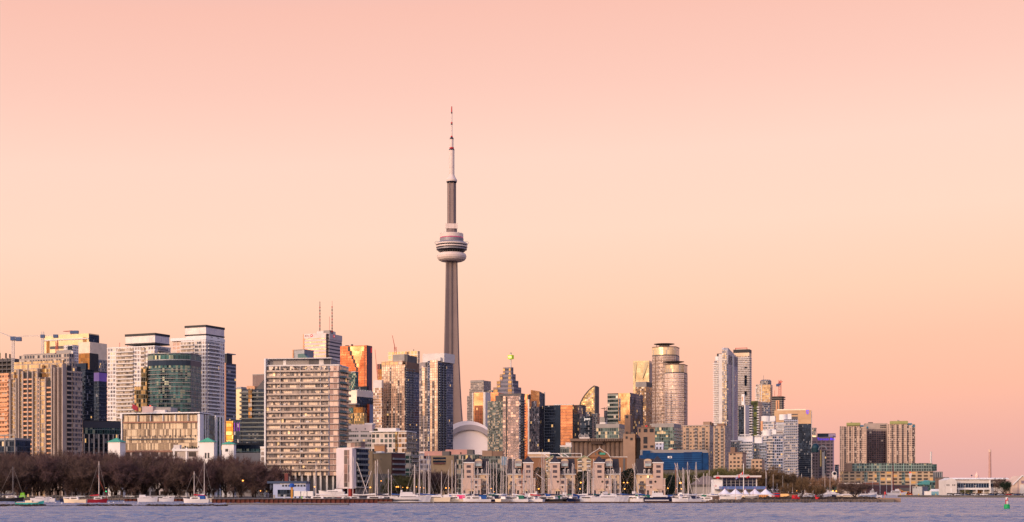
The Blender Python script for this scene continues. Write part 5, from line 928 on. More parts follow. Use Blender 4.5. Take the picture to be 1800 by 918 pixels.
drum(b, 'roof_drum', 1348, 8, 766, 756, 8, m_white); b.box('roof_room', b.s(1357), b.s(1364), 5, 10, b.z(765), b.z(755), m_white); b.box('roof_frame', b.s(1364), b.W, 5, 10, b.z(760), b.z(758.5), m_brown)
b = Bld('condo_building', 'stepped white balconied condo with an open roof frame', 'apartment building', 1285, 1323, 1326, 1600, 12, depth=22)
b.box('walls', 0, b.W, 0, 22, GZ, b.z(776), f_w2); b.repeat('balcony', b.s(1302), b.s(1322), -1.5, 0, 0, .9, m_white, b.zpx(776, 832, 3.1)); b.repeat('balcony', -.5, b.s(1300), -1.0, 0, 0, .5, m_trail, b.zpx(776, 832, 3.1)); b.box('upper_storey', b.s(1297), b.W, 2, 20, b.z(776), b.z(767), m_white); b.box('roof_frame', b.s(1300), b.s(1320), 1, 8, b.z(764.5), b.z(763.5), m_white)
for k in range(8): b.box('roof_post', b.s(1300 + k * 2.6), b.s(1300 + k * 2.6) + .4, 1, 1.5, b.z(767), b.z(764), m_white)
b.box('terrace', -.8, b.s(1304), -1.2, 6, b.z(775), b.z(774), m_white)
b = Bld('condo_building', 'white balconied condo with an open roof frame, the one nearer the drum roofs', 'apartment building', 1326, 1347, 1349, 1640, 12, depth=22)
b.box('walls', 0, b.W, 0, 22, GZ, b.z(779), f_w2); b.repeat('balcony', b.s(1338), b.s(1346), -1.5, 0, 0, .9, m_white, b.zpx(779, 832, 3.1)); b.repeat('balcony', b.s(1327), b.s(1335), -1.5, 0, 0, .9, m_grail, b.zpx(779, 832, 3.1)); b.box('upper_storey', 0, b.s(1339), 2, 18, b.z(779), b.z(768), m_white); b.box('roof_frame', 0, b.s(1344), 1, 6, b.z(766.5), b.z(765.5), m_white)
for k in range(6): b.box('roof_post', b.s(1327 + k * 2.6), b.s(1327 + k * 2.6) + .4, 1, 1.5, b.z(768), b.z(766), m_white)
# newspaper building
b = Bld('office_tower', 'brown office block with violet lit lettering under its roof', 'office building', 1428, 1464, 1467.5, 2100, 14, depth=26)
b.box('walls', 0, b.W, 0, 26, GZ, b.z(768), fac('brown office wall', wall=S(106, 92, 100), ga=S(62, 60, 76), gb=S(48, 48, 62), pw=6, fh=4.6, gu=.12, gv=.42, cur=.0, metal=.5, lit=.012, rough=.25)); b.box('side_wall', b.W, b.W + .4, 0, 26, GZ, b.z(765), mat('mauve cladding', S(140, 125, 150), .6)); b.box('rear_block', b.s(1436), b.W + 3, 8, 26, b.z(768), b.z(761.5), m_navyg); b.box('rear_side', b.s(1456), b.W + 3.5, 7.5, 8, b.z(768), b.z(762), MATS['mauve cladding'])
m_vio = mat('violet lit lettering', S(60, 30, 220), .4, emit=(.12, .05, 1, 1), es=.7, vary=0)
b.box('sign_fascia', b.s(1429), b.W, -.4, 0, b.z(776), b.z(768.5), mat('dull purple fascia', S(96, 80, 96), .7)); sign_text(b, 'Toronto Star', b.s(1436.5), -.6, b.z(773.8), 4.6, m_vio); disc(b, 'logo', b.s(1461), -.4, b.z(772), 1.4, m_vio, n=5)
b.box('glowing_room', b.s(1428), b.s(1434), 3, 6, b.z(768), b.z(765.5), mat('glowing cream light', S(255, 220, 170), .5, emit=(1, .7, .35, 1), es=.8, vary=0))
b = simple('office_tower', 'far grey office block peeping above the brown sign block', 'office building', 1427, 1434, None, 2900, 752, f_cond, 15, depth=20)
b = Bld('office_tower', 'dark block with a domed teal roof and pale gold strip below the sign block', 'office building', 1428, 1440, 1442, 1900, 14, depth=20)
b.box('walls', 0, b.W, 0, 20, GZ, b.z(795), fac('dark punched wall', wall=S(72, 66, 80), ga=S(40, 42, 55), pw=3.4, fh=3.6, gu=.22, gv=.4, cur=0, metal=.4, lit=.01)); c = b.P(b.s(1433.5, 6), 6); mb = MB().lathe([(5.2, b.z(796)), (5.2, b.z(787)), (4.4, b.z(783)), (2.6, b.z(780)), (.1, b.z(779))], 18, c); add('domed_roof', mb.mesh('domed_roof', mat('dark teal glass', S(22, 52, 64), .3, .3), b.off), b.root)
b = Bld('office_tower', 'narrow arched top block with a pale gold vertical strip', 'office building', 1439, 1452, 1454, 1880, 14, depth=18)
b.box('walls', 0, b.W, 0, 18, GZ, b.z(791), MATS['dark punched wall']); b.box('gold_strip', b.s(1441.5), b.s(1444), -.5, 0, b.z(820), b.z(791), mat('pale olive gold panel', S(170, 145, 95), .5)); b.box('pink_strip', b.s(1446), b.s(1447.5), -.5, 0, GZ, b.z(795), m_offw)
mb = MB(); n = 10
for k in range(n):
    a0, a1 = math.pi * k / n, math.pi * (k + 1) / n; c_ = b.s(1446); r_ = 5; z_ = b.z(791)
    mb.tube((*b.P(c_ + r_ * math.cos(a0), 1), z_ + 5 * math.sin(a0)), (*b.P(c_ + r_ * math.cos(a1), 1), z_ + 5 * math.sin(a1)), .7, n=4)
add('roof_arch', mb.mesh('roof_arch', m_steel, b.off), b.root); b.box('blue_strip', b.s(1448.5), b.s(1450), -.5, 0, GZ, b.z(793), m_steel)
b = simple('office_tower', 'small dark block in the gap left of the big beige pair', 'office building', 1467, 1474, 1477, 2600, 817, f_gside, 15, roofm=m_black, depth=20)
# Harbour pair
f_hs = fac('tan precast with small windows', wall=S(204, 176, 156), ga=S(96, 84, 82), gb=S(60, 56, 62), pw=3.2, fh=3.2, gu=.28, gv=.45, cur=.15, curc=S(190, 165, 140), lit=.005, metal=.4, rough=.25)
f_hd = fac('dark slotted windows', wall=S(150, 132, 124), ga=S(66, 64, 74), gb=S(46, 46, 56), pw=2.2, fh=3.2, gu=.08, gv=.3, cur=.12, metal=.6)
m_olive = mat('olive green parapet', S(150, 150, 95), .7); m_bluep = mat('blue parapet', S(45, 110, 140), .6)
def harbour(label, x0, x1, ytop, cols, D=2400, left=None):
    b = Bld('apartment_tower', label, 'apartment tower', x0, x1, x1 + 2, D, 14, depth=34, group='pair of tan waterfront apartment towers')
    b.box('walls', 0, b.W, 0, 34, GZ, b.z(ytop + 8), f_hs)
    for (a, c) in cols: b.box('window_strip', b.s(a), b.s(c), -.5, 0, GZ, b.z(ytop + 10), f_hd)
    for (a, c) in zip([x0] + [c for a, c in cols], [a for a, c in cols] + [x1]):
        if c - a > 2: b.box('wall_pier', b.s(a), b.s(c), -1.6, 0, GZ, b.z(ytop + 8.5), f_hs)
    return b
b = harbour('left tan waterfront apartment tower with an olive green and blue parapet', 1476, 1523, 741, [(1484, 1488), (1493, 1496.5), (1502, 1506), (1511, 1515)])
b.box('olive_parapet', b.s(1488), b.s(1512), -2, 20, b.z(748), b.z(743), m_olive); b.box('blue_parapet', b.s(1512), b.s(1518), -1.9, 18, b.z(750), b.z(747.5), m_bluep); b.box('blue_parapet', b.s(1518), b.s(1526), -1, 18, b.z(753), b.z(750), m_bluep); b.box('plant_room', b.s(1495), b.s(1498), 4, 8, b.z(743), b.z(741.5), m_conc)
b = Bld('apartment_tower', 'dark windowed brown slab between the two tan waterfront towers', 'apartment tower', 1521, 1560, None, 2440, 8, depth=24)
b.box('walls', 0, b.W, 0, 24, GZ, b.z(744), m_beige); b.box('window_wall', b.s(1524), b.s(1558), -.5, 0, GZ, b.z(755), fac('deep mauve window wall', wall=S(112, 92, 92), ga=S(56, 56, 76), gb=S(42, 42, 58), pw=3.6, fh=3.3, gu=.1, gv=.25, cur=.05, metal=.6, bn=4, bw=.06)); b.box('pale_band', b.s(1522), b.s(1558), -.8, 0, b.z(757), b.z(756), m_beige)
b.grid('window', 'f', b.s(1547), b.s(1558), b.z(753), b.z(746), 4, 2, .7, .6, m_black, out=.5); b.box('plant_room', b.s(1527), b.s(1535), 4, 10, b.z(744), b.z(742), m_dconc)
b = harbour('right tan waterfront apartment tower with an olive green and blue parapet', 1560, 1609, 737, [(1567, 1571), (1576, 1580), (1585, 1589), (1594, 1598), (1604, 1608)])
b.box('olive_parapet', b.s(1564), b.s(1596), -2, 20, b.z(745), b.z(740), m_olive); b.box('blue_parapet', b.s(1596), b.s(1603), -1.9, 18, b.z(747), b.z(744), m_bluep); b.box('blue_parapet', b.s(1603), b.s(1608), -1, 18, b.z(751), b.z(747.5), m_bluep); b.box('plant_room', b.s(1577), b.s(1581), 4, 8, b.z(740), b.z(738), m_conc)
b = simple('low_building', 'small pink rooftop storeys behind the terminal building', 'building', 1576, 1620, None, 2300, 821, mat('pink render', S(185, 140, 130), .8), 6, depth=12)
b.box('rooftop_room', b.s(1593), b.s(1612), 0, 8, b.z(821), b.z(818), MATS['pink render']); b.box('rooftop_room', b.s(1579), b.s(1584), 0, 8, b.z(821), b.z(819), m_offw)
# Terminal
b = Bld('terminal_building', 'long waterfront terminal, green glass storeys on a beige warehouse base', 'building', 1482, 1640, 1652, 2150, 5, depth=40)
f_tb = fac('beige warehouse wall', wall=S(196, 170, 138), ga=S(110, 92, 72), gb=S(58, 62, 68), pw=8.4, fh=4.6, gu=.16, gv=.42, cur=.25, curc=S(225, 170, 95), lit=.03, metal=.4, rough=.3)
f_tg = fac('green framed glazing', wall=S(134, 150, 143), ga=S(96, 116, 114), gb=S(40, 58, 62), pw=3.4, fh=4.0, gu=.12, gv=.25, cur=.12, curc=S(165, 160, 130), lit=.003, metal=.5, rough=.2)
b.box('base', 0, b.W, 0, 40, GZ, b.z(829), f_tb); b.box('glass_storeys', b.s(1498), b.s(1639), 3, 36, b.z(829), b.z(815), f_tg); b.box('corner_wall', b.s(1489), b.s(1498), 1, 20, b.z(829), b.z(814), tan)
b.box('roof_edge', b.s(1498), b.s(1640), 2.6, 36, b.z(815), b.z(814.2), MATS['green framed glazing']); b.box('cornice', -.2, b.W + .3, -.3, 40, b.z(829.5), b.z(828.5), MATS['tan concrete'])
for px in (1519, 1541, 1585): b.box('green_bay', b.s(px), b.s(px + 6), -.5, 0, GZ, b.z(830), f_tg)
for px in (1504, 1511, 1519, 1533, 1547, 1559, 1573, 1588, 1602): b.box('green_pier', b.s(px), b.s(px) + .8, 2.4, 3, b.z(829), b.z(815), mat('pale green frame', S(150, 182, 168), .6))
b.box('end_glass', b.s(1632), b.W + 6, 4, 34, b.z(828), b.z(816), f_teal)
b = simple('office_building', 'grey glass office block at the right end of the terminal', 'office building', 1640, 1657, 1662, 2250, 829, fac('ribbed grey glass', wall=S(150, 145, 145), ga=S(88, 100, 110), pw=3, fh=20, gu=.2, gv=.02, metal=.6, lit=0, cur=0), 10, depth=20)
b = simple('low_building', 'teal glass pavilion with sloping roof below the terminal right end', 'building', 1616, 1650, None, 1900, 846, f_teal, 6, depth=14, roofm=mat('teal panel roof', S(80, 145, 145), .3, .3))
b.poly('sloped_roof', [(b.s(1610), -1), (b.s(1634), -1), (b.s(1634), 10), (b.s(1610), 10)], b.z(852), b.z(844.5), MATS['teal panel roof'], top=[(b.s(1626), 2), (b.s(1634), -1), (b.s(1634), 10), (b.s(1626), 8)])
# ================================================================ low blocks behind the marina
b = Bld('apartment_building', 'white gridded mid-rise with a blank pinkish top storey behind the white fronted block', 'apartment building', 608, 654, None, 1150, 4, depth=14)
b.box('walls', 0, b.W, 0, 14, GZ, b.z(758), fac('white ribbon window wall', wall=S(215, 200, 190), ga=S(120, 125, 120), gb=S(60, 62, 66), pw=1.6, fh=3.6, gu=.06, gv=.5, cur=.2, metal=.5, bn=6, bw=.14)); b.box('top_storey', 0, b.W, 0, 14, b.z(758), b.z(746), mat('pink white render', S(212, 192, 184), .7)); b.box('top_storey', b.s(640), b.W + .5, 3, 14, b.z(746), b.z(743.5), m_offw)
b.grid('window', 'f', b.s(618), b.s(650), b.z(756), b.z(752), 2, 1, .12, .7, m_dconc)
b = Bld('apartment_building', 'white gridded mid-rise with a thin canopy and gold corner windows', 'apartment building', 653, 714, 731, 1120, 14)
b.box('walls', 0, b.W, 0, b.L, GZ, b.z(760), fac('white mid-rise grid', wall=S(215, 202, 192), ga=S(140, 150, 140), gb=S(60, 66, 70), pw=3.2, fh=3.55, gu=.14, gv=.28, cur=.25, metal=.55, tilt=.05)); b.box('canopy', -1, b.W + .8, -1.5, b.L, b.z(759), b.z(757.5), m_white)
b.box('gold_corner', b.s(695), b.s(699), -.4, 0, GZ, b.z(760), MATS['sun coloured gold bay']); b.box('corner_bay', b.s(701), b.W + .3, -.6, 1, GZ, b.z(759.5), fac('corner bay windows', wall=S(215, 200, 188), ga=S(230, 175, 120), gb=S(80, 76, 76), pw=2.4, fh=3.55, gu=.06, gv=.3, cur=.2, metal=.7, tilt=.06))
b.box('upper_storey', b.s(662), b.s(694), 3, 12, b.z(757.5), b.z(752), m_offw); b.box('roof_planter', b.s(655), b.s(660), 2, 5, b.z(757.5), b.z(753), mat('dark shrub green', S(50, 54, 44)))
b.repeat('balcony', b.W, b.W + 1.5, 2, b.L, 0, 1.0, m_grail, b.zpx(762, 830, 3.55)); b.box('side_doors', b.W, b.W + .2, 0, b.L, GZ, b.z(760), f_cond)
b = Bld('apartment_building', 'grey mid-rise with green spandrels and shaded balconies', 'apartment building', 712, 722, 736, 1020, 22)
b.box('walls', 0, b.W, 0, b.L, GZ, b.z(795), fac('green spandrel wall', wall=S(150, 146, 140), ga=S(80, 130, 118), gb=S(56, 60, 62), pw=3.4, fh=2.8, gu=.1, gv=.3, cur=.15, metal=.5)); b.repeat('balcony', b.W, b.W + 1.4, 1, b.L, 0, 1.0, m_conc, b.zpx(797, 850, 2.9)); b.box('roof', -.3, b.W + .6, -.3, b.L, b.z(795), b.z(793.5), m_dconc)
b = simple('low_building', 'tan block house sticking up behind the long brown low-rise', 'building', 658, 676, None, 1000, 781, mat('tan brick', S(170, 128, 96), .85), 5, depth=8, roofm=tan)
b = Bld('low_building', 'long olive brown low-rise with shaded red balconies on its side', 'apartment building', 647, 688, 712, 880, 30)
m_olv = mat('olive brown stucco', S(128, 112, 92), .85); b.box('walls', 0, b.W, 0, b.L, GZ, b.z(797), m_olv); b.box('roof_edge', -.3, b.W + .5, -.3, b.L, b.z(797), b.z(795.5), m_steel)
b.box('tall_end', b.s(647) - .4, b.s(656), -.5, 8, GZ, b.z(792.5), m_olv); b.box('roof_units', b.s(657), b.s(667), 2, 5, b.z(795.5), b.z(793), m_white); b.box('dark_ground_storey', -.1, b.W + .1, -.15, 0, GZ, b.z(833), m_dconc)
b.box('side_wall', b.W, b.W + .2, 0, b.L, GZ, b.z(797), mat('dark brick red', S(88, 56, 56), .85)); b.repeat('balcony', b.W, b.W + 1.4, .5, b.L - 1, 0, 1.1, m_grail, b.zpx(799, 850, 3.0))
for (px, py) in ((657, 806), (668, 806)): b.box('wall_vent', b.s(px), b.s(px) + 1.2, -.2, 0, b.z(py + 1.5), b.z(py), m_dconc)
b = Bld('apartment_building', 'mid-rise with a blank white front panel and dark balconies above red doors', 'apartment building', 591, 619, 648, 800, 38)
b.box('white_panel', 0, b.W, 0, 3, b.z(859), b.z(787.5), mat('pinkish white panel', S(205, 192, 194), .7)); b.box('walls', .5, b.W - .2, 3, b.L, GZ, b.z(789), f_dark); b.box('glass_strip', b.s(605), b.s(614), -.15, .1, b.z(856), b.z(791), fac('rosy stair glass', wall=S(180, 150, 140), ga=S(190, 150, 135), gb=S(110, 105, 100), pw=2.6, fh=4.6, gu=.04, gv=.05, cur=.2, metal=.5, rough=.2))
b.box('red_door', b.s(591.5), b.s(598), .3, 3, GZ, b.z(859), mat('brick red panel', S(140, 50, 45), .7)); b.box('red_door', b.s(610), b.s(616), .3, 3, GZ, b.z(859), MATS['brick red panel']); b.box('side_base', b.W - .2, b.W, 3, b.L, GZ, b.z(856), m_dconc)
b.box('roof', -.2, b.W + .6, 1, b.L, b.z(788), b.z(786.8), m_white); b.box('floor_line', b.W - .3, b.W + 1.2, 2, b.L, b.z(857), b.z(856), m_offw)
for k in range(5): b.repeat('balcony', b.W - .2, b.W + 1.3, 3.5 + k * (b.L - 4) / 5, 3.5 + (k + .8) * (b.L - 4) / 5, 0, 1.1, m_grail, b.zpx(789, 855, 2.9))
b.box('penthouse', b.s(596), b.W + .4, 6, b.L - 3, b.z(787), b.z(777), MATS['rosy stair glass']); b.box('penthouse_roof', b.s(595), b.W + 1, 5, b.L - 2, b.z(777), b.z(775.5), m_conc)
b = Bld('low_building', 'two storey blue white harbour office with a slate blue roof', 'building', 480, 538, None, 760, 3, depth=10)
b.box('walls', 0, b.W, 0, 10, GZ, b.z(850), mat('pale blue siding', S(165, 175, 205), .7)); b.box('roof', b.s(470), b.W + .3, -.6, 10, b.z(850), b.z(846), mat('slate blue roof', S(62, 76, 102), .7))
b.grid('window', 'f', b.s(495), b.s(538), b.z(856), b.z(852), 8, 1, .65, .8, m_black); b.box('glass_front', b.s(488), b.s(516), -.1, 0, GZ + .6, b.z(861), f_dark); b.box('chimney', b.s(498), b.s(504), 3, 5, b.z(846), b.z(832), mat('red brick', S(110, 62, 58), .9)); b.box('upper_wall', b.s(492), b.W, -.1, 0, b.z(851.5), b.z(848.8), m_white)
for k, (x0, x1) in enumerate(((517, 530), (530, 541), (541, 552))):
    t = thing('truck', ['white box truck parked nearest the blue topped post', 'white trailer parked in the middle of the harbour office row', 'white trailer parked at the right end of the harbour office row'][k], 'truck', (PX((x0 + x1) / 2, 735), 735, GZ)); w = (x1 - x0) * 735 / F
    add('cargo_box', MB().box(-w / 2, w / 2 - .4, -1.2, 1.2, .9, 3.3 + (k == 0) * .1).mesh('cargo_box', m_white), t); add('cab', MB().box(w / 2 - .4, w / 2 + .1, -1.1, 1.1, .6, 2.4).mesh('cab', m_steel), t)
    for q in (-.3, .32): add('wheel', MB().tube((w * q, -1.25, .45), (w * q, -1.0, .45), .45, n=12).mesh('wheel', m_black), t)
t = thing('signpost', 'blue domed top on a thick yellow post by the harbour office', 'sign', (PX(513, 712), 712, GZ)); add('post', MB().box(-.45, .45, -.4, .4, 0, 5.2).mesh('post', mat('ochre paint', S(190, 135, 60), .6)), t)
add('blue_cap', MB().lathe([(1.2, 5.2), (1.2, 6.2), (.9, 6.7), (.01, 6.9)], 14).mesh('blue_cap', mat('bright blue paint', S(30, 80, 165), .5)), t)
# grey blocks right of centre-left
b = Bld('low_building', 'grey blue mid-rise with small windows under a pink upper storey', 'apartment building', 733, 757, None, 1050, 5, depth=12)
b.box('walls', 0, b.W, 0, 12, GZ, b.z(797), fac('slate mid-rise wall', wall=S(135, 135, 150), ga=S(120, 125, 140), gb=S(80, 60, 64), pw=2.2, fh=3.2, gu=.1, gv=.3, cur=.2, metal=.4)); b.box('upper_storey', 0, b.W + 8, 3, 12, b.z(797), b.z(793.5), MATS['pink white render'])
b = Bld('low_building', 'olive grey block with two dark ribbon windows below a pinkish roof storey', 'building', 758, 798, None, 960, 5, depth=14)
b.box('walls', 0, b.W, 0, 14, GZ, b.z(801), m_olv); b.box('roof_storey', b.s(745), b.s(789), 3, 12, b.z(801), b.z(793), MATS['pink render']); b.box('roof_storey', b.s(776), b.s(789), 2.7, 12, b.z(801), b.z(793.2), m_dconc)
for y0 in (804, 809.5): b.box('window', b.s(761), b.s(784), -.1, .1, b.z(y0 + 3.6), b.z(y0), m_navyg)
b.box('red_planter', b.s(762), b.s(782), -.8, 0, b.z(816), b.z(813.5), mat('dark brick red', S(88, 56, 56)))
b = Bld('low_building', 'grey green mid-rise behind the first turreted house under a pinkish box', 'building', 782, 842, None, 1000, 5, depth=16)
b.box('walls', 0, b.W, 0, 16, GZ, b.z(799), f_gg); b.box('pink_box', b.s(782), b.s(830), 3, 12, b.z(799), b.z(790), MATS['pink render']); b.box('box_side', b.s(820), b.s(831), 2.7, 12, b.z(799), b.z(790.3), m_dconc); b.box('box_window', b.s(808), b.s(810), 2.6, 3, b.z(798), b.z(795), m_black)  # dark box side: shade on the pink box put in as colour
b = Bld('low_building', 'tan box topped grey block between the first two turreted houses', 'building', 846, 886, None, 980, 5, depth=14)
b.box('walls', 0, b.W, 0, 14, GZ, b.z(802), f_gg); b.box('tan_box', b.s(847), b.s(864), 2, 10, b.z(802), b.z(792), tan); b.box('tan_box', b.s(864), b.s(883), 2.4, 10, b.z(802), b.z(793), m_brown); b.box('blue_net', b.s(882), b.s(892), -1, 0, b.z(818), b.z(803), mat('pale blue mesh cladding', S(110, 135, 155), .6, .2))
b = simple('low_building', 'beige wall block behind the second turreted house', 'building', 928, 966, None, 1000, 795, mat('sand stucco', S(190, 160, 130), .85), 5, depth=12, roofm=m_white)
b = simple('low_building', 'small glassy block at the foot of the brown silos', 'building', 985, 1004, None, 1080, 783, f_gg, 5, depth=10, roofm=m_offw)
b.box('roof_room', b.s(994), b.s(1004), 1, 6, b.z(783), b.z(778), m_offw)
# ochre gabled hall
b = Bld('community_hall', 'long ochre brown hall with a central gable and small arched window', 'building', 928, 1102, None, 900, 3, depth=16)
m_och = mat('ochre brick', S(138, 100, 74), .85)
b.box('walls', 0, b.W, 0, 16, GZ, b.z(804), m_och); b.box('cornice', -.3, b.W + .3, -.4, 16, b.z(804), b.z(802.8), m_offw)
mb = MB(); rg = [(1031, 804), (1073, 804), (1068, 797), (1060, 792), (1054, 788), (1048, 792), (1041, 796)]; pts = [(b.s(x), b.z(y)) for x, y in rg]
mb.quad([(*b.P(s, -.7), z) for s, z in pts])
for (s0, z0), (s1, z1) in zip(pts, pts[1:] + pts[:1]): mb.quad([(*b.P(s1, -.7), z1), (*b.P(s0, -.7), z0), (*b.P(s0, 8), z0), (*b.P(s1, 8), z1)])
add('gable', mb.mesh('gable', m_och, b.off), b.root)
for (x0, y0), (x1, y1) in zip(rg[1:], rg[2:] ): b.root; p0 = (*b.P(b.s(x0), -1), b.z(y0)); p1 = (*b.P(b.s(x1), -1), b.z(y1)); add('gable_trim', MB().tube(p0, p1, .25, n=4).mesh('gable_trim', m_offw, b.off), b.root)
add('gable_trim', MB().tube((*b.P(b.s(1041), -1), b.z(796)), (*b.P(b.s(1031), -1), b.z(804)), .25, n=4).mesh('gable_trim', m_offw, b.off), b.root)
disc(b, 'arched_window', b.s(1054), -.7, b.z(796.2), 1.0, m_black, n=16); b.box('window', b.s(1045.5), b.s(1048), -.8, -.6, b.z(800), b.z(796.5), m_dconc); b.box('green_canopy', b.s(1054), b.s(1064), -1.4, -.6, b.z(799.5), b.z(796), m_roofg); b.tube('finial', b.s(1054), 0, b.z(788), b.z(785), .12, m_offw)
b.box('dark_end', b.s(1095), b.s(1099), -.2, 0, b.z(830), b.z(806), m_dconc)
b.box('white_pipe_rail', b.s(953), b.s(1022), 6, 6.3, b.z(797), b.z(796.3), m_white); b.tube('rail_post', b.s(1022), 6, b.z(803), b.z(796.5), .15, m_white)
for k, px in enumerate((954, 980, 990)):
    add('roof_brace', MB().tube((*b.P(b.s(px), 6), b.z(796.6)), (*b.P(b.s(px + 10), 6), b.z(803)), .2, n=4).mesh('roof_brace', m_white, b.off), b.root)
def gable_house(label, x0, x1, D=850, y0=802, half=False):
    b = Bld('terraced_house', label, 'house', x0, x1, None, D, 3, depth=10, group='cream gabled terrace houses behind the turreted ones')
    m_cr = mat('cream stucco', S(198, 176, 148), .8); xm = (x0 + x1) / 2 if not half else x1
    pts = [(x0, 835), (x1, 835), (x1, 808 if not half else y0), (xm, y0), (x0, 808)]; pts = [(b.s(x), b.z(y) if y != 835 else GZ) for x, y in pts]
    mb = MB(); mb.quad([(*b.P(s, 0), z) for s, z in pts])
    for (s0, z0), (s1, z1) in zip(pts, pts[1:] + pts[:1]): mb.quad([(*b.P(s1, 0), z1), (*b.P(s0, 0), z0), (*b.P(s0, 10), z0), (*b.P(s1, 10), z1)])
    add('walls', mb.mesh('walls', m_cr, b.off), b.root); m_gt = mat('pale green trim', S(150, 165, 130), .6)
    for (a, c) in (((x0 - 1, 809), (xm, y0 - .6)), ((xm, y0 - .6), (x1 + 1, 809 if not half else y0))):
        if a[0] == c[0]: continue
        add('roof_trim', MB().tube((*b.P(b.s(a[0]), -.5), b.z(a[1])), (*b.P(b.s(c[0]), -.5), b.z(c[1])), .3, n=4).mesh('roof_trim', m_gt, b.off), b.root)
    for yy in (807.5, 815.5, 823.5):
        for (xa, xb_) in ((x0 + 1, x0 + (x1 - x0) * .33), (x1 - (x1 - x0) * .33, x1 - 1)):
            b.box('recess', b.s(xa), b.s(xb_), -.1, .1, b.z(yy + 3.4), b.z(yy), m_dconc); b.box('balcony', b.s(xa), b.s(xb_), -1.3, -.1, b.z(yy + 5.2), b.z(yy + 3.2), m_offw)
    return b
gable_house('cream gabled terrace house between the third and fourth turreted houses', 1015, 1039)
gable_house('cream half gabled terrace house left of the third turreted house', 959, 972, half=True)
# blue wrapped building
b = Bld('wrapped_building', 'long flat roofed building wrapped in bright blue scaffold netting', 'building', 1126, 1246, None, 1000, 2, depth=20)
m_net = mat('blue scaffold net', S(10, 58, 104), .75, vary=.28, scale=.35); m_net2 = mat('darker blue scaffold net', S(8, 48, 92), .75, vary=.28, scale=.3)
b.box('concrete_top', b.s(1128), b.s(1244), 2, 20, GZ, b.z(790.5), m_conc); b.box('net', 0, b.W, 0, 18, b.z(826), b.z(800), m_net)
for x0, x1, yt, mm in ((1129.5, 1143, 792, m_net), (1143, 1202, 796, m_net), (1202, 1216, 795, m_net2), (1216, 1234, 794.5, m_net), (1235, 1245.5, 796, m_net)): b.box('net', b.s(x0), b.s(x1), -.4, 2, b.z(826), b.z(yt), mm)
for k in range(7): b.box('scaffold_tube', b.s(1158), b.s(1232), -.5, -.4, b.z(800 + k * 3.9) - .08, b.z(800 + k * 3.9) + .08, mat('faded blue net seam', S(40, 95, 150), .7))
for x0 in (1150, 1158, 1180, 1192, 1208, 1219): b.box('roof_fixture', b.s(x0), b.s(x0 + 4), 2.5, 5, b.z(790.5), b.z(789.3), m_brown if x0 != 1180 else m_red)
b.box('white_sign', b.s(1173.5), b.s(1181), -.7, -.5, b.z(805.5), b.z(802), m_white); b.box('sign_text', b.s(1176.5), b.s(1179.5), -.78, -.7, b.z(804.6), b.z(803), m_net2); b.box('base', 0, b.W, .2, 18, GZ, b.z(826), m_dconc)
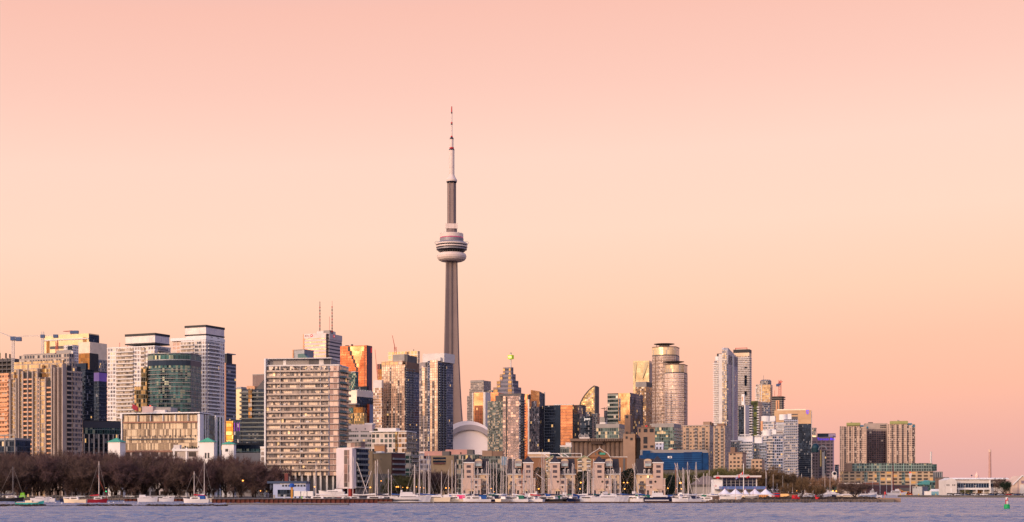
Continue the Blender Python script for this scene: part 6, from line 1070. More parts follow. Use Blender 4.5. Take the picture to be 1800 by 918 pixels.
# ================================================================ turreted waterfront houses
m_st = mat('pink sand stone', S(192, 166, 152), .85, vary=.08); m_st2 = mat('warm cream stone', S(202, 174, 142), .85, vary=.08); m_slate = mat('dark slate roof', S(52, 48, 54), .8, vary=.15, scale=.8)
f_win = m_black; m_wf = mat('grey window glass', S(86, 78, 86), .2, .4, vary=.3, scale=.5)
def turret_house(label, x0, x1, flip, D=800, lit=None):
    b = Bld('turreted_house', label, 'house', x0, x1, None, D, 0, depth=16, group='turreted stone houses on the quay'); W_ = b.W; k = D / F
    def s(u): return (u * W_ / 50) if not flip else W_ - u * W_ / 50    # u: 0..50 photo px from the turret side
    def bx(part, u0, u1, t0, t1, y0, y1, m, parent=None):
        a, c = sorted((s(u0), s(u1))); return b.box(part, a, c, t0, t1, b.z(y1) if y1 < 866 else GZ, b.z(y0), m, parent=parent)
    bx('main_wall', 18, 48, 1.5, 15, 833, 870, m_st2); bx('front_wing', 0, 34, -1.5, 12, 842, 870, m_st); bx('turret_shaft', 4, 21, -1.8, 8, 814.5, 860, m_st)
    bx('band', -.3, 34.3, -1.65, 12, 853, 854, m_offw); bx('parapet', -.4, 34.4, -1.7, 12, 841, 842, m_offw); bx('turret_cornice', 3, 22, -2.2, 8.4, 812.8, 814.5, m_white)
    a, c = sorted((s(3), s(22))); mb = MB(); apex = (*b.P((a + c) / 2, 3), b.z(801)); e = [b.P(a, -2.2), b.P(c, -2.2), b.P(c, 8.4), b.P(a, 8.4)]; z_ = b.z(812.8)
    for i in range(4): mb.quad([(*e[i], z_), (*e[(i + 1) % 4], z_), apex])
    mb.quad([(*p, z_) for p in reversed(e)]); add('turret_roof', mb.mesh('turret_roof', m_slate, b.off), b.root)
    # mansard roof
    a, c = sorted((s(19), s(49))); a2, c2 = sorted((s(19), s(47.5)))
    b.poly('mansard_roof', [(a, 1.2), (c, 1.2), (c, 15.5), (a, 15.5)], b.z(833), b.z(806), m_slate, top=[(a2, 5), (c2, 5), (c2, 14), (a2, 14)])
    bx('eave', 17.5, 49.5, .7, 15.8, 833, 834.2, m_white); bx('roof_corner', 46, 51, 3, 12, 825, 834, m_slate)
    # big roof window with arch
    dm = bx('dormer', 23.5, 36, 1.0, 8, 810, 822, m_st); a, c = sorted((s(23.5), s(36)))
    mb = MB(); n = 10; cx_, r_ = (a + c) / 2, (c - a) / 2; arc = [(cx_ + r_ * math.cos(math.pi * q / n), b.z(810) + 1.0 * math.sin(math.pi * q / n)) for q in range(n + 1)]
    mb.quad([(*b.P(ss, .9), zz) for ss, zz in arc]); 
    for (sa, za), (sb, zb_) in zip(arc[:-1], arc[1:]): mb.quad([(*b.P(sa, .9), za), (*b.P(sa, 8), za), (*b.P(sb, 8), zb_), (*b.P(sb, .9), zb_)])
    add('dormer_arch', mb.mesh('dormer_arch', m_st2, b.off), b.root)
    a, c = sorted((s(24.5), s(35))); b.box('dormer_window', a, c, .8, 1.1, b.z(818), b.z(810.5), mat('pale dormer glass', S(150, 140, 140), .2, .4, vary=.3, scale=.4), parent=dm); b.box('dormer_railing', a, c, -.2, .8, b.z(819.5), b.z(815), mat('pale railing glass', S(160, 172, 172), .3, .2), parent=dm)
    for u in (28, 36):
        a, c = sorted((s(u - 1.6), s(u + 1.6))); d = b.box('small_dormer', a, c, .6, 4, b.z(832), b.z(826.5), m_offw); mb = MB(); cx_ = (a + c) / 2
        arc = [(cx_ + (c - a) / 2 * math.cos(math.pi * q / 8), b.z(826.5) + .5 * math.sin(math.pi * q / 8)) for q in range(9)]; mb.quad([(*b.P(ss, .6), zz) for ss, zz in arc]); add('arch', mb.mesh('arch', m_offw, b.off), d); b.box('pane', a + .25, c - .25, .5, .6, b.z(831.5), b.z(827), m_wf, parent=d)
    bx('attic_terrace', 19, 24, -.5, 3, 828, 833, m_wf)
    for (u0, u1, y0, y1, t) in ((8.5, 16, 818, 822.5, -1.8), (8.5, 16, 826.5, 831.5, -1.8), (9, 16, 836.5, 840, -1.8), (6, 11.5, 845, 850.5, -1.5), (23, 28.5, 845, 850.5, -1.5), (6, 10, 855, 859.5, -1.5), (24, 26.5, 855, 858, -1.5), (26, 30, 836.5, 840.5, 1.5), (41, 43, 837, 840, 1.5), (41, 43, 846, 849.5, 1.5), (3, 6, 862, 867, -1.5), (29, 32, 862, 867, -1.5)):
        bx('window', u0, u1, t - .1, t + .2, y0, y1, m_wf if (u0 * 7 + y0) % 3 else m_black)
    if lit: bx('lit_window', lit[0], lit[1], 1.2, 1.6, lit[2], lit[3], MATS['glowing cream light'])
    a = s(17.5); disc(b, 'round_window', a, -1.5, b.z(847), .55, m_black, n=14)
    for yy in (850, 859): bx('balcony', 35, 46, -.4, 1.5, yy, yy + 2.6, m_dconc); bx('balcony_door', 37, 44, 1.35, 1.6, yy - 4, yy, m_wf)
    bx('ground_floor', 35, 47, 1.3, 1.6, 862, 868, m_wf)
    a, c = sorted((s(11.5), s(23))); mb = MB(); cx_ = (a + c) / 2; mb.quad([(*b.P(a, -2.8), b.z(863.5)), (*b.P(c, -2.8), b.z(863.5)), (*b.P(cx_, -2.8), b.z(858.5))])
    mb.quad([(*b.P(a, -2.8), b.z(863.5)), (*b.P(cx_, -2.8), b.z(858.5)), (*b.P(cx_, -1.5), b.z(858.5)), (*b.P(a, -1.5), b.z(863.5))]); mb.quad([(*b.P(cx_, -2.8), b.z(858.5)), (*b.P(c, -2.8), b.z(863.5)), (*b.P(c, -1.5), b.z(863.5)), (*b.P(cx_, -1.5), b.z(858.5))])
    add('porch_gable', mb.mesh('porch_gable', m_st2, b.off), b.root)
    for u in (13, 17.2, 21.5): bx('porch_column', u - .4, u + .4, -2.7, -2.2, 863.5, 870, m_offw)
    bx('door', 14, 20.5, -1.7, -1.4, 864, 869, m_black)
    return b
turret_house('first turreted stone house from the left, its turret on the left', 812, 861, False)
turret_house('second turreted stone house from the left, its turret on the right', 891, 941, True)
turret_house('third turreted stone house from the left, standing in the middle, no lit window', 963, 1013, False)
turret_house('fourth turreted stone house from the left, behind the thickest bunch of masts', 1041, 1091, False, lit=(26, 28, 837, 840))
turret_house('fifth turreted stone house, at the right end beside the blue netting', 1119, 1169, True, lit=(28, 31, 836, 840))
# quayside fence
fn = thing('quay_fence', 'long pale railing along the quay in front of the turreted houses', 'fence', (PX(970, 775), 775, GZ))
fpm = MB().box(-.06, .06, -.05, .05, 0, 1.3).mesh("post", m_offw)
for k in range(60): add("post", fpm, fn, ((k - 30) * 1.9, 0, 0))
add('rail', MB().box(-57, 57, -.04, .04, 1.15, 1.3).mesh('rail', m_offw), fn); add('rail', MB().box(-57, 57, -.03, .03, .5, .6).mesh('rail', m_offw), fn)
# ================================================================ trees
def bark(name, c): return mat(name, c, .95, vary=.25, scale=.4)
m_bark = bark('dark bark', S(62, 50, 46)); m_twig = mat('brown twigs', S(98, 79, 72), .95, vary=.3, scale=.35); m_twig2 = mat('reddish twigs', S(96, 74, 72), .95, vary=.3, scale=.35)
m_bud = mat('olive budding twigs', S(98, 94, 56), .95, vary=.35, scale=.3); m_bud2 = mat('brown budding twigs', S(110, 88, 64), .95, vary=.3, scale=.3); m_tan = mat('pale tan twigs', S(150, 118, 92), .95, vary=.2, scale=.3); m_ever = mat('dark evergreen needles', S(40, 52, 38), .95, vary=.3, scale=.5)
def bare_tree_meshes(seed, H=23.0, spread=.55, dense=1.0, tw=.07, name='crown'):
    r = random.Random(seed); tk = MB(); cr = MB()
    def rv(d, k):
        v = Vector((r.gauss(0, 1), r.gauss(0, 1), r.gauss(0, 1))); return (d + v * k).normalized()
    def twig(p, d, l, w):
        s_ = d.cross(Vector((r.gauss(0, 1), r.gauss(0, 1), r.gauss(0, 1)))).normalized() * w; q = p + d * l
        cr.quad([p - s_, p + s_, q + s_ * .3, q - s_ * .3])
    def grow(p, d, l, rad, lv):
        n = 3; seg = l / n
        for i in range(n):
            d = (rv(d, .13) + Vector((0, 0, .05))).normalized(); q = p + d * seg; r2 = rad * .82
            (tk if lv < 2 else cr).tube(p, q, rad, r2, n=5 if lv < 2 else 3, cap=False); p, rad = q, r2
            if lv >= 1:
                for _ in range(int((2, 4, 7, 10)[min(lv, 3)] * dense)): twig(p - d * seg * r.random(), rv(d, .75), r.uniform(.8, 2.0), tw * r.uniform(.5, 1.1))
            if lv < 3 and i > 0 and r.random() < .8: grow(p, rv(d, .5), l * r.uniform(.5, .7), rad * .6, lv + 1)
        if lv < 3:
            for _ in range(3 if lv < 2 else 2): grow(p, rv(d, spread * .9), l * r.uniform(.62, .8), rad * .72, lv + 1)
        else:
            for _ in range(int(9 * dense)): twig(p, rv(d, .55), r.uniform(1.0, 2.3), tw * .7)
    h0 = H * r.uniform(.07, .11); tk.tube((0, 0, -.3), (0, 0, h0), .55, .45, n=8, cap=False)
    for k in range(5):
        a = k * 1.257 + r.uniform(-.3, .3); grow(Vector((0, 0, h0 * r.uniform(.85, 1))), Vector((math.cos(a) * spread, math.sin(a) * spread, 1)).normalized(), H * r.uniform(.24, .32), .3, 0)
    return tk, cr
TREES = []
for sd in range(5):
    tk, cr = bare_tree_meshes(100 + sd, 23, .6 + .06 * sd, .8, .05)
    zt = max(v[2] for v in cr.v); TREES.append((tk.mesh('trunk', m_bark), cr, zt, max(abs(v[0]) for v in cr.v)))
CR = {}
def crown_mesh(i, m):
    if (i, m.name) not in CR: CR[(i, m.name)] = TREES[i][1].mesh('crown', m)
    return CR[(i, m.name)]
TN = [0]
def tree(px, D, ytop, label, group, m=m_twig, wk=1.0, i=None, name='bare_tree', base=GZ):
    i = TN[0] % len(TREES) if i is None else i; TN[0] += 1
    h = PZ(ytop, D) - base; sc_ = h / TREES[i][2]
    t = thing(name, label, 'tree', (PX(px, D), D, base), group, rnd.uniform(0, 6.28)); t.scale = (sc_ * wk, sc_ * wk, sc_)
    add('trunk', TREES[i][0], t); add('crown', crown_mesh(i, m), t); return t
def ordn(k): return ['first', 'second', 'third', 'fourth', 'fifth', 'sixth', 'seventh', 'eighth', 'ninth', 'tenth', 'eleventh', 'twelfth', 'thirteenth', 'fourteenth', 'fifteenth', 'sixteenth', 'seventeenth', 'eighteenth', 'nineteenth', 'twentieth'][k]
ROWW = {0: 'front row', 1: 'middle row', 2: 'back row'}
for row, (D0, n, x0, x1) in enumerate(((782, 20, -12, 476), (805, 19, -2, 468), (835, 18, 5, 478))):
    for k in range(n):
        px = x0 + (x1 - x0) * k / (n - 1) + rnd.uniform(-7, 7)
        base_y = 788 if px < 190 else (787 if px < 300 else 793)
        if px > 400: base_y = 800
        if px > 455: base_y = 810
        yt = base_y + rnd.uniform(-5, 14) + (4 if row == 0 else 0)
        near = 'below the beige stepped tower' if px < 135 else 'below the dark glass podium' if px < 190 else 'before the white podium' if px < 300 else 'by the green roofed pavilions' if px < 410 else 'left of the slab block'
        tree(px, D0 + rnd.uniform(-8, 8), yt, f'bare tree {near}, {ROWW[row]}, {ordn(k)} from the left', 'bare trees of the shore park', m_twig if rnd.random() < .6 else m_twig2, rnd.uniform(.8, 1.1))
for k, (px, D, yt, mm, w) in enumerate([(744, 905, 826, m_twig, 1.1), (757, 880, 822, m_twig2, 1.2), (771, 900, 824, m_twig, 1.2), (784, 880, 830, m_twig, 1.0)]):
    tree(px, D, yt, f'bare dark tree in front of the olive grey block, {["first", "second", "third", "fourth"][k]} of four', 'bare dark trees before the olive grey block', mm, w)
for k, (px, D, yt) in enumerate([(700, 860, 838), (712, 870, 832), (722, 860, 836), (690, 850, 842)]):
    tree(px, D, yt, f'olive budding tree behind the white motor yacht, {["leftmost but one", "second from the right", "rightmost", "leftmost"][k]} of four', 'olive budding trees left of the dark trees', m_bud, 1.3, name='budding_tree')
for k in range(17):
    px = 1172 + k * 14.3 + rnd.uniform(-3, 3); yt = 824 - (7 if 1270 < px < 1345 else 0) + rnd.uniform(-2, 4) + (4 if px > 1370 else 0)
    tree(px, 880 + rnd.uniform(-30, 30), yt, f'{"olive green" if px < 1325 else "reddish brown"} budding tree behind the yacht club, number {k + 1} from the left', 'budding trees behind the yacht club', m_bud if px < 1325 else m_bud2, 1.35, name='budding_tree')
for k in range(6):
    px = 1412 + k * 12 + rnd.uniform(-3, 3)
    tree(px, 1445, 834 + rnd.uniform(0, 8), f'bare tan tree below the violet sign block, {ordn(k)} from the left', 'bare tan trees right of the blue office block', m_tan, .6)
for k in range(4):
    tree(1490 + k * 9, 1445, 848 + k, f'low bare tree before the left end of the terminal, {ordn(k)} from the left', 'low bare trees by the terminal', m_tan, .8)
for k, (px, yt, w) in enumerate([(1385, 846, .8), (1410, 838, .7), (1430, 850, .9), (1444, 852, .8)]):
    tree(px, 690, yt, f'small bare shrubby tree on the rocky spit, {["leftmost", "second", "third", "fourth"][k]} of four', 'small bare trees on the spit', m_bud2, w, name='small_tree')
tree(1502, 665, 842, 'spreading bushy bare tree near the end of the rocky spit', None, m_twig, 1.9, name='spit_tree')
for k, (px, yt) in enumerate([(867, 824), (881, 828), (948, 822), (1021, 830), (1031, 828), (1099, 828), (1108, 824), (1180, 836)]):
    D = 815; ev = thing('evergreen_tree', ['dark bush tree right of the first turreted house', 'dark bush tree left of the second turreted house', 'dark tree right of the second turreted house', 'dark bush tree right of the third turreted house', 'dark bush tree left of the fourth turreted house', 'dark tree right of the fourth turreted house', 'dark tree left of the fifth turreted house', 'dark tree right of the fifth turreted house'][k], 'tree', (PX(px, D), D, GZ), 'dark trees between the turreted houses')
    h = PZ(yt, D) - GZ; r_ = random.Random(k); mb = MB()
    for q in range(2600):
        u = r_.random(); zz = h * (.12 + .88 * u); rad = (h * .34) * math.sqrt(max(0, 1 - (u * 1.0 - .25) ** 2 / .6)) * (r_.random() ** .4); a = r_.random() * 6.28; p = Vector((rad * math.cos(a), rad * math.sin(a), zz)); d = Vector((r_.gauss(0, 1), r_.gauss(0, 1), r_.gauss(0, 1))).normalized(); e = d.orthogonal().normalized() * .22
        mb.quad([p - e, p + e, p + d * .5])
    add('crown', mb.mesh('crown', m_ever), ev); add('trunk', MB().tube((0, 0, -.2), (0, 0, h * .7), .3, .1, n=6).mesh('trunk', m_bark), ev)
# ================================================================ edges: walls, rocks, breakwater, docks
m_rust = mat('rusty sheet piling', S(92, 48, 38), .85, vary=.3, scale=.8); m_dock = mat('dark dock timber', S(70, 52, 44), .9, vary=.2, scale=.6)
def sheet_wall(label, x0, x1, D, top):
    X0, X1 = PX(x0, D), PX(x1, D); t = thing('sheet_pile_wall', label, 'wall', (X0, D, 0)); n = int((X1 - X0) / .9); mb = MB(); prev = None
    for k in range(n + 1):
        x = (X1 - X0) * k / n; y = 0 if (k // 1) % 2 else .45
        if prev: mb.quad([(prev[0], prev[1], -1), (x - .2, prev[1], -1), (x - .2, prev[1], top), (prev[0], prev[1], top)]); mb.quad([(x - .2, prev[1], -1), (x, y, -1), (x, y, top), (x - .2, prev[1], top)])
        prev = (x, y)
    add('piling', mb.mesh('piling', m_rust), t); add('cap_beam', MB().box(0, X1 - X0, -.3, 3.5, top, top + .25).mesh('cap_beam', m_dconc), t); add('fill', MB().box(0, X1 - X0, .6, 3.4, -1, top).mesh('fill', m_dconc), t)
sheet_wall('long rusty sheet pile wall below the wide slab block', 372, 690, 590, 1.55)
sheet_wall('short rusty sheet pile wall left of the two masted white sloop', 218, 373, 690, 1.2)
def rocks(name, label, cat, pts, w, h, n, m, kind=None, seed=1, size=(.3, .9), z0=0.0):
    r = random.Random(seed); mb = MB(); segs = list(zip(pts[:-1], pts[1:]))
    L_ = [math.hypot(b_[0] - a_[0], b_[1] - a_[1]) for a_, b_ in segs]
    for _ in range(n):
        a_, b_ = r.choices(segs, L_)[0]; u = r.random(); x = a_[0] + (b_[0] - a_[0]) * u + r.gauss(0, w * .1); off = r.uniform(-.5, .5); y = a_[1] + (b_[1] - a_[1]) * u + off * w
        s_ = r.uniform(*size); zc = z0 + h * (1 - abs(off) * 1.4) * r.uniform(.3, 1.0); ring = []
        for q in range(6): a = q * 1.047 + r.uniform(-.3, .3); ring.append((x + math.cos(a) * s_ * r.uniform(.7, 1.1), y + math.sin(a) * s_ * r.uniform(.7, 1.1)))
        top = [(x + (p[0] - x) * .55, y + (p[1] - y) * .55) for p in ring]; mb.prism(ring, zc - s_ * .9, zc + s_ * .5 * r.uniform(.5, 1), top=top)
    o = add(name, mb.mesh(name, m)); tag(o, label, cat) if kind is None else tag(o, label, cat, kind=kind); return o
m_rock = mat('brown grey rubble', S(98, 86, 78), .95, vary=.3, scale=1.2); m_drock = mat('dark wet rubble', S(58, 48, 42), .9, vary=.3, scale=1.0)
rocks('rubble_edge', 'brown grey rubble along the waterline of the spit', 'rocks', [(PX(1250, 585), 586), (PX(1320, 612), 612), (PX(1400, 612), 612), (PX(1482, 640), 641), (PX(1550, 627), 627)], 9, 1.1, 1500, m_rock, 'stuff', 4, (.35, 1.1), .1)
rocks('rubble_mound', 'rubble and brush heaped along the top of the spit', 'rocks', [(PX(1290, 640), 640), (PX(1400, 645), 645), (PX(1500, 655), 655), (PX(1535, 650), 650)], 14, 1.0, 900, m_drock, 'stuff', 5, (.4, 1.2), 1.2)
rocks('park_bank', 'earth and stone bank under the park trees', 'rocks', [(PX(-40, 760), 760), (PX(200, 760), 760), (PX(372, 705), 705)], 6, 1.0, 900, m_rock, 'stuff', 6, (.3, .9), .1)
rocks('breakwater_rocks', 'low dark line of rubble breakwater in the water at the left', 'rocks', [(PX(-30, 470), 468), (PX(60, 470), 462), (PX(150, 470), 472), (PX(250, 480), 476), (PX(400, 500), 498)], 3.0, .12, 1500, m_drock, 'stuff', 7, (.18, .5), 0)
for k, (x0, x1) in enumerate(((-20, 28), (33, 84), (144, 194), (197, 232), (262, 400))): rocks('breakwater_lump', '', 'rocks', [(PX(x0, 470), 467), (PX((x0 + x1) / 2, 470), 469), (PX(x1, 475), 472)], 2.6, .42, 360, m_drock, 'stuff', 20 + k, (.25, .7), .05)['label'] = f'dark rubble hump of the breakwater, number {k + 1} from the left'
for k, (x0, x1, D) in enumerate(((398, 520, 520), (515, 612, 512))):
    t = thing('breakwater_slab', ['long low concrete breakwater slab in front of the rusty wall', 'right end concrete breakwater slab in front of the rusty wall'][k], 'breakwater', (PX(x0, D), D, 0)); w = PX(x1, D) - PX(x0, D); add('slab', MB().box(0, w, 0, 3, -.5, .42).mesh('slab', m_dconc), t); add('top_edge', MB().box(-.1, w + .1, -.1, 3.1, .42, .55).mesh('top_edge', m_conc), t)
o = tag(add('concrete_tip', MB().box(PX(1546, 640), PX(1575, 640), 632, 652, -.6, 1.75).mesh('concrete_tip', MATS['tan concrete'])), 'beige concrete block end of the rocky spit', 'pier')
for k, (x0, x1, D) in enumerate(((664, 760, 572), (762, 836, 585), (820, 1010, 575), (1012, 1255, 580))):
    w = PX(x1, D) - PX(x0, D); t = thing('floating_dock', f'dark floating dock edge in front of the marina boats, section {k + 1} from the left', 'dock', (PX(x0, D), D, 0), 'floating docks')
    add('float', MB().box(0, w, 0, 2.6, -.3, .5).mesh('float', m_dock), t); add('deck', MB().box(-.1, w + .1, -.1, 2.7, .5, .62).mesh('deck', m_conc if k < 2 else m_brown), t)
for k, D in enumerate((640, 690, 735)):
    w = PX(1240, D) - PX(712, D); t = thing('floating_dock', f'walkway dock between the boats, {["nearest", "middle", "farthest"][k]} row', 'dock', (PX(712, D), D, 0), 'floating docks'); add('float', MB().box(0, w, 0, 1.8, -.3, .45).mesh('float', m_dock), t); add('deck', MB().box(0, w, -.1, 1.9, .45, .55).mesh('deck', m_conc), t)
# ================================================================ boats
m_hw = mat('white gelcoat', S(212, 205, 203), .35, vary=.04); m_hcream = mat('cream gelcoat', S(225, 205, 175), .4, vary=.05); m_hnavy = mat('navy hull', S(28, 34, 62), .3, vary=.1); m_hred = mat('red hull', S(135, 24, 40), .35, vary=.1); m_hteal = mat('teal hull', S(70, 165, 160), .4, vary=.1); m_hblk = mat('black hull', S(30, 28, 32), .35, vary=.1)
m_alu = mat('mast aluminium', S(190, 178, 172), .45, .2, vary=.05); m_woodm = mat('wooden mast', S(150, 88, 62), .6, vary=.1); m_covw = mat('white sail cover', S(215, 208, 205), .8, vary=.08); m_covb = mat('blue canvas', S(30, 75, 140), .8, vary=.1); m_covn = mat('navy canvas', S(32, 38, 66), .8, vary=.1); m_covr = mat('red canvas', S(170, 22, 42), .8, vary=.1); m_covg = mat('green canvas', S(34, 96, 78), .8, vary=.1); m_covp = mat('pink canvas', S(215, 60, 120), .8, vary=.1); m_port = mat('dark cabin window', S(40, 36, 44), .2, .4, vary=.1); m_stay = mat('rigging wire', S(150, 140, 135), .5, vary=0)
def hull_mesh(L_, B_, fb, m, sheer=.35, stern=.75):
    mb = MB(); st_ = []; n = 9
    for k in range(n):
        u = k / (n - 1); w = B_ / 2 * (stern + (1 - stern) * min(1, u * 2.2)) * (1 - max(0, (u - .45) / .55) ** 2.1); z = fb + sheer * (2 * u - .8) ** 2 * (1 if u > .4 else .4); x = -L_ / 2 + L_ * u
        xw = -L_ / 2 * .96 + (L_ * .93) * u
        st_.append(((x, -w, z), (xw, -w * .78, -.35), (xw, w * .78, -.35), (x, w, z)))
    for A, B in zip(st_[:-1], st_[1:]):
        mb.quad([A[1], B[1], B[0], A[0]]); mb.quad([B[2], A[2], A[3], B[3]]); mb.quad([A[0], B[0], B[3], A[3]]); mb.quad([A[2], B[2], B[1], A[1]])
    mb.quad([st_[0][2], st_[0][1], st_[0][0], st_[0][3]]); return mb.mesh('hull', m)
HC = {}
def cached(key, fn):
    if key not in HC: HC[key] = fn()
    return HC[key]
def cabin_mb(L_, B_, z0, z1, x0, x1, tp=.8):
    w = B_ / 2 * .62; base = [(x0, -w), (x1, -w * .6), (x1, w * .6), (x0, w)]; c = (x0 + x1) / 2; top = [(c + (x - c) * .88, y * tp) for x, y in base]; return MB().prism(base, z0, z1, top=top)
def sailboat(px, D, L_, label, hm=None, ytop=810, cover=None, flip=False, group='sailboats in the marina', rz=0.0, canvas=None, mast=True, mm=None, lean=0.0, jib=True, heel=None):
    hm = hm or m_hw; mm = mm or m_alu; cover = cover or m_covw; Lr = round(L_); B_ = Lr * .3; fb = .95 + Lr * .05
    t = thing('sailboat', label, 'sailboat', (PX(px, D), D, 0), group, rz + (math.pi if flip else 0))
    add('hull', cached(('h', Lr, hm.name), lambda: hull_mesh(Lr, B_, fb, hm)), t)
    cb = add('cabin', cached(('c', Lr), lambda: cabin_mb(Lr, B_, fb - .1, fb + 1.0, -Lr * .16, Lr * .24).mesh('cabin', m_hw)), t); add('window', cached(('w', Lr), lambda: MB().box(-Lr * .08, Lr * .16, -B_ * .315, B_ * .315, fb + .35, fb + .7).mesh('window', m_port)), cb)
    add('waterline_stripe', cached(('s', Lr), lambda: MB().box(-Lr * .42, Lr * .3, -B_ * .44, B_ * .44, -.2, .08).mesh('waterline_stripe', m_red if Lr % 2 else m_covn)), t)
    if mast:
        h = PZ(ytop, D); x0 = Lr * .08; r_ = .11 + Lr * .005
        add('mast', MB().tube((x0, 0, fb + .4), (x0 + lean, 0, h), r_ * 1.15, r_ * .8, n=6).mesh('mast', mm), t)
        bm = add('boom', cached(('b', Lr), lambda: MB().tube((x0 - .1, 0, fb + 1.35), (-Lr * .38, 0, fb + 1.4), .09, n=6).mesh('boom', m_alu)), t); add('sail_cover', cached(('sc', Lr, cover.name), lambda: MB().tube((x0 + .1, 0, fb + 1.75), (-Lr * .36, 0, fb + 1.5), .34, .16, n=7).mesh('sail_cover', cover)), bm)
        hs = h - fb; add('spreader', MB().tube((x0 + lean * .55, -B_ * .3, fb + hs * .55), (x0 + lean * .55, B_ * .3, fb + hs * .55), .05, n=4).mesh('spreader', mm), t)
        for pt in ((Lr * .49, 0, fb + .5), (-Lr * .48, 0, fb + .3)): add('stay', MB().tube((x0 + lean, 0, h - .3), pt, .035, n=3).mesh('stay', m_stay), t)
        for sy in (-1, 1): add('stay', MB().tube((x0 + lean, 0, h - .3), (x0, sy * B_ * .46, fb + .2), .03, n=3).mesh('stay', m_stay), t)
    if canvas: add('dodger', cached(('d', Lr, canvas.name), lambda: cabin_mb(Lr, B_, fb + .1, fb + 1.5, -Lr * .34, -Lr * .06, .75).mesh('dodger', canvas)), t)
    add('pulpit_rail', cached(('p', Lr), lambda: MB().tube((Lr * .36, -B_ * .22, fb + .9), (Lr * .5, 0, fb + 1.1), .05, n=4).tube((Lr * .36, B_ * .22, fb + .9), (Lr * .5, 0, fb + 1.1), .05, n=4).tube((Lr * .5, 0, fb + .3), (Lr * .5, 0, fb + 1.1), .05, n=4).mesh('pulpit_rail', m_alu)), t)
    return t
def motorboat(px, D, L_, label, hm=None, flip=False, fly=False, canvas=None, group='motor boats', rz=0.0, z=0.0, stripe=None):
    hm = hm or m_hw; B_ = L_ * .3; fb = .8 + L_ * .065
    t = thing('motorboat', label, 'motor boat', (PX(px, D), D, z), group, rz + (math.pi if flip else 0))
    add('hull', hull_mesh(L_, B_, fb * 1.25, hm, .5, .9), t)
    cb = add('cabin', cabin_mb(L_, B_ * 1.25, fb - .15, fb + .6 + L_ * .05, -L_ * .28, L_ * .2, .78).mesh('cabin', m_hw), t)
    h = fb + .15; add('window', MB().box(-L_ * .24, L_ * .13, -B_ * .36, B_ * .36, h, h + .18 + L_ * .025).mesh('window', m_port), cb)
    if stripe: add('hull_stripe', MB().box(-L_ * .46, L_ * .2, -B_ * .505, B_ * .505, fb * .55, fb * .75).mesh('hull_stripe', stripe), t)
    if fly:
        fl = add('flybridge', cabin_mb(L_, B_, fb + .6 + L_ * .05, fb + 1.3 + L_ * .07, -L_ * .26, L_ * .06, .9).mesh('flybridge', m_hw), t); add('radar_arch', MB().box(-L_ * .24, -L_ * .2, -B_ * .3, B_ * .3, fb + 1.3 + L_ * .07, fb + 1.9 + L_ * .08).mesh('radar_arch', m_hw), fl)
        add('aerial', MB().tube((-L_ * .22, 0, fb + 2), (-L_ * .24, 0, fb + 5), .04, n=4).mesh('aerial', m_alu), t)
    if canvas: add('canopy', cabin_mb(L_, B_ * 1.3, fb + .5, fb + 1.7, -L_ * .42, -L_ * .1, .85).mesh('canopy', canvas), t)
    add('rail', MB().tube((L_ * .1, -B_ * .4, fb + .9), (L_ * .48, 0, fb + 1.1), .05, n=4).tube((L_ * .1, B_ * .4, fb + .9), (L_ * .48, 0, fb + 1.1), .05, n=4).mesh('rail', m_alu), t)
    return t
# left bay
gm_ = 'boats moored in the left bay'
sailboat(19, 690, 12, 'dark hulled sailboat moored at the far left with a bare dark mast', m_hblk, 819, m_covn, group=gm_, mm=m_dconc)
t = thing('rowing_skiff', 'teal open skiff moored in front of the breakwater at left', 'boat', (PX(53, 500), 500, 0), gm_); add('hull', hull_mesh(9.2, 2.6, .85, m_hteal, .5), t); add('gunwale', MB().box(-4.2, 3.0, -1.25, 1.25, .85, 1.0).mesh('gunwale', m_hcream), t); add('cuddy', MB().box(-1.4, .8, -.8, .8, 1.0, 1.6).mesh('cuddy', m_hcream), t); add('outboard', MB().box(-4.9, -4.5, -.3, .3, .4, 1.5).mesh('outboard', m_black), t)
motorboat(71, 640, 8, 'white cabin cruiser moored behind the teal skiff', group=gm_); motorboat(85, 650, 6, 'small white runabout moored right behind the white cabin cruiser', group=gm_, flip=True)
sailboat(132, 590, 9, 'white hulled boat without mast left of the red sailboat', m_hcream, 0, mast=False, group=gm_, flip=True); motorboat(118, 660, 6, 'small dark runabout behind the white mastless boat', m_hnavy, group=gm_)
sailboat(171, 600, 8, 'bright red sailboat with red sail cover and one tall white mast', m_hred, 811, m_covr, group=gm_, flip=False)
t = thing('dinghy_mast', 'slim rusty leaning spar right of the red sailboat mast', 'mast', (PX(180, 610), 610, 0), gm_); add('spar', MB().tube((-2, 0, 11), (2.2, 0, 1), .12, n=5).mesh('spar', mat('rust red spar', S(130, 60, 45), .7)), t)
motorboat(260, 650, 8.5, 'white speedboat with outboard moored below the white podium', group=gm_, canvas=m_covw); motorboat(293, 660, 6.5, 'small low white runabout left of the white sloops', group=gm_)
sailboat(345, 590, 10, 'white sloop with red sail cover and shorter mast at left bay end', m_hw, 829, m_covr, group=gm_, flip=True, canvas=m_covb); sailboat(356, 640, 9, 'cream sloop with the taller mast behind the red covered white sloop', m_hcream, 812, m_covw, group=gm_)
for k, (px, D) in enumerate(((172, 640), (192, 610), (200, 600), (218, 620), (109, 560), (243, 560), (98, 600))):
    tag(add('mooring_ball', MB().lathe([(.01, .45), (.25, .38), (.36, .15), (.3, -.1)], 10).mesh('mooring_ball', m_hw), None, (PX(px, D), D, 0)), 'small white mooring ball floating in the left bay', 'buoy', 'white mooring balls')
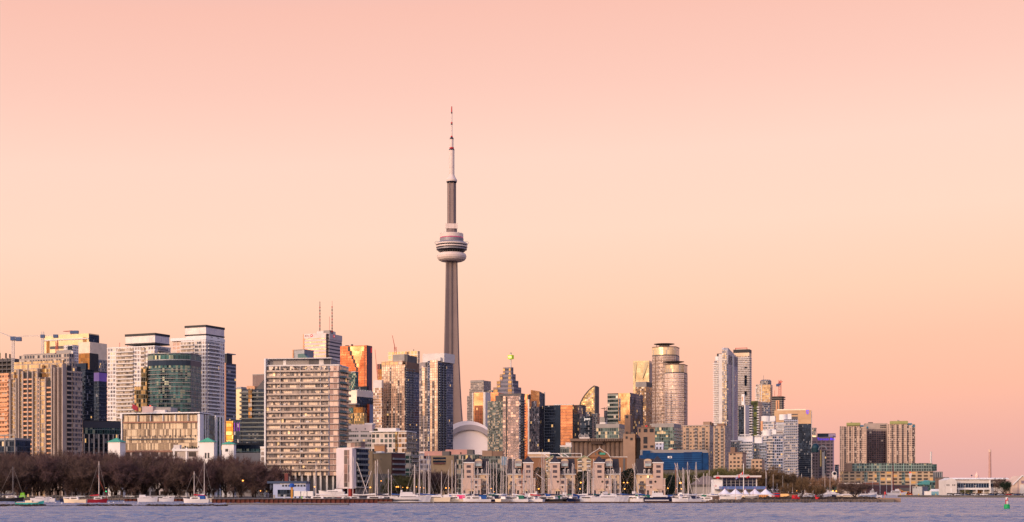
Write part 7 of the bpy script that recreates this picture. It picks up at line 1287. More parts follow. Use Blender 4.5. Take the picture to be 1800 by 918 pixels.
# boats behind the sheet pile wall
gw = 'yachts behind the rusty wall'
sailboat(560, 612, 13, 'white yacht behind the wall below the slab block with a tall mast', None, 812, m_covw, group=gw, flip=True)
for k, (px, yt, cv, fl) in enumerate(((608, 806, m_covw, 0), (624, 803, m_covw, 1), (656, 814, m_covw, 0), (667, 808, m_covn, 1), (679, 825, m_covw, 0), (692, 835, m_covb, 1))):
    sailboat(px, 612 + k * 9, 10 + (k % 3), f'white yacht behind the rusty wall, mast {["first", "second", "third", "fourth", "fifth", "sixth"][k]} right of the wide slab block', None if k != 3 else m_hcream, yt, cv, bool(fl), gw, lean=[0, -.3, .9, 0, 0, 0][k])
sailboat(655, 604, 14, 'black hulled yacht lying at the right end of the rusty wall', m_hblk, 810, m_covw, False, gw)
for (xa, ya, xb_, yb) in ((627, 812, 646, 866), (653, 828, 638, 872)):
    tag(add('spar', MB().tube((PX(xa, 625), 625, PZ(ya, 625)), (PX(xb_, 625), 623, PZ(yb, 625)), .13, n=5).mesh('spar', m_alu)), f'slanting pale spar leaning {"right" if xb_ > xa else "left"} down between the yachts by the white fronted block', 'mast')
motorboat(583, 706, 12, 'long covered white boat hull stored on the quay right of the harbour trailers', None, True, canvas=m_covw, group=None, z=GZ + 1.0)
# the marina
motorboat(722, 594, 16, 'large white motor yacht at the left end of the marina', m_hw, False, True, group='motor boats', stripe=m_port)
motorboat(760, 597, 14, 'long white cruiser just right of the large motor yacht', m_hcream, True, False, group='motor boats')
motorboat(781, 603, 7.5, 'navy hulled boat with blue cover and white cabin left of the pink covered boat', m_hnavy, True, True, m_covb)
sailboat(799, 600, 12, 'cream sailboat with a pink cover and thick double mast', m_hcream, 809, m_covw, True, canvas=m_covp); sailboat(797, 606, 11, 'white sailboat with a mast just left of the pink covered boat mast', None, 813, m_covw)
front = [(838, 598, 11, m_hw, 812, m_covn), (826, 612, 10, m_hw, 836, m_covn), (862, 600, 10, m_hnavy, 811, m_covg), (888, 596, 12, m_hcream, 803, m_covw), (905, 598, 11, m_hw, 803, m_covw), (918, 603, 13, m_hw, 824, m_covr), (936, 600, 10, m_hw, 815, m_covr), (952, 606, 12, m_hw, 799, m_covn), (972, 600, 12, m_hblk, 823, m_covn), (990, 606, 10, m_hw, 822, m_covw), (1008, 597, 12, m_hnavy, 814, m_covb), (1028, 600, 13, m_hw, 829, m_covw), (1046, 606, 11, m_hw, 807, m_covg), (1112, 600, 12, m_hw, 814, m_covn), (1126, 612, 11, m_hnavy, 850, m_covb), (1187, 598, 12, m_hw, 814, m_covn), (1206, 596, 12, m_hw, 824, m_covw), (1222, 602, 13, m_hw, 812, m_covw), (1246, 600, 9, m_hw, 832, m_covw)]
hn = {m_hw.name: 'white', m_hnavy.name: 'navy', m_hcream.name: 'cream', m_hblk.name: 'black'}; cn = {m_covn.name: 'navy', m_covg.name: 'green', m_covw.name: 'white', m_covr.name: 'red', m_covb.name: 'blue'}
def where(px):
    for a, s_ in ((805, 'before the bare dark trees'), (862, 'before the first turreted house'), (889, 'between the first two turreted houses'), (942, 'before the second turreted house'), (962, 'between the second and third turreted houses'), (1014, 'before the third turreted house'), (1040, 'between the third and fourth turreted houses'), (1093, 'before the fourth turreted house'), (1118, 'left of the fifth turreted house'), (1170, 'before the fifth turreted house'), (1300, 'right of the fifth turreted house'), (2000, 'near the yacht club')):
        if px < a: return s_
for k, (px, D, L_, hm, yt, cv) in enumerate(front):
    sailboat(px, D, L_, f'{hn[hm.name]} sailboat, {cn[cv.name]} cover, front row number {k + 1}, {where(px)}', hm, yt, cv, k % 2 == 0, rz=[.1, -.7, .3, 1.1, -.2, .8, -.5][k % 7], canvas=(m_covb, None, m_covn, None, m_covg)[k % 5])
motorboat(1072, 598, 15, 'big white cruiser with sloping windscreen before the fourth turreted house', m_hw, False, False, None); motorboat(1088, 600, 10, 'cream cruiser nose beside the big white cruiser', m_hcream, True)
motorboat(1162, 598, 14, 'navy hulled motor yacht with white cabin before the fifth turreted house', m_hnavy, False, True, None, stripe=m_hw); motorboat(955, 650, 9, 'small cabin boat behind the red covered sailboats', m_hw, True, False, m_covb); motorboat(895, 655, 9, 'green canopied small boat before the second turreted house', m_hw, False, False, m_covg); motorboat(1240, 640, 9, 'blue canopied cruiser near the yacht club tents', m_hw, True, True, m_covb)
motorboat(1062, 660, 11, 'blue canopied cruiser behind the big white cruiser', m_hw, True, False, m_covb)
back = [(726, 817), (730.5, 816), (733, 818), (742, 802), (745, 806), (747, 805), (752, 832), (757, 797), (773, 829), (791, 826), (809, 824), (816, 802), (837, 822), (859, 811), (864, 812), (866, 814), (870, 815), (876, 813), (881, 802), (884, 806), (902, 800), (906, 804), (917, 826), (921, 826), (925, 827), (939, 814), (950, 795), (957, 803), (1006, 816), (1027, 828), (1033, 827), (1038, 818), (1041, 825), (1044, 823), (1069, 806), (1076, 836), (1080, 830), (1083, 826), (1087, 822), (1094, 822), (1186, 815), (1202, 822), (1207, 826), (1213, 812), (1233, 832), (1249, 826), (1259, 830)]
for k, (px, yt) in enumerate(back):
    D = 655 + (k * 37 % 95)
    sailboat(px, D, 9 + k % 4, f'sailboat, back row mast number {k + 1} from the left, {where(px)}', [m_hw, m_hw, m_hcream, m_hw, m_hnavy][k % 5], yt, [m_covw, m_covn, m_covw, m_covb, m_covg, m_covw][k % 6], bool(k % 2), 'sailboats behind the front row', rz=rnd.uniform(-.5, .5), mm=m_woodm if k in (27, 40) else None, lean=rnd.uniform(-.35, .35))
cnv = [None, m_covb, None, m_covn, None, m_covg]
for k in range(24):
    px = 735 + k * 21.6 + rnd.uniform(-5, 5); D = 625 + (k * 29 % 60)
    motorboat(px, D, rnd.uniform(8, 13), f'second row cabin cruiser number {k + 1} from left, {where(px)}', [m_hw, m_hcream, m_conc, m_hnavy, m_hw][k % 5], bool(k % 2), k % 3 == 0, cnv[k % 6], 'cabin cruisers of the second row', rz=rnd.choice([-1.2, -.7, -.2, .2, .6, 1.1, 1.4]))
tag(add('wooden_mast', MB().tube((PX(917.5, 640), 640, .5), (PX(917.5, 640), 640, PZ(824, 640)), .16, n=6).mesh('wooden_mast', m_woodm)), 'orange brown wooden mast before the second turreted house', 'mast')
for k, (xa, ya, xb_, yb) in enumerate(((1186, 814, 1196, 852), (1207, 826, 1218, 878), (1112, 816, 1124, 874), (942, 832, 958, 845), (1221, 836, 1229, 847), (1068, 845, 1062, 865))):
    tag(add('spar', MB().tube((PX(xa, 645), 645, PZ(ya, 645)), (PX(xb_, 645), 643, PZ(yb, 645)), .12, n=5).mesh('spar', m_alu if k != 5 else m_black)), ['long dark spar slanting down right of the fifth turreted house', 'steep pale spar slanting down to the boats left of the club', 'pale spar slanting from a tall mast left of the fifth turreted house', 'short spar slanting between the second and third turreted houses', 'short spar high among the masts near the club', 'black spar slanting before the fourth turreted house'][k], 'mast')
# ================================================================ lamps
m_lamp = mat('sodium lamp', S(255, 190, 90), .4, emit=(1, .33, .05, 1), es=3.2, vary=0)
lampme = MB().lathe([(.01, .3), (.26, .2), (.34, 0), (.26, -.2), (.01, -.3)], 10).mesh('lamp_head', m_lamp)
lamps = [(427, 845, 760, 1.5), (458, 863, 760, 1.0), (553, 856, 740, 1.2), (651, 857, 790, 1.4), (670, 845.5, 860, 1), (697, 856, 840, 1.3), (700, 856, 840, 1.3), (708, 857, 850, .9), (716, 857.5, 800, 1.5), (732, 856, 850, .8), (739, 857, 850, .8), (745, 858, 850, .8), (784, 858, 820, 1.2), (789.5, 858, 850, .7), (863, 859, 785, 1.3), (868, 864.5, 785, 1.1), (941, 857, 820, .8), (947, 859.5, 785, 1.3), (1021, 848.5, 800, 1.4), (1025, 846, 800, .9), (1019.5, 859.5, 785, 1.2), (1096.5, 848.5, 800, 1.2), (1103, 848.5, 800, 1.2), (1098, 859.5, 785, 1.2), (1174, 858.5, 790, 1.1), (1196, 849, 780, 2.0), (1197.5, 859.5, 780, 1.2), (1189, 859, 800, .7), (1401, 863, 700, 1.2), (1464, 863.5, 1400, 1.6), (1470, 863.5, 1400, 1.3)]
for k, (px, py, D, s_) in enumerate(lamps):
    z = PZ(py, D); t = thing('street_lamp', f'glowing orange street lamp, number {k + 1} from the left along the waterfront', 'street lamp', (PX(px, D), D, GZ), 'glowing orange street lamps'); h = z - GZ
    if h < 1: h = 1.5
    add('pole', MB().tube((0, 0, 0), (0, 0, h - .2), .09, .06, n=6).mesh('pole', m_black), t); l_ = add('lamp_head', lampme, t, (0, -.1, h)); l_.scale = (s_ * .85 * D / 800,) * 3
t = thing('traffic_light', 'small green lit signal under the trees right of the red sailboat', 'traffic light', (PX(186.5, 770), 770, GZ)); add('pole', MB().tube((0, 0, 0), (0, 0, 3), .1, n=6).mesh('pole', m_black), t); add('green_lens', MB().lathe([(.01, .35), (.35, 0), (.01, -.35)], 8).mesh('green_lens', mat('green lamp', S(40, 230, 120), .4, emit=(.05, 1, .35, 1), es=1.5, vary=0)), t, (0, -.2, 3.2)); add('amber_lens', MB().lathe([(.01, .25), (.25, 0), (.01, -.25)], 8).mesh('amber_lens', mat('pale amber lamp', S(240, 200, 140), .4, emit=(1, .7, .4, 1), es=.6, vary=0)), t, (0, -.2, 5))
# ================================================================ cars and people-scale things
def car(px, D, label, m, group=None, rz=0.0, L_=4.6, H_=1.5, name='parked_car'):
    t = thing(name, label, 'car', (PX(px, D), D, GZ), group, rz)
    body = [(-L_ / 2, .35), (L_ / 2, .35), (L_ / 2, .75), (L_ * .28, .95), (-L_ * .46, 1.0), (-L_ / 2, .8)]; cab = [(-L_ * .42, .98), (L_ * .22, .93), (L_ * .08, H_), (-L_ * .32, H_)]
    def ext(pts, w, m_, part):
        mb = MB(); mb.quad([(x, -w, z) for x, z in pts]); mb.quad([(x, w, z) for x, z in reversed(pts)])
        for (a, b_), (c, d) in zip(pts, pts[1:] + pts[:1]): mb.quad([(c, -w, d), (a, -w, b_), (a, w, b_), (c, w, d)])
        return add(part, cached((part, L_, H_, m_.name), lambda: mb.mesh(part, m_)), t)
    ext(body, .88, m, 'body'); ext(cab, .74, m_port, 'cabin_glass'); add('roof', cached(('rf', L_, H_, m.name), lambda: MB().box(-L_ * .31, L_ * .07, -.72, .72, H_, H_ + .05).mesh('roof', m)), t)
    for q in (-.32, .32):
        for sy in (-.8, .8): add('wheel', cached(('wh', L_, q, sy), lambda: MB().tube((L_ * q, sy - .1, .34), (L_ * q, sy + .1, .34), .34, n=10).mesh('wheel', m_black)), t)
    return t
m_silver = mat('silver car paint', S(175, 180, 190), .3, .4, vary=.03); m_cb = mat('blue car paint', S(60, 80, 120), .3, .3, vary=.03); m_cd = mat('dark car paint', S(44, 44, 52), .3, .3, vary=.03); m_cw = mat('white car paint', S(215, 215, 220), .3, vary=.03); m_cr2 = mat('red car paint', S(160, 40, 40), .3, vary=.03)
for k, (px, m, nm) in enumerate(((142, m_silver, 'silver'), (229, m_cw, 'white'), (207, m_cd, 'dark'), (186, m_silver, 'silver'), (245, m_cd, 'dark'), (282, m_silver, 'silver'), (300, m_cw, 'white'), (12, m_cw, 'white'), (100, m_cd, 'dark'))): car(px, 778, f'{nm} car parked under the park trees, number {k + 1} of a scattered row', m, 'cars under the park trees', rnd.choice([0, math.pi]))
t = thing('truck', 'white box truck parked under the trees at the far left', 'truck', (PX(17, 790), 790, GZ)); add('cargo_box', MB().box(-3.4, 2.4, -1.2, 1.2, .9, 3.6).mesh('cargo_box', m_cw), t); add('cab', MB().box(2.4, 4.0, -1.1, 1.1, .6, 2.6).mesh('cab', m_silver), t)
for q in (-2.2, 2.8): add('wheel', MB().tube((q, -1.3, .45), (q, -1.0, .45), .45, n=12).mesh('wheel', m_black), t)
t = thing('green_tent', 'bright lime green small tent under the trees at left', 'tent', (PX(40, 772), 772, GZ)); add('canopy', MB().prism([(-1.6, -1.2), (1.6, -1.2), (1.6, 1.2), (-1.6, 1.2)], 0, 2.6, top=[(-.8, -.4), (.8, -.4), (.8, .4), (-.8, .4)]).mesh('canopy', mat('lime fabric', S(110, 180, 40), .7)), t)
rl = thing('park_railing', 'thin grey railing along the park shore under the bare trees', 'fence', (PX(190, 768), 768, GZ)); pm_ = MB().box(-.05, .05, -.05, .05, 0, 1.1).mesh('post', m_conc)
for k in range(72): add('post', pm_, rl, ((k - 36) * 1.85, 0, 0))
add('rail', MB().box(-66, 66, -.04, .04, 1.05, 1.15).mesh('rail', m_conc), rl); add('rail', MB().box(-66, 66, -.03, .03, .5, .56).mesh('rail', m_conc), rl)
# right-hand terminal quay: cars
cols = [(m_silver, 'silver'), (m_cd, 'dark'), (m_cb, 'blue'), (m_silver, 'silver'), (m_cw, 'white'), (m_cd, 'dark')]
for k in range(27):
    px = 1668 + k * 5.05 + rnd.uniform(-1.2, 1.2); m, nm = cols[(k * 5 + k // 3) % 6]
    if k in (21,): m, nm = m_cr2, 'red'
    car(px, 1262 + (k % 3) * 5, f'{nm} car parked before the white ferry terminal, number {k + 1} from the left', m, 'cars parked before the white terminal', rnd.uniform(-.5, .5), L_=rnd.choice([4.4, 4.8]), H_=rnd.choice([1.5, 1.8]))
# ================================================================ white terminal and right shore
b = Bld('ferry_terminal', 'long low white terminal building with a blue window band at the right', 'building', 1682, 1770, None, 1330, 2, depth=30)
z = b.z; b.box('walls', 0, b.W, 3, 30, GZ, z(842), m_offw); b.box('upper_wall', 0, b.s(1740), 0, 4, z(849.5), z(843), m_offw); b.box('balcony_front', 0, b.s(1741), -2, 3, z(861), z(857.6), m_white); b.box('window_band', b.s(1684), b.s(1738.5), .3, 3, z(857.6), z(849.8), fac('blue terminal glazing', wall=S(150, 160, 170), ga=S(62, 84, 112), gb=S(36, 52, 76), pw=2.2, fh=30, gu=.08, gv=.0, cur=0, lit=0, metal=.6, rough=.15)); b.box('window_band', b.s(1741), b.W, 2.5, 3, z(856), z(850), MATS['blue terminal glazing'])
b.boxes('clerestory', [(b.s(1682), b.s(1703), -.2, 0, z(844.3), z(843)), (b.s(1722), b.s(1765), -.2, 0, z(844.3), z(843))], mat('mauve clerestory', S(140, 120, 135), .6)); b.poly('roof', [(b.s(1671), -1), (b.W + 3, -1), (b.W + 3, 30), (b.s(1671), 30)], z(843), z(840), m_white, top=[(b.s(1673), 2), (b.W + 1, 2), (b.W + 1, 28), (b.s(1673), 28)]); b.box('roof_edge', b.s(1676), b.W + 3, -1.3, -1, z(843), z(841.6), m_white)
for px in (1684, 1715.5, 1727.5, 1740): b.box('column', b.s(px), b.s(px) + .6, -2, -1.4, GZ, z(861), m_white)
for (xa, xc) in ((1702, 1711), (1717, 1727), (1742, 1749)): b.box('ground_window', b.s(xa), b.s(xc), 2.7, 3, GZ + .6, z(862), f_teal if xa < 1710 else f_gld)
b.box('grey_wing', b.s(1738.8), b.s(1741), -.6, 3, GZ, z(843), m_white); b.box('lower_right_wall', b.s(1741), b.W, 1.5, 3, GZ, z(859), m_offw)
b = Bld('gabled_hall', 'grey gable end hall with four small windows left of the white terminal', 'building', 1663, 1682, None, 1320, 2, depth=26)
mb = MB(); pts = [(0, GZ), (b.W, GZ), (b.W, b.z(845)), (b.s(1673), b.z(840.5)), (0, b.z(844))]; mb.quad([(*b.P(s, 0), zz) for s, zz in pts])
for (s0, z0), (s1, z1) in zip(pts, pts[1:] + pts[:1]): mb.quad([(*b.P(s1, 0), z1), (*b.P(s0, 0), z0), (*b.P(s0, 26), z0), (*b.P(s1, 26), z1)])
add('walls', mb.mesh('walls', m_offw, b.off), b.root)
for px in (1664, 1667.2, 1674.2, 1677.5): b.box('window', b.s(px), b.s(px + 1.5), -.1, .1, b.z(854.3), b.z(851.5), m_black)
b.box('door', b.s(1671), b.s(1673), -.1, .1, GZ, b.z(858.5), m_white)
b = simple('low_building', 'brown blank wall building between the terminal and the grey gable hall', 'building', 1649, 1668, None, 1500, 839, m_brown, 4, depth=14, roofm=m_dconc)
for px in (1655, 1658, 1661, 1664): b.box('slot_window', b.s(px), b.s(px + 1), -.1, .1, b.z(860), b.z(849), m_dconc)
b = Bld('warehouse', 'pinkish gable fronted warehouse cut by the right edge of the photo', 'building', 1780, 1812, None, 1290, 3, depth=30)
pts = [(0, GZ), (b.s(1812), GZ), (b.s(1812), b.z(847)), (b.s(1797), b.z(836.5)), (b.s(1780), b.z(853))]; mb = MB(); mb.quad([(*b.P(s, 0), zz) for s, zz in pts])
for (s0, z0), (s1, z1) in zip(pts, pts[1:] + pts[:1]): mb.quad([(*b.P(s1, 0), z1), (*b.P(s0, 0), z0), (*b.P(s0, 30), z0), (*b.P(s1, 30), z1)])
add('walls', mb.mesh('walls', mat('pink beige siding', S(205, 178, 160), .8), b.off), b.root)
for (a, c) in ((2, 3), (3, 4)): p0, p1 = pts[a], pts[c]; add('roof_edge', MB().tube((*b.P(p0[0], -.6), p0[1] + .3), (*b.P(p1[0], -.6), p1[1] + .3), .45, n=4).mesh('roof_edge', m_white, b.off), b.root)
b.box('door_frame', b.s(1789), b.s(1790), -.15, 0, GZ, b.z(843), MATS['mauve clerestory']); b.box('big_door', b.s(1793), b.s(1812), -.12, 0, GZ, b.z(852), m_offw); b.box('sign_panel', b.s(1795), b.s(1812), -.15, 0, b.z(850), b.z(845), MATS['mauve clerestory'])
def stack(label, px, D, y0, y1, w0, w1, m, red=None):
    t = thing('smokestack', label, 'chimney', (PX(px, D), D, GZ)); k = D / F; h = PZ(y1, D) - GZ
    add('shaft', MB().lathe([(w0 * k, 0), (w1 * k, h), (w1 * k * .6, h)], 20).mesh('shaft', m), t); add('rim', MB().lathe([(w1 * k * 1.12, h - 6), (w1 * k * 1.12, h)], 20).mesh('rim', red or m_offw), t)
stack('tall pinkish brown smokestack behind the white terminal', 1740, 3600, 845, 790.5, 2.9, 2.0, mat('stack concrete', S(185, 145, 135), .85), mat('pale stack band', S(215, 185, 165), .8))
stack('short white and red smokestack above the terminal building roof', 1636.5, 3200, 818, 794, 1.8, 1.5, m_offw, m_offw)
t = thing('tank_dome', 'small pale onion dome above the white terminal roof', 'dome', (PX(1717, 1800), 1800, GZ)); add('dome', MB().lathe([(2.2, 14), (2.3, PZ(838, 1800) - 1), (2.0, PZ(836, 1800) - 1), (1.0, PZ(833, 1800) - 1), (.05, PZ(829.5, 1800) - 1)], 16).mesh('dome', mat('pale pink dome', S(230, 190, 175), .6), smooth=True), t); add('drum', MB().lathe([(3, 0), (3, 14.5)], 16).mesh('drum', m_offw), t)
tag(add('roof_beacon', MB().tube((PX(1708, 1340), 1340, PZ(840, 1340)), (PX(1708, 1340), 1340, PZ(836, 1340)), .1, n=4).lathe([(.1, PZ(837, 1340)), (.9, PZ(836, 1340)), (.1, PZ(834.6, 1340))], 8, (PX(1708, 1340), 1340)).mesh('roof_beacon', m_covn)), 'small dark ball on a pole on the white terminal roof', 'beacon')
tree(1768, 1275, 842, 'dark green spreading tree before the right end of the white terminal', None, m_ever, .8, i=1, name='leafy_tree'); tree(1776, 1300, 845, 'dark green tree beside the pinkish warehouse', None, m_ever, .8, i=3, name='leafy_tree'); tree(1697, 1290, 860, 'small olive tree before the white terminal windows', None, m_bud, 1.3, i=2, name='leafy_tree'); tree(1763, 1310, 838, 'bare tree behind the dark green tree at the white terminal', None, m_twig, 1.0, i=0)
b = simple('shed', 'grey metal shed with two small windows on the quay left of the white tent', 'shed', 1604, 1621, 1631, 1375, 855, m_steel, 35, roofm=m_conc, roofh=.5)
for px in (1605.5, 1610): b.box('window', b.s(px), b.s(px + 1.6), -.1, .1, b.z(858.5), b.z(856.3), m_black)
t = thing('tent', 'long white roofed tent with blue sides on the quay', 'tent', (PX(1648, 1365), 1365, GZ)); k = 1365 / F; add('sides', MB().box(-13.5 * k, 14 * k, -3, 3, 0, 3.1).mesh('sides', mat('pale blue tarp', S(135, 185, 200), .7)), t); add('roof', MB().prism([(-13.5 * k, -3.2), (14.3 * k, -3.2), (14.3 * k, 3.2), (-13.5 * k, 3.2)], 3.1, 5.3, top=[(-11 * k, -.5), (13 * k, -.5), (13 * k, .5), (-11 * k, .5)]).mesh('roof', m_white), t)
b = simple('shed', 'small white box shed between the grey shed and the white tent', 'shed', 1626, 1637, None, 1350, 863.5, m_white, 4, depth=4, roofh=.3, roofm=m_white)
t = thing('tall_beacon', 'slim white beacon mast with a glowing red lamp on the left end of the quay', 'beacon', (PX(1600, 1380), 1380, GZ)); h = PZ(832, 1380) - GZ
add('mast', MB().tube((0, 0, 0), (0, 0, h), .35, .2, n=6).mesh('mast', m_offw), t); add('lantern_frame', MB().prism([(-.3, -.3), (.3, -.3), (.3, .3), (-.3, .3)], h - 5, h, top=[(-1.6, -1), (1.6, -1), (1.6, 1), (-1.6, 1)]).mesh('lantern_frame', m_offw), t); add('red_lamp', MB().lathe([(.01, .7), (.7, 0), (.01, -.7)], 10).mesh('red_lamp', MATS['red lamp']), t, (0, 0, h + .6))
car(1600, 1372, 'orange utility vehicle beside the beacon mast on the quay', mat('orange paint', S(225, 110, 50), .4), None, 0, 4.5, 2.0, 'utility_vehicle')
for k, px in enumerate((1593, 1615, 1645, 1583)): tag(add('bollard', MB().lathe([(.4, GZ), (.4, GZ + 1.1), (.01, GZ + 1.2)], 10, (PX(px, 1335), 1335)).mesh('bollard', mat('yellow paint', S(220, 180, 50), .6))), 'yellow bollard on the edge of the quay with the grey shed', 'bollard', 'yellow quay bollards')
for k, px in enumerate((1714.5, 1696, 1660)):
    t = thing('lamp_post', f'pale lamp post on the terminal quay, {["rightmost", "middle", "leftmost"][k]} of three', 'lamp post', (PX(px, 1250), 1250, GZ), 'pale lamp posts on the terminal quay'); add('pole', MB().tube((0, 0, 0), (0, 0, 8), .12, n=5).mesh('pole', m_offw), t); add('arm', MB().box(-.9, .9, -.1, .1, 7.9, 8.1).mesh('arm', m_offw), t)
# buoy
D = 395; t = thing('channel_buoy', 'green and white channel buoy with a red band floating at the right', 'buoy', (PX(1770, D), D, 0))
add('float', MB().lathe([(.01, 1.25), (.55, 1.22), (.72, 1.05), (.74, .25), (.6, -.3)], 20).mesh('float', mat('green buoy paint', S(20, 150, 85), .5, vary=.1, scale=1.5)), t); add('tower', MB().lathe([(.36, 1.2), (.34, 2.9), (.3, 3.0), (.01, 3.02)], 16).mesh('tower', m_offw), t)
add('red_band', MB().lathe([(.372, 2.15), (.366, 2.4)], 16).mesh('red_band', m_red), t); add('red_side_panel', MB().box(-.42, -.3, -.36, -.1, 1.25, 2.2).mesh('red_side_panel', m_red), t); add('number_panel', MB().box(-.12, .16, -.4, -.33, 2.5, 2.8).mesh('number_panel', m_red), t)
t = thing('spar_buoy', 'small red cone buoy on a post in the harbour mouth', 'buoy', (PX(1556, 1500), 1500, 0)); add('post', MB().tube((0, 0, 0), (0, 0, 3), .2, n=6).mesh('post', m_offw), t); add('cone', MB().lathe([(1.1, 1.6), (1.0, 3.2), (.01, 4.6)], 10).mesh('cone', m_red), t); tag(add('channel_pole', MB().tube((PX(1554.5, 700), 700, 0), (PX(1554.5, 700), 700, 4.3), .12, n=5).mesh('channel_pole', m_cred)), 'thin pale red pole standing in the water past the spit end', 'pole')
# harbour mouth boats
def ship(px, D, L_, label, masts, hm=m_hw, sup=True):
    t = thing('tour_boat', label, 'ship', (PX(px, D), D, 0), None); add('hull', hull_mesh(L_, L_ * .22, 2.6, hm, 1.2, .9), t)
    if sup:
        add('superstructure', cabin_mb(L_, L_ * .26, 2.4, 5.4, -L_ * .32, L_ * .18, .9).mesh('superstructure', m_hw), t); w_ = add('window_row', MB().box(-L_ * .28, L_ * .1, -L_ * .09, L_ * .09, 3.6, 4.3).mesh('window_row', m_port), t); add('bridge', cabin_mb(L_, L_ * .18, 5.4, 7.4, -L_ * .1, L_ * .1, .85).mesh('bridge', m_hw), t)
    for x, h, r_, m in masts: add('mast', MB().tube((x, 0, 2), (x, 0, h), r_, r_ * .6, n=6).mesh('mast', m), t)
    return t
ship(1534, 1900, 10 * 1.1, 'small white tour boat at the far side of the harbour mouth', [(0, 9, .3, m_hw)]); ship(1577, 1850, 24, 'white and dark tour boat with strings of lights in the harbour mouth', [(-6, 14, .3, m_offw)], m_hw)
t = ship(1588, 1950, 22, 'dark hulled schooner with a tall dark red mast behind the tour boat', [(-13, PZ(818, 1950), .8, mat('dark red mast', S(110, 40, 45), .6))], m_hblk, False)
add('yellow_stripe', MB().tube((-8, -3, 8), (0, -3, 4), .5, n=5).tube((0, -3, 4), (6, -3, 4), .5, n=5).mesh('yellow_stripe', mat('warm yellow stripe', S(230, 160, 80), .5)), t); add('deck_house', MB().box(-5, 9, -2, 2, 2.6, 9).mesh('deck_house', m_dconc), t); add('red_band', MB().box(-5, 9, -2.1, 2.1, 3, 4.2).mesh('red_band', m_red), t)
for k, (px, yt) in enumerate(((1521, 840), (1534, 845), (1547, 836), (1558.5, 838), (1567, 838))): tag(add('flag_pole', MB().tube((PX(px, 1980), 1980, 1), (PX(px, 1980), 1980, PZ(yt, 1980)), .32, .2, n=5).mesh('flag_pole', m_offw)), f'thin pale mast before the long terminal, number {k + 1} from the left', 'mast', 'pale masts before the long terminal')
b = simple('low_building', 'low red brown quay building at the foot of the long terminal', 'building', 1515, 1606, None, 2100, 852, mat('red brown brick', S(78, 58, 64), .85), 3, depth=10, roofm=m_dconc)
b = simple('shed', 'small orange roofed shed on the terminal quay wall', 'shed', 1518, 1545, None, 2140, 847, mat('rust tile', S(128, 84, 70), .8), 3, depth=5)
# mall and light tower left of the harbour mouth
b = simple('low_building', 'long low grey pavilion with pale roof edge behind the spit marina', 'building', 1418, 1515, None, 1520, 849, fac('low mall wall', wall=S(130, 120, 115), ga=S(52, 58, 70), gb=S(40, 46, 58), pw=6, fh=5, gu=.12, gv=.35, cur=.1, metal=.4, lit=.03), 2, depth=10, roofm=m_offw, roofh=1.0)
b = Bld('light_tower', 'arched white tower on a pale green base behind the spit marina', 'tower', 1457, 1471, None, 1450, 3, depth=6)
b.box('green_base', 0, b.W, 0, 6, GZ, b.z(850), mat('pale green render', S(150, 185, 155), .7)); b.box('shaft', b.s(1463.5), b.W, .5, 5, b.z(850), b.z(832), m_offw); c0 = (b.s(1463.5) + b.W) / 2; r_ = (b.W - b.s(1463.5)) / 2
mb = MB(); arc = [(c0 + r_ * math.cos(math.pi * q / 12), b.z(832) + r_ * math.sin(math.pi * q / 12)) for q in range(13)]; mb.quad([(*b.P(s, .5), zz) for s, zz in arc])
for (sa, za), (sb, zb_) in zip(arc[:-1], arc[1:]): mb.quad([(*b.P(sa, .5), za), (*b.P(sa, 5), za), (*b.P(sb, 5), zb_), (*b.P(sb, .5), zb_)])
add('arched_top', mb.mesh('arched_top', m_offw, b.off), b.root); disc(b, 'round_glass', c0, .5, b.z(832.5), r_ * .72, m_navyg)
for (xa, xc, y0) in ((1458.5, 1462.5, 852), (1458.5, 1461, 857), (1461.8, 1466.5, 857)): b.box('window', b.s(xa), b.s(xc), -.1, .1, b.z(y0 + 3), b.z(y0), m_black)
b.box('blue_awning', b.s(1457.5), b.s(1468), -1.5, 0, b.z(866), b.z(863.8), m_covb)
gsp = 'boats in the basin behind the spit'
for k, (px, D, L_, kind, hm) in enumerate(((1407, 960, 9, 's', m_hw), (1417, 980, 10, 's', m_hw), (1441, 930, 14, 'm', m_hw), (1452, 960, 15, 'm', m_hw), (1466, 940, 17, 'm', m_hw), (1478, 930, 11, 'm', m_hnavy), (1490, 920, 13, 'm', m_hcream), (1399, 930, 10, 's', m_hw), (1522, 980, 14, 'm', m_silver), (1533, 990, 12, 'm', m_hw))):
    lb = f'{"navy" if hm is m_hnavy else "cream" if hm is m_hcream else "grey" if hm is m_silver else "white"} {"sailboat" if kind == "s" else "cabin cruiser"} moored behind the spit, number {k + 1} of that basin'
    if kind == 's': sailboat(px, D, L_, lb, hm, [833, 846, 0, 0, 0, 0, 0, 838, 0, 0][k], m_covw, bool(k % 2), gsp)
    else: motorboat(px, D, L_, lb, hm, bool(k % 2), k in (3, 4), None, gsp)
for k, (px, yt, D) in enumerate(((1346, 826, 720), (1347.5, 830, 725), (1359, 834, 730), (1366, 850, 735), (1376, 836, 760), (1385, 850, 770), (1393, 850, 780), (1450, 832, 900), (1459, 833, 900))): tag(add('bare_mast', MB().tube((PX(px, D), D, GZ), (PX(px, D), D, PZ(yt, D)), .16, .1, n=5).mesh('bare_mast', m_alu if k != 4 else m_conc)), f'bare upright mast right of the club tents, number {k + 1} from the left', 'mast', 'bare masts right of the club tents')
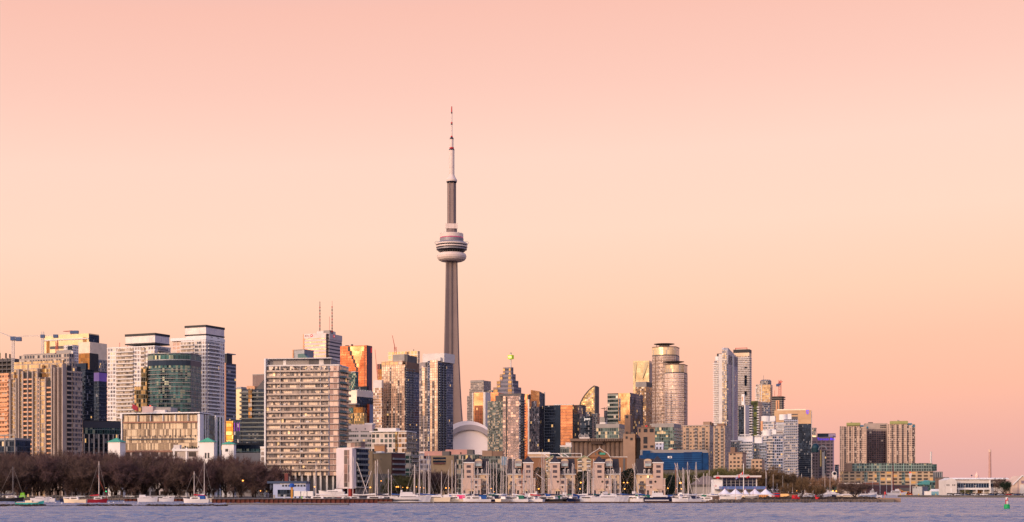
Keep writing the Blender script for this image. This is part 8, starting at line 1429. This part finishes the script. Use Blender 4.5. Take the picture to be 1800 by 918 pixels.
# ================================================================ yacht club
b = Bld('yacht_club', 'white yacht club house with a big dark glass front and flat red edged roof', 'building', 1254, 1334, None, 715, 3, depth=16); z = b.z
b.box('white_block', 0, b.s(1270), 0, 14, GZ, z(843), m_white); b.box('glass_front', b.s(1270), b.s(1331), 1, 14, z(855), z(840), fac('club glazing', wall=S(170, 165, 165), ga=S(44, 50, 82), gb=S(30, 32, 48), pw=2.0, fh=1.32, gu=.06, gv=.09, cur=.0, lit=0, metal=.6, rough=.15))
b.box('pier', b.s(1268), b.s(1271), .3, 3, GZ, z(840), m_offw); b.box('pier', b.s(1329), b.s(1331), .3, 1.5, GZ, z(840), m_offw)
b.box('roof', b.s(1259), b.s(1337.5), -2, 16, z(839.2), z(836), m_offw); b.box('roof_soffit', b.s(1260), b.s(1337), -1.8, 15, z(840.2), z(839.2), mat('dark red soffit', S(120, 55, 50), .7)); b.box('roof_wing', b.s(1258), b.s(1264), -2.4, -2, z(841.5), z(838), m_red); b.box('roof_panel', b.s(1297), b.s(1318), 3, 6, z(836), z(834), m_conc)
b.box('blue_balcony', b.s(1264), b.s(1345), -2.6, 1, z(860), z(855), mat('blue glass balustrade', S(92, 112, 165), .3, .3, vary=.2, scale=.5)); b.box('balcony_slab', b.s(1256), b.s(1345), -2.7, 1, z(861.5), z(860), m_dconc); b.box('ground_wall', b.s(1264), b.s(1344), 1, 14, GZ, z(861.5), m_offw); b.box('red_lettering', b.s(1256), b.s(1260), -.1, 0, z(855), z(854), m_red)
b = simple('low_building', 'old building with a grey hipped roof behind the marina masts left of the club', 'building', 1219, 1262, None, 800, 852, m_conc, 3, depth=10, roofm=m_dconc)
b.poly('hipped_roof', [(b.s(1215), -1), (b.s(1264), -1), (b.s(1264), 11), (b.s(1215), 11)], b.z(852), b.z(837), mat('grey shingle', S(112, 100, 100), .9), top=[(b.s(1236), 3), (b.s(1250), 3), (b.s(1250), 6), (b.s(1236), 6)])
m_tent = mat('white tent fabric', S(226, 220, 224), .7, vary=.04)
def tent(label, peaks, x0, x1, D=668, ylow=873, dep=8):
    t = thing('marquee_tent', label, 'tent', (PX((x0 + x1) / 2, D), D, GZ), 'white marquee tents'); off = (PX((x0 + x1) / 2, D), D, GZ); mb = MB(); n = 28; rows = []
    for j in range(7):
        v = j / 6 * 2 - 1; row = []
        for i in range(n + 1):
            u = i / n; px = x0 + (x1 - x0) * u; e = PZ(ylow - 4, D); zz = e
            for pk, ypk in peaks:
                d = math.hypot((px - pk) / ((x1 - x0) / len(peaks) * .62), v * .95); zz = max(zz, e + (PZ(ypk, D) - e) * max(0, 1 - d) ** 1.25)
            row.append((PX(px, D), D + v * dep / 2, zz))
        rows.append(row)
    for A, B in zip(rows[:-1], rows[1:]):
        for i in range(n): mb.quad([A[i], A[i + 1], B[i + 1], B[i]])
    add('canopy', mb.mesh('canopy', m_tent, off), t); add('side_wall', MB().box(PX(x0, D), PX(x1, D), D - dep / 2 + .1, D - dep / 2 + .3, GZ, PZ(ylow - 4, D)).mesh('side_wall', m_tent, off), t)
    for pk, ypk in peaks: add('pennant', MB().tube((PX(pk, D), D, PZ(ypk, D) - .2), (PX(pk, D), D, PZ(ypk, D) + .5), .15, .05, n=4).mesh('pennant', m_red, off), t)
tent('white twin peaked marquee left of the flagpole at the yacht club', [(1274, 859), (1293, 859)], 1262, 1304); tent('small single peaked white marquee at the foot of the flagpole', [(1310, 860)], 1304, 1317, 672); tent('white twin peaked marquee right of the flagpole at the yacht club', [(1327, 859), (1346, 859)], 1317, 1360)
t = thing('flagpole', 'tall white flagpole with yardarm before the yacht club', 'flagpole', (PX(1307, 662), 662, GZ)); h = PZ(815, 662) - GZ; add('pole', MB().tube((0, 0, 0), (0, 0, h), .2, .14, n=8).mesh('pole', m_white), t); add('yardarm', MB().tube((-2.6, 0, h * .62), (2.2, 0, h * .62), .06, n=5).mesh('yardarm', m_white), t)
def flag(label, px, py, w, hh, m, red=None, droop=.5):
    D = 661; t = thing('flag', label, 'flag', (PX(px, D), D, PZ(py, D)), None); n = 8
    def strip(u0, u1, m_, part):
        mb = MB(); P = lambda u, v: (-w * u, .18 * math.sin(u * 7), -hh * v - droop * u * hh * 1.2)
        for i in range(n): a, c = u0 + (u1 - u0) * i / n, u0 + (u1 - u0) * (i + 1) / n; mb.quad([P(a, 0), P(c, 0), P(c, 1), P(a, 1)]); mb.quad([(x, y + .03, z_) for x, y, z_ in (P(a, 1), P(c, 1), P(c, 0), P(a, 0))])
        add(part, mb.mesh(part, m_), t)
    if red: strip(0, .25, red, 'red_bar'); strip(.25, .75, m, 'white_field'); strip(.75, 1, red, 'red_bar'); mb = MB(); c = (-w * .5, -.25, -hh * .5 - droop * .5 * hh * 1.2); mb.quad([(c[0] + .28 * math.cos(a) * (1 if q % 2 else .5), c[1], c[2] + .28 * math.sin(a) * (1 if q % 2 else .5)) for q, a in enumerate([i * math.pi / 6 for i in range(12)])]); add('leaf', mb.mesh('leaf', red), t)
    else: strip(0, 1, m, 'cloth')
flag('red and white maple leaf flag hanging from the club flagpole gaff', 1306, 829, 1.9, 1.2, m_white, m_red, 1.1); flag('pale blue and white flag on the left yardarm of the club flagpole', 1297.5, 837.5, 1.0, .8, mat('lilac flag cloth', S(150, 145, 190), .7)); flag('plain red flag on the right yardarm of the club flagpole', 1317.5, 836.5, 1.2, .7, m_red)
t = thing('wooden_crate', 'big orange brown wooden crate before the right marquee', 'crate', (PX(1341, 655), 655, GZ)); k = 655 / F; add('panels', MB().box(-8.5 * k, 8.5 * k, -1.2, 1.2, 0, 1.7).mesh('panels', mat('plywood', S(205, 140, 80), .8, vary=.1, scale=1.5)), t)
for q in range(6): add('batten', MB().box(-8.5 * k + q * 3.4 * k - .06, -8.5 * k + q * 3.4 * k + .06, -1.3, -1.2, 0, 1.7).mesh('batten', m_brown), t)
b = simple('shed', 'tan shed with a dark flat roof on the rocky spit', 'shed', 1372, 1387, 1402, 655, 867, mat('tan stucco', S(190, 150, 108), .85), 40, roofm=m_black, roofh=.25)
b.box('front_face', 0, b.s(1386), -.1, 0, GZ, b.z(868), mat('sun coloured tan stucco', S(215, 170, 115), .85))  # front: same tan stucco with sunlight put into the colour
for k, (px, D) in enumerate(((1395, 630), (1402, 632), (1437, 640), (1361, 640), (1371, 642))):
    t = thing('red_chair', f'bright red lounge chair on the spit, {["third", "fourth", "rightmost", "leftmost", "second"][k]} of five', 'chair', (PX(px, D), D, GZ), 'red chairs on the spit', .4 * k)
    add('seat', MB().box(-.6, .6, -.5, .6, .35, .5).mesh('seat', m_red), t); add('backrest', MB().prism([(-.6, .5), (.6, .5), (.6, .65), (-.6, .65)], .5, 1.7, top=[(-.5, .9), (.5, .9), (.5, 1.05), (-.5, 1.05)]).mesh('backrest', m_red), t)
    for sx_ in (-.55, .55): add('leg', MB().box(sx_ - .06, sx_ + .06, -.5, .6, -.3, .8).mesh('leg', m_red), t)
t = thing('red_kayak_rack', 'rack of red and blue kayaks right of the white marquees', 'rack', (PX(1366, 660), 660, GZ))
for q in range(5): add('kayak', MB().tube((-2.3, 0, .5 + q * .45), (0, 0, .45 + q * .45), .05, .28, n=6).tube((0, 0, .45 + q * .45), (2.3, 0, .5 + q * .45), .28, .05, n=6).mesh('kayak', m_red if q != 3 else m_covb), t)
for sx_ in (-1.4, 1.4): add('rack_post', MB().box(sx_ - .05, sx_ + .05, -.3, -.2, -.2, 2.9).mesh('rack_post', m_conc), t)
for k, (px, D, L_, lb, hm, mm_) in enumerate(((1305, 640, 10, 'varnished cream day sailer hauled out before the left marquee', m_hcream, m_woodm), (1278, 628, 7, 'white dinghy with dark cover left on the spit shore', m_hw, m_alu), (1291, 622, 6, 'small white dinghy pulled up on the rocks before the marquees', m_hw, m_alu), (1322, 636, 6, 'grey dinghy beside the day sailer on the spit', m_conc, m_woodm), (1255, 618, 6, 'orange brown covered dinghy at the left root of the spit', m_brown, m_alu), (1266, 640, 6, 'brown covered dinghy left of the white marquees', m_brown, m_alu))):
    t = thing('dinghy', lb, 'dinghy', (PX(px, D), D, GZ + .4), 'dinghies hauled out on the spit', .2 * k - .5); add('hull', hull_mesh(L_, L_ * .28, .8, hm), t); add('cover', cabin_mb(L_, L_ * .3, .7, 1.1, -L_ * .3, L_ * .3, .6).mesh('cover', [m_hcream, m_covn, m_covw, m_covw, m_brown, m_brown][k]), t); add('mast', MB().tube((.4, 0, .8), (.4, 0, 3.5 + k % 3), .07, n=5).mesh('mast', mm_), t)
for k, (px, D) in enumerate(((1266, 607), (1295, 612))):
    t = thing('mooring_post', f'white post with an orange side on the spit edge, the {["left", "right"][k]} one', 'post', (PX(px, D), D, GZ - .5)); add('post', MB().box(-.22, .22, -.2, .2, 0, 1.9).mesh('post', m_white), t); add('orange_side', MB().box(-.5, -.22, -.2, .2, .3, 1.5).mesh('orange_side', m_orng), t)
for k, (px, m) in enumerate(((482, m_conc), (500, m_silver), (531, mat('lime fabric', S(110, 180, 40))), (585, m_silver))): tag(add('quay_cabinet', MB().box(-.35, .35, -.3, .3, 0, 1.6 if k != 2 else .9).mesh('quay_cabinet', m), None, (PX(px, 706), 706, GZ)), ['small grey cabinet on the quay left of the harbour office', 'silver meter cabinet below the harbour office', 'lime green bin by the harbour trailers', 'silver cabinet under the stored boat'][k], 'cabinet')
